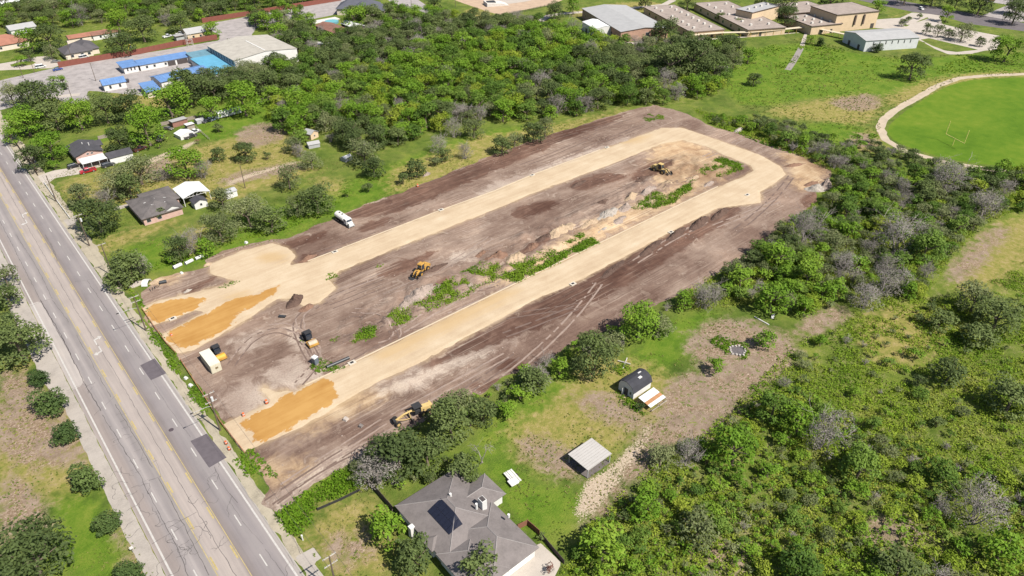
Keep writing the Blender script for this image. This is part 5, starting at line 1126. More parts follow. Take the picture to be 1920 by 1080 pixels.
# clods and stones strewn on the dirt
rng = np.random.default_rng(4); A = SITE; n = 9000
X, Y = rng.uniform(A[:, 0].min(), A[:, 0].max(), n), rng.uniform(A[:, 1].min(), A[:, 1].max(), n)
keep = (sdf(SITE, X, Y) > .3) & (sdfs(arms, X, Y) < -.3) & ((fbm(X, Y, 9, 3, 2) + .55 * (sdf(STRIP, X, Y) > 0)) > .18); X, Y = X[keep], Y[keep]; n = len(X); s = .06 + .22 * rng.random(n) ** 3
base = np.array([(1, 0, 0), (0, 1, 0), (-1, 0, 0), (0, -1, 0), (.2, .1, 1.1)]); fc = np.array([(0, 1, 4), (1, 2, 4), (2, 3, 4), (3, 0, 4)])
ang = rng.random(n) * 6.28; V = np.repeat(base[None], n, 0) * s[:, None, None] * (.7 + .6 * rng.random((n, 5, 1))); V = np.stack([V[..., 0] * np.cos(ang)[:, None] - V[..., 1] * np.sin(ang)[:, None] + X[:, None], V[..., 0] * np.sin(ang)[:, None] + V[..., 1] * np.cos(ang)[:, None] + Y[:, None], V[..., 2] * .7 + site_height(X, Y)[:, None]], -1).reshape(-1, 3)
tag(mesh_np("soil_clods", V, (fc[None] + np.arange(n)[:, None, None] * 5).reshape(-1, 3), HM['grey']), "loose clods and stones strewn over the dirt", None, None, 'stuff')
# pipes, barrels and bits
def pipe(name, label, cat, a, b, r, m, z=None):
    (x0, y0), (x1, y1) = at(*a), at(*b); o = thing(name, label, cat, (x0, y0, 0)); z = r + .02 if z is None else z
    MB().tube([(0, 0, z), (x1 - x0, y1 - y0, z)], r, 12, caps=False).build("barrel", m, o); MB().tube([(-.0, 0, z), ((x1 - x0) * .04, (y1 - y0) * .04, z)], r * 1.12, 12, caps=False).build("collar", m, o); return o
pipe("culvert_pipe", "white plastic pipe nearest the highway, first of three on the green strip", "pipe", (326, 505), (341, 498), .55, TRIM); pipe("culvert_pipe", "middle one of the three white plastic pipes on the green strip", "pipe", (348, 497), (362, 490), .5, TRIM); pipe("culvert_pipe", "farthest of the three white plastic pipes beside the sandy pad", "pipe", (367, 488), (381, 482), .5, TRIM)
BLACKP = paint("black plastic pipe", (.03, .032, .035), .45, .15)
pipe("drain_pipe", "long black pipe lying in the weeds by the lower road", "pipe", (613, 691), (655, 673), .42, BLACKP); pipe("drain_pipe", "short black pipe lying on the tan soil at the corner", "pipe", (300, 533), (313, 530), .5, BLACKP); pipe("drain_pipe", "black pipe piece lying alone on the grey dirt", "pipe", (524, 595), (536, 596), .4, BLACKP)
def inlet(px, py, lab):
    x, y = at(px, py); r = thing("drain_inlet", lab, "drain inlet", (x, y, 0)); MB().box(-.95, .95, -.65, .65, 0, .28).build("slab", paint("new concrete", (.40, .36, .30), .9, .1), r); MB().box(-.45, .45, -.35, .35, .28, .30).build("opening", MACH_K, r)
for px, py, l in ((628, 473, "concrete drain inlet on the upper road near the sandy pad"), (827, 394, "concrete drain inlet on the upper road, second from the pad"), (998, 329, "concrete drain inlet on the upper road, third from the pad"), (1138, 277, "concrete drain inlet on the upper road near the bend"), (1074, 533, "concrete drain inlet on the lower road edge, middle"), (1258, 436, "concrete drain inlet beside the dark soil ridge"), (1401, 366, "concrete drain inlet inside the bend"), (660, 681, "concrete block at the end of the long black pipe"), (324, 598, "white inlet on the dirt island at the site mouth")): inlet(px, py, l)
ORANGE = paint("safety orange", (.50, .11, .035), .7, .1)
def marker(px, py, lab, s=1.0):
    x, y = at(px, py); r = thing("barrier_drum", lab, "barrier", (x, y, 0)); MB().tube([(0, 0, .1), (0, 0, 1.05 * s)], [.36 * s, .28 * s], 10).build("body", ORANGE, r); MB().tube([(0, 0, .55 * s), (0, 0, .75 * s)], [.335 * s, .315 * s], 10).build("white_band", TRIM, r); MB().tube([(0, 0, 0), (0, 0, .1)], .48 * s, 10).build("rubber_foot", RUBBER, r)
marker(500, 756, "orange barrier drum at the upper edge of the orange sand"); marker(457, 780, "orange barrier drum at the front corner of the orange sand", .9); marker(783, 350, "orange barrier drum at the grass edge above the site"); marker(322, 630, "orange barrier drum on the dirt island at the site mouth", .8); marker(424, 832, "orange barrier drum beside the large asphalt patch", .8); marker(430, 843, "second orange drum beside the large asphalt patch", .8)
def bag(px, py, lab, c, s=1.0, name="sack"):
    x, y = at(px, py); m = MB(); m.slab([(-.6 * s, 0, .5 * s), (-.5 * s, .7 * s, .4 * s), (-.1 * s, 1.0 * s, .3 * s), (.35 * s, .8 * s, .4 * s), (.6 * s, 0, .5 * s)]); o = m.build(name, c, None, (x, y, 0), .4); return tag(o, lab, "sack")
bag(649, 788, "large pale bulk sack standing on the dirt left of the grader", paint("pale woven sack", (.36, .31, .27), .9, .2), 1.0, "bulk_sack"); bag(677, 800, "small dark and white bundle on the dirt left of the grader", paint("dark bundle", (.16, .14, .13), .9, .6, 3), .8, "bundle"); bag(462, 456, "white bundle at the grass edge of the sandy pad", TRIM, .8, "bundle"); bag(349, 710, "white sack against the site fence, upper one", TRIM, .7); bag(358, 724, "white sack against the site fence, lower one", TRIM, .8); bag(341, 513, "white bucket shaped bundle below the three pipes", TRIM, .7, "bundle")
r = thing("bent_panel", "bent white sheet with a dark opening among the broken slabs", "sheet", (*at(275, 532), 0), .9); MB().slab([(-1.6, .1, .9), (-1.2, .9, .9), (0, 1.25, .9), (1.2, .9, .9), (1.5, .1, .9), (1.35, .1, .86), (1.1, .8, .86), (0, 1.13, .86), (-1.1, .8, .86), (-1.45, .1, .86)]).build("sheet", TRIM, r)
r = thing("scrap_pile", "dark scrap metal lying beside the bent white sheet", "scrap", (*at(290, 541), 0), .3)
for k in range(6): MB().tube([(k * .5 - 1.5, -.4, .1), (k * .5 - 1.2 + (k % 3) * .5, .6, .25 + .1 * (k % 2))], .09, 5).build("bar", MACH_K, r)
# back yard
r = thing("broken_trailer", "wrecked white flat trailer on the lawn behind the grey roofed house", "trailer", (*at(962, 899), 0), heading((950, 885), (972, 910)))
WT = paint("chalky white boards", (.50, .48, .45), .9, .35, 2)
for k in range(5): MB().box(-2.1, 1.6, -1.0 + k * .42, -.64 + k * .42 - .03 * (k % 2), .55 + .03 * (k % 3), .62 + .03 * (k % 3)).build("board", WT, r)
MB().box(.2, 1.9, -1.6, .2, .64, .75).build("loose_panel", WT, r); MB().box(-2, 1.5, -.9, -.8, .35, .55).box(-2, 1.5, .8, .9, .35, .55).build("frame", MACH_K, r); MB().tube([(1.6, 0, .45), (2.9, -.2, .3)], .06, 5).build("drawbar", MACH_K, r)
for y in (-1.15, 1.15): wheel(r, -.3, y, .35, .22)
r = thing("timber_cross", "white timbers lying crossed on the grass beside the big dark tree", "timber", (*at(1172, 682), 0), .3)
for i, rz in enumerate((.2, 1.7)): MB().box(-2.4 + i, 2.2 - i * .3, -.11, .11, .1 + .2 * i, .26 + .2 * i).build("beam", paint("grey white timber", (.36, .34, .31), .9, .3), r).rotation_euler = (0, 0, rz)
r = thing("fallen_pole", "long white pole lying at the edge of the bare lawn", "pole", (*at(1428, 602), 0)); (x0, y0), (x1, y1) = at(1414, 595), at(1441, 610); MB().tube([((x0 - x1) / 2, (y0 - y1) / 2, .12), ((x1 - x0) / 2, (y1 - y0) / 2, .12)], .16, 8).build("shaft", WT, r)
r = thing("scrap_sheet", "curved white sheet in the bushes beside the fallen pole", "sheet", (*at(1449, 594), 0), .4); MB().slab([(-1.2, .3, .35), (-.6, .6, .35), (.3, .65, .35), (1.1, .3, .35), (1.1, .26, .34), (.3, .6, .34), (-.6, .55, .34), (-1.2, .26, .34)]).build("sheet", TRIM, r)
r = thing("fire_pit", "round ring of pale stones with ash in the oval garden bed", "fire pit", (*at(1383, 658), 0))
MB().tube([(0, 0, .02), (0, 0, .12)], 1.9, 16).build("ash", paint("dark ash", (.09, .08, .08), .95, .6, 3), r); st = None
for k in range(14):
    a = k * 6.283 / 14; q = 1.9 + .2 * math.sin(k * 2.1); o = st.copy() if st else MB().slab([(-.32, .0, .25), (-.25, .3, .2), (.2, .36, .18), (.34, .0, .25)]).build("stone", paint("pale stone", (.34, .31, .28), .9, .3), r); st = st or o
    if o.name not in COL.objects: COL.objects.link(o)
    o.parent = r; o.location = (math.cos(a) * q, math.sin(a) * q, .02); o.rotation_euler = (0, 0, a * 1.7)
# yard of old vehicles
building("brick_hut", "low brick hut with a pale flat roof by the weathered fence", "hut", at(336, 234), (6.6, 3.4), .1, 2.3, ('flat', 0), paint("red brick wall", (.22, .11, .085), .9), GREY_ROOF, over=.15)
building("metal_shelter", "curved white metal shelter beside the dark pickup", "shelter", at(347, 256), (6.2, 5.4), .15, 1.6, ('gable', 'y', .9), WALL_WHITE, WHITE_METAL, over=.1, ribs=.7)
building("small_canopy", "small square white canopy hut above the metal shelter", "hut", at(357, 242), (3.2, 2.6), .1, 2.2, ('flat', 0), paint("grey timber", None), WHITE_METAL, over=.2)
building("rusty_hut", "grey tin hut at the fence between the brick hut and the blue grey car", "hut", at(375, 230), (3.6, 2.6), .1, 1.6, ('gable', 'x', .5), STEEL, STEEL, over=.1)
# school field and far things
r = thing("goal_post", "yellow football goal post on the sports field", "goal", (*at(1786, 273), 0)); gx, gy = at(1769, 262); hx, hy = at(1803, 280); cx_, cy_ = at(1786, 271)
GY = paint("goal yellow", (.58, .50, .16), .6)
for nm, p in (("crossbar", [(gx - cx_, gy - cy_, 3.0), (hx - cx_, hy - cy_, 3.0)]), ("upright", [(gx - cx_, gy - cy_, 3.0), (gx - cx_, gy - cy_, 8.5)]), ("upright", [(hx - cx_, hy - cy_, 3.0), (hx - cx_, hy - cy_, 8.5)]), ("stem", [((gx + hx) / 2 - cx_, (gy + hy) / 2 - cy_, 0), ((gx + hx) / 2 - cx_, (gy + hy) / 2 - cy_, 3.0)])): MB().tube(p, .12, 6).build(nm, GY, r)
r = thing("pool", "round above ground pool beside the half rusted barn", "pool", (*at(622, 43), 0)); MB().tube([(0, 0, 0), (0, 0, 1.2)], 4.5, 20).build("wall", paint("teal pool wall", (.10, .22, .25), .5), r); MB().tube([(0, 0, 1.2), (0, 0, 1.23)], 4.2, 20).build("water", paint("pool water", (.10, .30, .32), .1, .1), r); MB().box(-10, 9, 4.8, 12, .03, .25).build("deck", CONC_W, r)
r = thing("ventilation_stack", "two grey tanks beside the brick end of the long school hall", "tank", (*at(1172, 76), 0), .2)
for x in (-1.6, 1.2): MB().tube([(x, 0, 0), (x, 0, 2.4)], 1.0, 12).build("tank", STEEL, r)
r = thing("skate_ramp", "white concrete skate ramp with a dark opening on the plaza", "ramp", (*at(928, 9), 0), -.4); MB().slab([(-7, 0, 5), (-7, 2.4, 5), (4, 1.6, 5), (9, 0, 5)]).build("ramp", CONC_W, r); MB().box(-6, 0, -2.5, 2.5, 1.7, 2.5).build("pit", MACH_K, r)
r = thing("street_sign", "small white roadside marker at the left pavement edge, bottom", "marker", (*at(250, 1036), 0)); MB().tube([(0, 0, 0), (0, 0, 1.5)], .05, 5).build("post", STEEL, r); MB().box(-.3, .3, -.05, .05, 1.1, 1.7).build("plate", TRIM, r)
r = thing("utility_marker", "white utility marker post beside the concrete pad", "marker", (*at(568, 1013), 0)); MB().tube([(0, 0, 0), (0, 0, 1.2)], .13, 6).build("post", TRIM, r); MB().tube([(0, 0, 1.2), (0, 0, 1.5)], .18, 6).build("cap", TRIM, r)
r = thing("yellow_slide", "small yellow playground slide by the red wall", "slide", (*at(243, 91), 0), .8); MB().add([(-1.6, -.4, .2), (-1.6, .4, .2), (1.4, .4, 2.2), (1.4, -.4, 2.2)], [(0, 1, 2, 3)]).build("chute", paint("slide yellow", (.6, .45, .05), .4), r); MB().box(1.3, 1.5, -.4, .4, 0, 2.4).build("ladder", STEEL, r)
r = thing("lattice_mast", "pale lattice frame standing by the red wall below the yellow house", "mast", (*at(357, 86), 0)); m = MB()
for x in (-1.6, 1.6):
    for y in (-1.2, 1.2): m.tube([(x, y, 0), (x * .8, y * .8, 7)], .1, 5)
for z in (1.5, 3.5, 5.5, 6.9): m.tube([(-1.5, -1.1, z), (1.5, -1.1, z), (1.5, 1.1, z), (-1.5, 1.1, z), (-1.5, -1.1, z)], .07, 4)
m.build("frame", CONC_W, r)
# ------------------------------------------------------------------ vegetation
BARK = paint("grey brown bark", (.13, .10, .075), .95, .3, 3)
DEADWOOD = paint("bleached dead wood", (.23, .20, .18), .95, .3, 3)
def leaf_mat(name, lo, mid, hi, tr=.28):
    t = T(name); r = t.nd('ShaderNodeObjectInfo').outputs['Random']
    f = t.math('ADD', t.math('MULTIPLY', t.attr('tone'), .5), t.math('ADD', t.math('MULTIPLY', r, .42), t.math('MULTIPLY', t.noise(.35, 3, .6), .35)))
    col = t.ramp(f, [(.18, lo), (.55, mid), (.95, hi)])
    return t.out(col, .75, spec=.2, transl=tr)
LEAF = dict(
    oak=leaf_mat("dark oak leaves", (.032, .050, .014), (.070, .098, .028), (.130, .165, .050)),
    elm=leaf_mat("mid green leaves", (.034, .070, .010), (.078, .140, .018), (.135, .200, .030)),
    hackberry=leaf_mat("bright green leaves", (.052, .108, .007), (.112, .205, .014), (.165, .245, .024)),
    mesquite=leaf_mat("olive feathery leaves", (.055, .072, .024), (.112, .135, .050), (.190, .205, .092)),
    cedar=leaf_mat("deep green juniper sprays", (.016, .036, .010), (.044, .074, .018), (.084, .120, .030), .15),
    huisache=leaf_mat("yellow green leaves", (.085, .135, .008), (.165, .230, .016), (.225, .265, .030)),
    dead=leaf_mat("grey dry twigs", (.085, .076, .064), (.150, .134, .116), (.225, .204, .180), .1),
    red=leaf_mat("reddish foliage", (.07, .025, .02), (.15, .06, .045), (.2, .12, .07)))
def leaves(rng, C, R, n, size, up=.75, shell=.55, spread=.55, flat_=.8):
    """n leaf sprays on a cluster of lobes: C (k, 3) centres, R (k,) radii"""
    k = len(C); w = R ** 2; idx = rng.choice(k, n, p=w / w.sum())
    d = rng.normal(size=(n, 3)); d /= np.linalg.norm(d, axis=1, keepdims=True)
    d[:, 2] = np.abs(d[:, 2]) * np.where(rng.random(n) < .82, 1, -1)
    rad = R[idx] * (shell + (1 - shell) * rng.random(n) ** .5) * (1 + .10 * rng.normal(size=n))
    P = C[idx] + d * rad[:, None] * np.array([1, 1, flat_])
    N = d * .8 + np.array([0, 0, up]) + rng.normal(size=(n, 3)) * spread
    N /= np.linalg.norm(N, axis=1, keepdims=True)
    a = np.cross(N, rng.normal(size=(n, 3))); a /= np.linalg.norm(a, axis=1, keepdims=True)
    b = np.cross(N, a); s = size * (.6 + .8 * rng.random(n))[:, None]
    V = np.stack([P - a * s - b * s * .15, P - b * s * .55 + a * s * .1, P + a * s, P + b * s * .55 - a * s * .1], 1).reshape(-1, 3)
    F = np.arange(4 * n).reshape(n, 4)
    lob = rng.random(k)
    tone = np.repeat(lob[idx] * .55 + rng.random(n) * .45, 4)
    return V, F, tone
def twigs(rng, H, R, n, r0=.09, lean=.5):
    """bare branching wood, three-sided tubes"""
    mb = MB()
    for i in range(n):
        a = i * 2.4 + rng.random() * .8; t0 = np.array([rng.normal() * .12 * R, rng.normal() * .12 * R, 0.0])
        l = H * (.75 + .35 * rng.random()); out = lean * (.3 + .9 * rng.random())
        pts = [t0]
        for q in range(4):
            d = np.array([math.cos(a) * out, math.sin(a) * out, 1.0]); d /= np.linalg.norm(d)
            pts.append(pts[-1] + d * l / 4 + rng.normal(size=3) * l * .035); a += rng.normal() * .35; out *= 1.18
        mb.tube(pts, [r0, r0 * .8, r0 * .6, r0 * .42, r0 * .2], 3, caps=False)
        for b in (1, 2, 2, 3, 3, 3):
            aa = a + rng.normal() * 1.3; p = pts[b] + (pts[b + 1] - pts[b]) * rng.random()
            d = np.array([math.cos(aa), math.sin(aa), .25 + rng.random() * .8]); d /= np.linalg.norm(d); ll = l * (.18 + .25 * rng.random())
            m = p + d * ll * .5; e = m + (d + rng.normal(size=3) * .35) * ll * .5
            mb.tube([p, m, e], [r0 * .38, r0 * .28, r0 * .12], 3, caps=False)
            for _ in range(2):
                f = (d + rng.normal(size=3) * .6) * ll * .45; mb.tube([m, m + f], [r0 * .22, r0 * .1], 3, caps=False)
    return mb
def limbs(rng, H, R, r0, n=5, th=.42):
    mb = MB(); top = np.array([rng.normal() * .05 * R, rng.normal() * .05 * R, H * th])
    mb.tube([(0, 0, -.1), (0, 0, H * .04), top * .55, top], [r0 * 1.5, r0 * 1.05, r0 * .9, r0 * .75], 7)
    for i in range(n):
        a = i * 6.283 / n + rng.random(); o = R * (.45 + .3 * rng.random())
        m = top + np.array([math.cos(a) * o * .45, math.sin(a) * o * .45, H * .16]); e = top + np.array([math.cos(a + .3) * o, math.sin(a + .3) * o, H * (.25 + .2 * rng.random())])
        mb.tube([top, m, e], [r0 * .55, r0 * .38, r0 * .15], 5, caps=False)
    return mb
PROTO = {}
def proto(kind, R, var):
    """crown and trunk meshes for one kind at one crown radius"""
    rng = np.random.default_rng(hash((kind, R, var)) % 1000 if False else (sum(map(ord, kind)) * 31 + int(R * 10) * 7 + var * 101))
    big = R > 3
    spec = dict(oak=(1.55, .36, 13, 1.0, .30), hackberry=(1.7, .36, 12, 1.0, .33), elm=(1.6, .36, 13, 1.05, .31), mesquite=(1.45, .38, 14, .62, .26), cedar=(1.6, .50, 7, 1.5, .24), huisache=(1.35, .38, 11, .85, .28), dead=(1.5, .4, 9, .30, .13), red=(1.5, .4, 8, .8, .25))[kind]
    hr, lr, nl, dens, ls = spec
    H = R * hr
    if R < 1.6: nl = max(4, nl // 2)
    C = []
    for i in range(nl):
        a = i * 2.4 + 1.5 * rng.random(); q = math.sqrt((i + .4) / nl) * R * (1 - lr) * (1.05 + .22 * rng.normal())
        z = H * (.60 + .22 * (1 - (q / R) ** 2) + .09 * rng.normal()) if big else H * (.38 + .30 * (1 - (q / R) ** 2) + .06 * rng.normal())
        C.append((math.cos(a) * q, math.sin(a) * q, z))
    if kind == 'cedar': C = [(c[0] * .62, c[1] * .62, H * (.2 + .62 * i / nl)) for i, c in enumerate(C)]
    C = np.array(C); RR = R * lr * (.60 + .65 * rng.random(nl))
    if big:                                   # lower skirt so that the crown is not a plate
        m = max(6, int(nl * .65)); ang = np.arange(m) * 6.283 / m + rng.random(); q = R * .66 * (.8 + .35 * rng.random(m))
        C = np.concatenate([C, np.stack([np.cos(ang) * q, np.sin(ang) * q, H * (.24 + .16 * rng.random(m))], 1)]); RR = np.concatenate([RR, R * .32 * (.7 + .5 * rng.random(m))])
    lsz = ls * (.72 if R < 2.5 else .95 if R < 5 else 1.1)
    n = int(min(6500, dens * 3.1 * (RR ** 2).sum() / (lsz ** 2)))
    V, F, tone = leaves(rng, C, RR, n, lsz)
    V[:, 2] = np.maximum(V[:, 2], .05)
    crown = mesh_np("crown", V, F, LEAF[kind], False, dict(tone=tone))
    if kind == 'dead': wood = twigs(rng, H, R, 12 if big else 9, .05 + .013 * R)
    elif big: wood = limbs(rng, H, R, .09 + R * .045, 6)
    else: wood = twigs(rng, H * .7, R * .8, 3, .05 + .015 * R)
    o = wood.build("trunk", DEADWOOD if kind == 'dead' else BARK); me = o.data; bpy.data.objects.remove(o)
    return crown, me, H
SIZES = (.8, 1.4, 2.3, 3.6, 5.2, 7.0)
KINDNAME = dict(elm=('elm_tree', 'elm_bush'), oak=('oak_tree', 'oak_bush'), hackberry=('hackberry_tree', 'green_bush'), mesquite=('mesquite_tree', 'mesquite_bush'), cedar=('juniper_tree', 'juniper_bush'),
                huisache=('huisache_tree', 'yellow_green_bush'), dead=('dead_tree', 'dead_bush'), red=('red_leaved_tree', 'red_leaved_bush'))
PLANTED = []
NOGO = []          # (x, y, half w, half d, turn) of buildings; nothing is sown there
for o in list(COL.objects):
    if o.type == 'EMPTY' and o.get('category') and o.children:
        c = np.array([b[:] for k in o.children if k.type == 'MESH' for b in (k.matrix_basis @ Vector(q) for q in k.bound_box)])
        NOGO.append((o.location.x, o.location.y, c[:, 0].min(), c[:, 0].max(), c[:, 1].min(), c[:, 1].max(), o.rotation_euler[2]))
def built_over(x, y, R):
    for (ox, oy, x0, x1, y0, y1, a) in NOGO:
        dx, dy = x - ox, y - oy; u, v = dx * math.cos(a) + dy * math.sin(a), -dx * math.sin(a) + dy * math.cos(a)
        if x0 - R < u < x1 + R and y0 - R < v < y1 + R: return True
    return False
vr = random.Random(11)
def plant(kind, x, y, R, label, group=None, var=None, rz=None, squash=1.0):
    R0 = min(SIZES, key=lambda s: abs(math.log(s / R))); var = vr.randrange(3 if R0 in (2.3, 3.6, 5.2) else 2) if var is None else var
    k = (kind, R0, var)
    if k not in PROTO: PROTO[k] = proto(kind, R0, var)
    crown, wood, H = PROTO[k]
    s = R / R0; sc = (s * vr.uniform(.84, 1.16), s * vr.uniform(.84, 1.16), s * squash * vr.uniform(.88, 1.1))
    rz = vr.uniform(0, 6.283) if rz is None else rz
    tree = R > 2.75
    cat = ('tree' if tree else 'bush')
    root = thing(KINDNAME[kind][0 if tree else 1], label, cat, (x, y, 0), rz, group); root.scale = sc
    for nm, me in (('crown' if tree else 'foliage', crown), ('trunk' if tree else 'stem', wood)):
        o = bpy.data.objects.new(nm, me); COL.objects.link(o); o.parent = root
    PLANTED.append((x, y, R))
    return root
HR = dict(elm=1.6, oak=1.55, hackberry=1.7, mesquite=1.45, cedar=1.6, huisache=1.35, dead=1.5, red=1.5)
def tree_at(kind, px, py, rpx, label, squash=1.0, group=None, var=None):
    """crown centre and crown radius as seen in the picture"""
    R = 4.0
    for _ in range(4):
        z = R * HR[kind] * .58 * squash; x, y = at(px, py, z); R = metres(x, y, z, rpx)
    return plant(kind, x, y, R * 1.12, label, group, var, squash=squash)
def scatter(P, spacing, n_try, rmin, rmax, weights, where, group, seed, keep=1.0, power=1.0, avoid=.72):
    """individual plants over a piece of land, no two too close"""
    r = random.Random(seed); P = np.asarray(P); x0, y0 = P.min(0); x1, y1 = P.max(0); made = 0
    X = np.array([r.uniform(x0, x1) for _ in range(n_try)]); Y = np.array([r.uniform(y0, y1) for _ in range(n_try)])
    ok = sdf(P, X, Y) > keep
    grid = {}
    for (a, b, c) in PLANTED: grid.setdefault((int(a // 15), int(b // 15)), []).append((a, b, c))
    for x, y in zip(X[ok], Y[ok]):
        R = rmin + (rmax - rmin) * r.random() ** power
        gx, gy = int(x // 15), int(y // 15)
        if any((a - x) ** 2 + (b - y) ** 2 < (max(spacing, avoid * (c + R))) ** 2 for i in (-1, 0, 1) for j in (-1, 0, 1) for (a, b, c) in grid.get((gx + i, gy + j), ())): continue
        if built_over(x, y, R * .75): continue
        wt = weights(x, y) if callable(weights) else weights; kinds = list(wt)
        k = r.choices(kinds, [wt[q] for q in kinds])[0]
        if callable(where): zone = where(x, y)
        else: zone = where
        if zone is None: continue
        w = {'oak': 'dark green rounded', 'hackberry': 'bright green leafy', 'elm': 'mid green full', 'mesquite': 'olive green feathery', 'cedar': 'deep green dense', 'huisache': 'yellow green', 'dead': 'grey leafless', 'red': 'reddish'}[k]
        sz = 'tree' if R > 2.75 else 'bush'
        if R > 5.0: w = 'large ' + w
        if R < 1.5: w = 'small ' + w
        o = plant(k, x, y, R, "", f"{KINDNAME[k][0 if sz == 'tree' else 1].replace('_', ' ') + ('s' if sz == 'tree' else 'es')} of the {group}")
        PENDING.append((o, f"{w} {sz}", zone, *on_picture(x, y, R * .9)))
        grid.setdefault((gx, gy), []).append((x, y, R)); made += 1
    return made
PENDING = []
def on_picture(x, y, z):
    r, f = x * math.sin(HEAD) - y * math.cos(HEAD), x * math.cos(HEAD) + y * math.sin(HEAD)
    d = f * math.cos(PITCH) - (z - CAM_H) * math.sin(PITCH); u = f * math.sin(PITCH) + (z - CAM_H) * math.cos(PITCH)
    return 960 + r / d * FOCAL_PX, 540 - u / d * FOCAL_PX
def name_the_sown(anchors):
    """say where each sown plant stands: beside the nearest thing with a short label of its own, else in its part of the land"""
    by = {}
    for o, look, zone, px, py in PENDING:
        best = min(anchors, key=lambda a: (a[0] - px) ** 2 + (a[1] - py) ** 2); dx, dy = px - best[0], py - best[1]; dist = math.hypot(dx, dy)
        if dist < 75 and -30 < px < 1950 and -30 < py < 1110:
            way = ("right of" if dx > 0 else "left of") if abs(dx) > abs(dy) * 1.1 else ("in front of" if dy > 0 else "behind")
            by.setdefault(f"{look} {way} the {best[2]}", []).append((dist, px, o, True))
        else: by.setdefault(f"{look} {zone}", []).append((dist, px, o, False))
    def put(o, lab):
        for w in (' full', ' leafy', ' rounded', ' feathery', ' large', ' deep', ','):
            if len(lab.split()) > 16: lab = lab.replace(w, '')
        o['label'] = lab
    for lab, L in by.items():
        near = L[0][3]; n = len(L)
        if n == 1: put(L[0][2], lab)
        elif n <= 4 and near:
            for k, q in enumerate(sorted(L, key=lambda q: q[0])): put(q[2], ("nearest", "second", "third", "fourth")[k] + " " + lab)
        elif n <= 5:
            for k, q in enumerate(sorted(L, key=lambda q: q[1])): put(q[2], {2: ("left", "right"), 3: ("left", "middle", "right"), 4: ("far left", "left", "right", "far right"), 5: ("far left", "left", "middle", "right", "far right")}[n][k] + " " + lab)
        else:
            for q in L: put(q[2], lab)
def nearest(refs):
    R = [(*at(*p), s) for p, s in refs]
    return lambda x, y: min(R, key=lambda q: (q[0] - x) ** 2 + (q[1] - y) ** 2)[2]
def weeds(name, Ps, per_m2, size, mat, kindlabel=None, seed=0, h=.6, up=.5, holes=(), nleaf=7, edge=.0, spread=.9, noise=None):
    """leafy ground cover that nobody could count: many small sprays in one mesh"""
    rng = np.random.default_rng(seed); Ps = [np.asarray(p) for p in Ps]; A = np.concatenate(Ps)
    x0, y0 = A.min(0); x1, y1 = A.max(0); n = int((x1 - x0) * (y1 - y0) * per_m2)
    x, y = rng.uniform(x0, x1, n), rng.uniform(y0, y1, n)
    v = sdfs(Ps, x, y) + .8 * fbm(x, y, 3, 2, seed)
    ok = v > edge
    if len(holes): ok &= sdfs(holes, x, y) < -.2
    if noise: ok &= fbm(x, y, noise[0], 3, seed + 3) > noise[1]
    x, y = x[ok], y[ok]; n = len(x); hh = h * (.5 + 1.1 * rng.random(n)) * (.7 + .6 * (fbm(x, y, 4, 2, seed + 9) + .5))
    m = n * nleaf; ix = np.repeat(np.arange(n), nleaf)
    d = rng.normal(size=(m, 3)); d[:, 2] = np.abs(d[:, 2]); d /= np.linalg.norm(d, axis=1, keepdims=True)
    P = np.stack([x[ix], y[ix], np.zeros(m)], 1) + d * hh[ix][:, None] * (.5 + .5 * rng.random((m, 1))); P[:, 2] = np.abs(P[:, 2]) * .9 + .04
    N = d * .5 + np.array([0, 0, up]) + rng.normal(size=(m, 3)) * spread; N /= np.linalg.norm(N, axis=1, keepdims=True)
    a = np.cross(N, rng.normal(size=(m, 3))); a /= np.linalg.norm(a, axis=1, keepdims=True); b = np.cross(N, a)
    s = size * (.6 + .8 * rng.random((m, 1)))
    V = np.stack([P - a * s, P - b * s * .5, P + a * s, P + b * s * .5], 1).reshape(-1, 3); V[:, 2] = np.maximum(V[:, 2], .03)
    tone = np.repeat(np.clip(.5 + .7 * fbm(x, y, 9, 3, seed + 5), 0, 1)[ix] * .7 + .3 * rng.random(m), 4)
    o = mesh_np(name, V, np.arange(4 * m).reshape(m, 4), mat, None, dict(tone=tone))
    return tag(o, kindlabel, None, None, 'stuff')
def weed_mat(name, stops):
    t = T(name); f = t.math('ADD', t.math('MULTIPLY', t.attr('tone'), .75), t.math('MULTIPLY', t.noise(.12, 4, .65), .45))
    return t.out(t.ramp(f, stops), .8, spec=.15, transl=.25)
WEED_DARK = weed_mat("mixed brush ground cover", [(.22, (.055, .105, .009)), (.42, (.120, .205, .013)), (.64, (.185, .250, .020)), (.84, (.240, .245, .050)), (.98, (.29, .25, .15))])
WEED_LUSH = weed_mat("lush tall weeds", [(.25, (.045, .090, .005)), (.5, (.085, .165, .008)), (.8, (.140, .210, .016))])
WEED_DRY = weed_mat("straw coloured grass", [(.25, (.10, .12, .025)), (.5, (.19, .175, .05)), (.8, (.30, .24, .11))])
CLEAR = [poly([(1730, 560), (1775, 500), (1830, 435), (1880, 405), (1960, 385), (1960, 470), (1850, 530), (1790, 560)]), poly([(1500, 600), (1570, 565), (1605, 590), (1545, 630), (1500, 632)])]
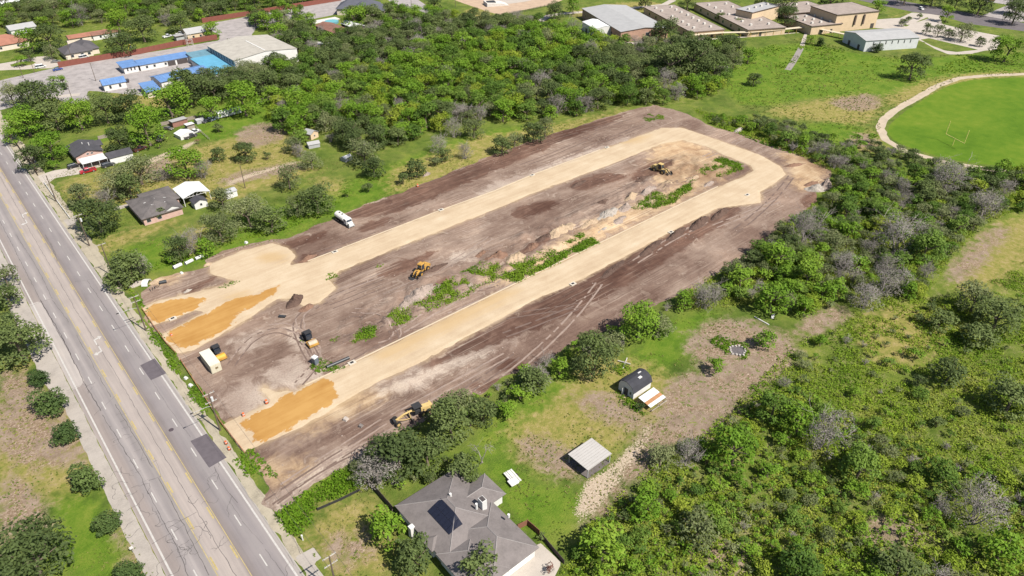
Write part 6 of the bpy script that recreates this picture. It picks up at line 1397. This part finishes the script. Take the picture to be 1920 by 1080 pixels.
# single trees and bushes one can point at
for a in (
    # left of the highway
    ('oak', 32, 640, 46, "large dark oak tree leaning over the pavement left of the highway"), ('oak', 58, 1048, 74, "huge dark oak tree in the bottom left corner by the highway"),
    ('oak', 12, 555, 26, "part of a grey green tree at the left edge beside the pavement"), ('mesquite', 8, 520, 22, "small scrubby tree at the left edge, farthest along the pavement"),
    ('cedar', 92, 750, 31, "dark dense round bush second from the big oak along the pavement"), ('cedar', 118, 807, 28, "dark dense round bush in the middle of the roadside row"),
    ('cedar', 158, 893, 33, "largest dark dense bush of the roadside row"), ('cedar', 200, 977, 26, "dark dense bush last but one of the roadside row"), ('cedar', 240, 1070, 30, "green dense bush at the bottom end of the roadside row"),
    ('cedar', 70, 704, 22, "dark dense bush in the shade of the big roadside oak"), ('cedar', 14, 592, 12, "small dark shrub behind the big roadside oak"),
    # beside the highway, right hand
    ('oak', 180, 405, 38, "dark oak tree beside the utility pole by the brown roofed house"), ('oak', 240, 500, 34, "dark tree at the site corner beside the highway"), ('oak', 222, 520, 24, "low dark tree at the foot of the pole by the site corner"),
    ('dead', 262, 497, 22, "grey leafless bush beside the dark tree at the site corner"),
    ('mesquite', 150, 370, 26, "olive tree between the white fence and the brown roofed house"), ('mesquite', 215, 345, 32, "pale olive tree behind the brown roofed house, highway side"), ('mesquite', 258, 320, 34, "tall olive tree behind the brown roofed house"),
    ('oak', 240, 352, 26, "dark tree against the wall of the brown roofed house"), ('dead', 196, 375, 18, "leafless grey tree between the olive trees"),
    ('hackberry', 345, 302, 36, "rounded green tree on the tan lawn above the metal carport"), ('dead', 378, 318, 20, "grey leafless tree beside the rounded green tree on the tan lawn"), ('dead', 300, 328, 14, "bare little tree on the tan patch"),
    ('oak', 408, 290, 15, "small dark tree on the tan lawn"), ('oak', 460, 285, 20, "lone dark tree in the middle of the tan lawn"), ('oak', 500, 292, 9, "small round bush on the tan lawn"),
    ('mesquite', 540, 335, 25, "olive tree at the end of the tan track"), ('mesquite', 548, 270, 18, "olive tree in front of the little shed by the woods"), ('mesquite', 583, 300, 20, "grey olive tree below the little shed by the woods"),
    ('dead', 560, 283, 14, "bare grey tree beside the little shed by the woods"),
    ('mesquite', 415, 375, 24, "pale bushy tree beside the small white shed"), ('mesquite', 412, 428, 34, "spreading olive tree on the green strip, nearest the highway"), ('mesquite', 465, 400, 34, "spreading olive tree in the middle of the green strip"),
    ('oak', 505, 415, 26, "dark bushy tree on the green strip"), ('mesquite', 555, 385, 26, "olive tree on the green strip beside the tanker truck, left one"), ('oak', 592, 375, 30, "dark olive tree on the green strip beside the tanker truck, right one"),
    ('oak', 335, 470, 24, "dark bush below the pale twigs on the green strip"), ('dead', 352, 455, 26, "bare pale bush on the green strip"), ('hackberry', 385, 465, 18, "bright bush next to the bare pale bush on the green strip"), ('hackberry', 318, 485, 12, "small bright bush beside the three white pipes"),
    ('oak', 300, 398, 14, "small shrub against the brick wall of the brown roofed house"),
    # pink house
    ('hackberry', 88, 270, 34, "large green tree in front of the pink house"), ('oak', 60, 300, 24, "dark tree by the pavement before the pink house"), ('hackberry', 100, 308, 11, "small round tree on the pink house lawn"),
    ('oak', 225, 265, 26, "dark green tree behind the pink house"), ('hackberry', 272, 237, 38, "large bright green tree by the old trucks"), ('hackberry', 206, 246, 10, "little round tree on the lawn behind the pink house"), ('oak', 408, 238, 11, "little round lone tree near the white trailer"),
    ('hackberry', 393, 205, 22, "round tree beside the white trailer"), ('red', 369, 265, 7, "small reddish tree beside the parked dark pickup"), ('hackberry', 297, 273, 6, "tiny round tree on the track behind the pink house"),
    ('oak', 195, 205, 30, "dark tree in the middle of the row behind the pink house"), ('hackberry', 145, 215, 30, "bright tree of the row behind the pink house"), ('oak', 100, 215, 32, "dark tree of the row near the highway"), ('hackberry', 45, 225, 32, "bright green tree beside the highway pavement"), ('oak', 75, 185, 36, "large dark tree above the row near the highway"),
    ('hackberry', 20, 255, 18, "bright low tree at the left edge by the pavement"), ('mesquite', 20, 180, 22, "olive tree at the left edge, by the small road"), ('oak', 50, 180, 24, "dark spreading tree by the grey car park corner"), ('oak', 240, 200, 30, "dark tree of the row, in front of the small blue roofed house"),
    ('hackberry', 315, 185, 36, "large bright tree below the blue roofs"), ('oak', 352, 168, 34, "large dark tree against the blue roofs"), ('oak', 400, 166, 29, "dark tree between the blue roofs and the white hall"), ('hackberry', 455, 185, 34, "bright tree at the end of the mown lawn"), ('mesquite', 380, 165, 20, "pale tree in front of the dark trees by the blue roofs"),
    ('oak', 432, 160, 24, "dark tree touching the corner of the big white hall"), ('oak', 492, 158, 26, "dark tree along the wall of the big white hall"), ('hackberry', 528, 132, 22, "green tree at the right end of the big white hall"),
    # site edge
    ('dead', 620, 258, 10, "bare little tree at the woods edge"), ('mesquite', 683, 290, 26, "grey olive bush at the woods edge above the tanker truck"), ('oak', 700, 315, 20, "dark bush below the grey olive bush at the woods edge"), ('dead', 680, 280, 16, "grey leafless bush at the woods edge above the tanker truck"),
    ('oak', 780, 318, 18, "dark round bush alone on the grassy edge of the site"), ('oak', 755, 335, 13, "lower dark bush alone on the grassy edge of the site"), ('mesquite', 816, 302, 12, "small olive bush on the grassy edge of the site"),
    ('dead', 822, 272, 18, "grey twiggy bush on the grassy edge of the site"), ('oak', 828, 290, 16, "dark bush below the grey twiggy bush"), ('dead', 872, 285, 16, "grey round bush in the grassy bay"), ('mesquite', 888, 240, 22, "grey green bush at the mouth of the grassy bay"), ('dead', 850, 242, 18, "bare grey bush left of the grassy bay"),
    ('oak', 940, 272, 20, "dark oval bush at the right of the grassy bay"), ('mesquite', 965, 262, 16, "grey olive bush right of the dark oval bush"), ('oak', 1000, 250, 20, "dark bush in front of the woods by the yellow grass"), ('mesquite', 1022, 240, 18, "olive bush in front of the woods by the yellow grass"),
    ('oak', 690, 350, 12, "small bush at the site edge beside the dark soil band"), ('hackberry', 650, 362, 9, "little bush at the site edge near the tanker truck"),
    # school side
    ('oak', 1712, 126, 26, "lone dark round tree on the school field"), ('oak', 1414, 150, 12, "small dark bush alone on the school field"), ('hackberry', 1892, 88, 28, "big green tree at the right edge by the car park"), ('oak', 1330, 85, 14, "dark tree in the group left of the boardwalk, upper one"),
    ('oak', 1362, 98, 20, "dark tree in the middle of the group left of the boardwalk"), ('hackberry', 1404, 103, 16, "brighter tree at the right of the group left of the boardwalk"), ('oak', 1385, 88, 14, "dark tree at the back of the group left of the boardwalk"), ('oak', 1248, 55, 28, "large dark oak between the school blocks"),
    ('oak', 1300, 110, 40, "very large dark oak at the corner of the woods"), ('oak', 1260, 120, 36, "large dark oak left of the very large one at the corner of the woods"), ('oak', 1340, 130, 26, "dark oak right of the very large one at the corner of the woods"),
    ('cedar', 1646, 89, 10, "conical evergreen at the corner of the white school hall"), ('cedar', 1540, 78, 9, "dark conical shrub beside the boardwalk"), ('hackberry', 1520, 74, 9, "leafy shrub beside the boardwalk"),
    ('hackberry', 1777, 27, 14, "green tree on the verge by the far highway"), ('oak', 1738, 55, 10, "dark tree in the car park row, first from the hall"), ('mesquite', 1760, 59, 12, "olive tree in the car park row, second"), ('oak', 1780, 63, 9, "dark tree in the car park row, third"), ('mesquite', 1806, 63, 17, "widest olive tree in the car park row"), ('oak', 1839, 78, 10, "last thin tree of the car park row"),
    ('oak', 1693, 42, 8, "small dark tree on the car park island"), ('oak', 1704, 36, 7, "small dark tree by the car park entrance"), ('oak', 1725, 30, 6, "shrub on the small island by the far highway"),
    ('oak', 1475, 33, 20, "dark tree between the school wings"), ('oak', 1470, 12, 22, "dark tree behind the school wings"), ('mesquite', 1385, 42, 9, "feathery tree in the school courtyard"), ('oak', 1350, 32, 9, "small dark tree in the school courtyard"), ('hackberry', 1646, 12, 14, "green tree behind the school gymnasium"),
    # house and yard in the foreground
    ('oak', 775, 1045, 40, "dark tree in front of the big grey roofed house, left one"), ('oak', 898, 1066, 37, "dark tree in front of the garage of the big grey roofed house"), ('hackberry', 725, 990, 36, "bright green tree at the left corner of the big grey roofed house"),
    ('oak', 845, 795, 46, "large dark tree beside the motor grader"), ('oak', 745, 850, 46, "large dark tree behind the big grey roofed house"), ('oak', 800, 850, 36, "dark tree in the middle behind the big grey roofed house"), ('oak', 870, 885, 32, "shrubby dark tree at the back corner of the big grey roofed house"),
    ('dead', 705, 880, 42, "large bleached dead tree beside the dirt"), ('mesquite', 860, 752, 26, "pale olive bush at the dirt edge above the motor grader"), ('oak', 905, 775, 24, "dark bush at the dirt edge"), ('hackberry', 950, 765, 20, "bright bush at the dirt edge"),
    ('oak', 1115, 670, 46, "big dark tree beside the black roofed barn shed"), ('hackberry', 1200, 600, 42, "big bright green tree standing at the dirt edge"), ('mesquite', 1235, 610, 26, "olive tree leaning on the big bright green one"), ('hackberry', 1050, 690, 22, "bright bush at the dirt edge near the barn shed"), ('mesquite', 1150, 645, 24, "grey olive bush between the two big trees at the dirt edge"),
    ('oak', 1000, 715, 26, "low dark bush at the dirt edge, middle"), ('dead', 1010, 705, 22, "leafless bush at the dirt edge, middle"), ('hackberry', 975, 735, 20, "bright bush at the dirt edge, middle"), ('dead', 1325, 555, 30, "grey leafless bush at the dirt edge by the lawn"), ('hackberry', 1285, 560, 20, "dark green bush left of the grey leafless one by the lawn"),
    ('dead', 1290, 852, 26, "grey leafless bush by the dirt path"), ('mesquite', 1240, 855, 28, "twiggy olive bush beside the dirt path"), ('hackberry', 1343, 685, 18, "small round bright bush on the bare lawn"), ('hackberry', 1435, 635, 20, "bright bush by the fallen white pole"),
    ('oak', 1015, 1005, 10, "clipped round shrub in the bed by the concrete drive"), ('oak', 978, 1000, 10, "clipped round shrub at the garage corner"), ('red', 1030, 1068, 13, "reddish shrub by the concrete drive"), ('cedar', 1200, 762, 10, "dark shrub at the corner of the barn shed lean-to"),
    # brush on the right
    ('dead', 1548, 815, 46, "large pale leafless bush in the middle of the brush"), ('dead', 1840, 950, 48, "large bleached bush with bare limbs in the lower right brush"), ('hackberry', 1500, 790, 34, "bright tree left of the large pale leafless bush"), ('elm', 1450, 765, 36, "mid green tree at the left of the brush"),
    ('elm', 1615, 870, 42, "broad mid green tree in the middle of the brush"), ('elm', 1770, 890, 30, "mid green tree near the bleached bush"), ('elm', 1500, 1060, 38, "mid green shady tree at the bottom of the brush"), ('oak', 1690, 1060, 36, "shaded dark tree at the bottom, right of the middle"), ('mesquite', 1310, 990, 36, "wide olive green tree in the lower left brush"),
    ('hackberry', 1130, 1030, 38, "bright bush mass beside the concrete drive"), ('hackberry', 1210, 950, 34, "bright bush at the lower end of the dirt path"), ('hackberry', 1380, 840, 46, "dense bright green bush at the upper left corner of the brush"), ('hackberry', 1880, 1030, 40, "bright green bush in the bottom right corner"),
    ('oak', 1765, 600, 22, "dark round bush alone in the yellow green weeds, upper one"), ('oak', 1838, 630, 26, "dark oval bush in the weeds near the right edge"), ('oak', 1780, 700, 30, "dark green round bush in the middle of the weeds"), ('oak', 1900, 745, 40, "dark tree at the right edge of the weeds"),
    ('dead', 1510, 432, 34, "grey leafless tree beside the cleared dirt"), ('dead', 1690, 440, 44, "tall grey leafless tree in the dark thicket"), ('elm', 1740, 460, 38, "large green tree beside the tall grey leafless one"), ('dead', 1665, 530, 32, "lilac grey leafless tree at the thicket edge"), ('dead', 1625, 555, 32, "grey fine twigged bush below the lilac grey one"),
    ('dead', 1580, 495, 26, "bare grey bush in the gap left of the thicket"), ('hackberry', 1515, 515, 30, "bright rounded tree left of the bare grey bush"), ('hackberry', 1450, 560, 32, "bright green tree at the left corner of the thicket by the lawn"), ('hackberry', 1390, 520, 27, "bright green tree beside the cleared dirt"), ('hackberry', 1460, 480, 31, "broad bright green tree beside the cleared dirt"),
    ('dead', 1780, 330, 34, "grey leafless tree by the sports field"), ('dead', 1850, 385, 30, "grey leafless tree in the dark thicket near the right edge"), ('oak', 1875, 590, 40, "grey green bush at the right edge beyond the yellow clearing"), ('mesquite', 1830, 560, 34, "grey olive bush beside the yellow clearing")):
    tree_at(*a)
weeds("undergrowth", [BRUSH], 2.6, .22, WEED_DARK, "mixed green and straw ground cover under the brush", 1, .75, .6, CLEAR, 6, noise=(8, -.32))
woods_zone = nearest([((380, 150), "beside the blue roofs"), ((520, 130), "at the woods end by the white hall"), ((560, 230), "at the left end of the woods"), ((650, 100), "at the back left of the woods"), ((760, 60), "at the back of the woods near the sheds"), ((780, 170), "in the middle of the woods"), ((700, 270), "at the woods front left"),
                      ((700, 150), "left of the middle of the woods"), ((620, 180), "behind the left front of the woods"), ((850, 120), "in the upper middle of the woods"), ((860, 190), "in the lower middle of the woods"), ((770, 235), "at the woods front, left of the grassy bay"), ((1040, 150), "right of the middle of the woods"), ((1030, 205), "at the woods front by the yellow grass"), ((1190, 140), "on the right side of the woods"), ((600, 130), "in the woods beside the far end of the hall"), ((950, 90), "at the back of the woods near the plaza"), ((940, 170), "in the right middle of the woods"), ((930, 240), "at the woods front by the grassy bay"), ((1100, 110), "at the back of the woods near the white school shed"), ((1120, 190), "at the woods front right"), ((1270, 160), "at the right corner of the woods"), ((1330, 90), "left of the boardwalk")])
def woods_mix(x, y):
    v = fbm(np.array([x]), np.array([y]), 60, 2, 71)[0] + .35 * fbm(np.array([x]), np.array([y]), 22, 2, 72)[0]
    if v > .12: return dict(hackberry=6, elm=3, huisache=1.6, mesquite=.6, dead=.4)
    if v > -.12: return dict(elm=5, hackberry=2.5, oak=2.5, mesquite=1.2, dead=.6)
    return dict(oak=5.5, elm=1.5, mesquite=3, dead=1.2)
scatter(WOODS, 4.4, 6500, 3.4, 6.2, woods_mix, woods_zone, "woods", 3, 1.0, 1.0, .54)
brush_zone = nearest([((1400, 240), "along the far edge of the cleared dirt"), ((1560, 270), "between the dirt and the sports field, left"), ((1700, 300), "below the sports field"), ((1880, 350), "in the thicket below the field near the right edge"), ((1640, 350), "in the upper thicket, top"), ((1700, 400), "in the upper thicket, right part"), ((1600, 420), "in the upper thicket, left part"), ((1640, 470), "in the lower middle of the thicket"), ((1780, 420), "in the thicket near the grey leafless trees"), ((1470, 260), "along the far dirt edge, right part"), ((1600, 320), "above the dirt corner"), ((1800, 330), "below the field, right part"), ((1350, 900), "in the lower brush near the end of the path"), ((1540, 960), "in the lower brush left of the middle"), ((1340, 1060), "at the bottom of the brush, left part"), ((1600, 1040), "at the bottom of the brush, middle"), ((1500, 860), "in the brush below the pale leafless bush"), ((1640, 760), "in the weeds, middle"), ((1700, 680), "in the weeds, upper middle"), ((1520, 440), "in the thicket by the dirt corner"), ((1700, 500), "at the lower side of the thicket"),
                      ((1860, 480), "at the right side by the yellow clearing"), ((1480, 560), "in the thicket next to the lawn"), ((1660, 620), "in the weeds below the thicket"), ((1850, 650), "in the weeds near the right edge"), ((1560, 720), "in the weeds right of the bare lawn"), ((1780, 790), "in the right middle of the weeds"), ((1440, 860), "in the brush right of the dirt path"),
                      ((1640, 930), "in the middle of the lower brush"), ((1860, 900), "in the lower brush near the right edge"), ((1250, 1000), "in the lower brush right of the drive"), ((1450, 1040), "at the bottom of the brush"), ((1750, 1060), "at the bottom right of the brush")])
THICKET = poly([(1400, 228), (1560, 292), (1700, 325), (1960, 330), (1960, 400), (1880, 400), (1830, 430), (1770, 500), (1720, 560), (1620, 570), (1500, 600), (1400, 570), (1300, 570), (1440, 455), (1530, 385), (1580, 330), (1450, 268)])
scatter(THICKET, 2.8, 6500, 1.7, 3.9, dict(oak=2.6, elm=3.4, hackberry=3, mesquite=4, huisache=.6, dead=2.0), brush_zone, "thicket", 5, .6, 1.1, .52)
LOWER = poly([(1050, 1110), (1100, 1000), (1190, 920), (1260, 860), (1320, 820), (1420, 750), (1470, 720), (1540, 760), (1620, 790), (1760, 860), (1960, 900), (1960, 1110)])
scatter(LOWER, 1.6, 8000, .8, 2.5, dict(oak=.8, elm=3.0, hackberry=4.5, mesquite=1.4, huisache=2.6, dead=.5), brush_zone, "lower brush", 6, .5, 1.3, .66)
MEADOW = poly([(1500, 640), (1600, 610), (1740, 560), (1960, 560), (1960, 900), (1760, 860), (1620, 790), (1540, 760), (1470, 710)])
scatter(MEADOW, 3.6, 1100, .7, 2.2, dict(oak=3, elm=2, hackberry=2, mesquite=2, huisache=1.8, dead=.5), brush_zone, "weedy meadow", 8, .5, 1.4, .9)
FARBRUSH = poly([(1330, 218), (1400, 228), (1470, 260), (1400, 246), (1340, 236)])
scatter(FARBRUSH, 3, 300, 1.2, 2.6, dict(oak=3, hackberry=2, mesquite=1), brush_zone, "brush", 9, .3)
DIRTEDGE = poly([(690, 850), (790, 796), (850, 752), (900, 742), (1000, 697), (1080, 648), (1150, 622), (1250, 570), (1300, 552), (1270, 580), (1170, 660), (1080, 690), (1010, 730), (930, 770), (880, 830), (860, 900), (720, 930), (650, 900)])
scatter(DIRTEDGE, 2.2, 1500, .9, 2.4, dict(oak=3, hackberry=3, mesquite=2, dead=1.2), nearest([((740, 870), "behind the big grey roofed house"), ((880, 790), "at the dirt edge beside the back lawn"), ((1050, 690), "at the dirt edge near the barn shed"), ((1230, 590), "at the dirt edge beside the lawn")]), "dirt edge", 10, .2, 1.2, .7)
FIELDEDGE = poly([(1640, 268), (1700, 292), (1780, 312), (1880, 325), (1960, 328), (1960, 345), (1700, 335), (1560, 292), (1440, 255), (1400, 228), (1450, 225), (1540, 260)])
scatter(FIELDEDGE, 2.6, 900, 1.4, 3.0, dict(oak=4, hackberry=2, mesquite=2, dead=1), brush_zone, "field edge", 12, .2, 1, .6)
tl = nearest([((60, 30), "among the far houses in the top left corner"), ((180, 30), "among the far houses, left of the dead tree"), ((300, 30), "beyond the red wall, left"), ((380, 40), "beyond the red wall, middle"), ((560, 20), "behind the far end of the red wall"), ((40, 100), "at the far left edge by the roadside houses"), ((200, 75), "beside the dark roofed house"), ((650, 25), "around the far sheds"), ((540, 60), "beside the white hall, far side")])
scatter(poly([(-60, -40), (400, -40), (430, 30), (350, 48), (290, 55), (180, 50), (130, 55), (60, 60), (-60, 70)]), 6, 1500, 4.0, 7.0, dict(oak=4, elm=3, hackberry=3, mesquite=2, dead=.3), tl, "far trees", 13, .5, 1, .66)
for P in ([(470, 35), (550, 25), (585, 42), (640, 110), (560, 130), (545, 85), (480, 60)], [(655, 25), (740, 25), (800, 40), (790, 60), (690, 60), (660, 40)], [(400, -20), (640, -20), (600, 3), (470, 20), (430, 25)]):
    scatter(poly(P), 6, 400, 3.6, 6.0, dict(oak=3, elm=3, hackberry=4, mesquite=1), tl, "far trees", 14 + len(P) + P[0][0], .3, 1, .62)
for a in (('hackberry', 55, 75, 24, "round green tree at the left edge by the terracotta roof"), ('oak', 90, 72, 26, "long dark tree beside the dark hip roofed house"), ('dead', 145, 28, 22, "large white dead tree beyond the dark roofed house"), ('oak', 225, 82, 24, "green tree between the dark roofed house and the red wall"), ('hackberry', 220, 40, 24, "tall green tree beyond the brown sheds"), ('oak', 265, 55, 26, "dark broad tree beyond the red wall, left part"), ('hackberry', 396, 56, 14, "round tree beside the yellow house"), ('oak', 335, 40, 22, "dark tree beyond the white pickup"),
          ('hackberry', 98, 150, 10, "clipped green bush at the corner of the grey car park"), ('hackberry', 116, 150, 10, "second green bush at the corner of the grey car park"), ('cedar', 120, 161, 8, "low dark hedge at the car park corner"), ('mesquite', 95, 100, 14, "palm like shrubby tree before the dark roofed house"), ('oak', 55, 105, 10, "dark round tree on the circular drive"), ('hackberry', 38, 115, 10, "pale bush on the circular drive"),
          ('oak', 1795, -2, 20, "dark tree beyond the far highway, left"), ('oak', 1840, 5, 24, "large dark tree beyond the far highway"), ('oak', 1905, 25, 22, "dark tree at the top right corner"), ('oak', 1750, -6, 20, "dark tree at the top edge beyond the far highway"), ('oak', 1700, -10, 20, "dark tree mass at the top edge"), ('oak', 1910, 8, 20, "tree at the very top right"), ('oak', 1430, 1, 18, "dark tree at the top edge behind the school"), ('oak', 1290, 3, 16, "dark trees at the top edge left of the school wings"), ('oak', 1560, 0, 22, "dark tree at the top edge behind the gymnasium"), ('oak', 1210, 4, 14, "small dark tree by the bend of the school road"), ('oak', 1040, 18, 20, "green shrubs beside the plaza fence"), ('hackberry', 1075, 12, 14, "bright shrub on the bank by the plaza"), ('oak', 815, 5, 14, "spreading tree beside the small lane at the top"), ('hackberry', 665, 30, 22, "round bright tree before the dark church roof"), ('oak', 700, 28, 22, "dark round tree before the dark church roof")):
    tree_at(*a)
# weeds and tall grass
GREENS = [poly(p) for p in ([(990, 512), (1040, 484), (1062, 472), (1050, 486), (1000, 515)], [(1075, 468), (1110, 450), (1116, 455), (1085, 470)], [(940, 505), (985, 486), (1000, 492), (975, 515)], [(728, 602), (745, 580), (800, 562), (822, 542), (850, 525), (880, 505), (905, 495), (940, 498), (972, 512), (975, 525), (930, 520), (900, 535), (880, 548), (850, 566), (790, 588), (738, 612)],
    [(985, 500), (990, 488), (1020, 475), (1042, 470), (1030, 480)], [(1060, 460), (1075, 450), (1090, 440), (1078, 452)], [(1190, 392), (1210, 375), (1230, 362), (1250, 372), (1270, 362), (1300, 340), (1296, 352), (1260, 378), (1230, 388)], [(1310, 325), (1330, 310), (1352, 298), (1388, 308), (1385, 318), (1350, 332)],
    [(660, 640), (680, 620), (700, 618), (698, 630)], [(605, 520), (625, 513), (632, 518), (615, 527)], [(585, 690), (600, 672), (640, 690), (660, 680), (640, 696), (610, 704)], [(1200, 225), (1215, 214), (1240, 216), (1245, 224), (1220, 229)], [(1085, 470), (1120, 452), (1110, 462)], [(620, 640), (640, 630), (632, 642)], [(555, 640), (565, 632), (572, 640), (562, 648)], [(930, 510), (980, 520), (970, 530)], [(700, 504), (712, 495), (720, 498)], [(410, 540), (440, 528), (448, 530), (420, 542)], [(1250, 345), (1260, 340), (1258, 348)])]
weeds("weed_patch", GREENS[:9], 9, .24, WEED_LUSH, "lush green weeds on the rough ground between the road arms", 21, .8, .5, (), 7, edge=-.7, noise=(3.5, -.45))
weeds("weed_patch", GREENS[9:], 6, .2, WEED_LUSH, "small tufts of green weeds on the dirt", 31, .4, .5, (), 6, edge=-.2, noise=(3, -.1))
weeds("tall_grass", [poly([(520, 968), (560, 930), (640, 888), (690, 880), (680, 915), (600, 945), (560, 1005), (535, 990)])], 5, .30, WEED_LUSH, "tall green grass beside the gravel entrance", 22, .8, .5, (), 7)
weeds("verge_grass", [strip([(268, 600), (300, 645), (345, 705), (385, 765), (416, 802)], 2.4), strip([(455, 850), (480, 880), (505, 905)], 4.5), strip([(212, 515), (235, 555), (262, 590)], 5)], 4, .24, WEED_LUSH, "rank grass along the site fence", 23, .4, .5, (), 7, noise=(6, -.12))
weeds("rank_grass", [poly([(285, 510), (420, 462), (540, 430), (640, 380), (620, 370), (520, 420), (400, 470), (250, 500)])], 1.6, .26, WEED_LUSH, "tall grass along the upper edge of the site", 24, .4, .5, (), 6)
weeds("rank_grass", [poly([(1152, 735), (1185, 752), (1210, 778), (1195, 778), (1160, 752)]), poly([(1150, 690), (1165, 680), (1185, 690), (1165, 705)])], 6, .22, WEED_LUSH, "long grass at the foot of the barn shed", 25, .5, .5, (), 7)
weeds("bed_plants", [poly([(1330, 635), (1350, 628), (1400, 645), (1405, 660), (1395, 675), (1365, 668), (1340, 650)])], 6, .22, WEED_LUSH, "leafy plants in the oval garden bed", 26, .5, .5, [poly([(1366, 655), (1385, 645), (1398, 660), (1385, 672), (1370, 668)])], 7)
weeds("field_weeds", [poly([(1350, 110), (1500, 72), (1640, 105), (1860, 102), (1960, 112), (1960, 130), (1760, 138), (1620, 130), (1520, 150), (1440, 140)])], .35, .42, WEED_LUSH, "rough green weeds across the school field", 27, .35, .6, (), 5, noise=(12, .05))
weeds("far_weeds", [poly([(1345, 238), (1400, 240), (1460, 262), (1545, 292), (1575, 320), (1520, 298), (1450, 278), (1385, 252)])], 1.5, .35, WEED_LUSH, "green weeds along the far dirt edge", 28, .5, .5, (), 6)
tree = thing("dead_tree", "tall thin bare trunk standing on the lawn edge behind the grey roofed house", "tree", (*at(906, 868), 0)); rg = np.random.default_rng(3); twigs(rg, 6.5, 2.2, 2, .13, .25).build("trunk", DEADWOOD, tree)

TUFT = weed_mat("meadow tufts", [(.25, (.040, .075, .008)), (.45, (.080, .128, .014)), (.65, (.135, .155, .030)), (.9, (.22, .19, .075))])
YARD = [poly(p) for p in ([(70, 345), (250, 260), (520, 180), (560, 280), (700, 320), (860, 260), (1060, 230), (1180, 205), (1000, 262), (780, 348), (545, 445), (380, 486), (250, 515), (190, 470)], [(700, 930), (880, 840), (960, 750), (1160, 690), (1260, 590), (1380, 575), (1500, 640), (1420, 740), (1240, 860), (1060, 1010), (960, 990), (880, 880)], [(-20, 650), (60, 690), (170, 850), (290, 1090), (-20, 1090)], [(530, 1000), (690, 920), (740, 960), (760, 1090), (640, 1090)])]
FIELD = [poly([(1340, 120), (1500, 70), (1640, 105), (1860, 102), (1960, 112), (1960, 135), (1800, 146), (1660, 210), (1650, 255), (1560, 285), (1400, 235)])]
weeds("grass_tufts", YARD, .9, .17, TUFT, "tufts of grass and weeds on the open yards", 41, .2, .7, (), 4, noise=(9, -.1))
weeds("grass_tufts", FIELD, .35, .30, TUFT, "tufts of grass on the school field", 42, .25, .7, (), 4, noise=(14, -.1))
ANCH = [(*on_picture(o.location.x, o.location.y, 2), o['label']) for o in list(COL.objects) if o.type == 'EMPTY' and o.get('category') and o.get('label') and 4 <= len(o['label'].split()) <= 5 and 'fence' not in o['category'] and o['label'].split()[0] not in ('part', 'second', 'farthest', 'first')]
name_the_sown(ANCH)
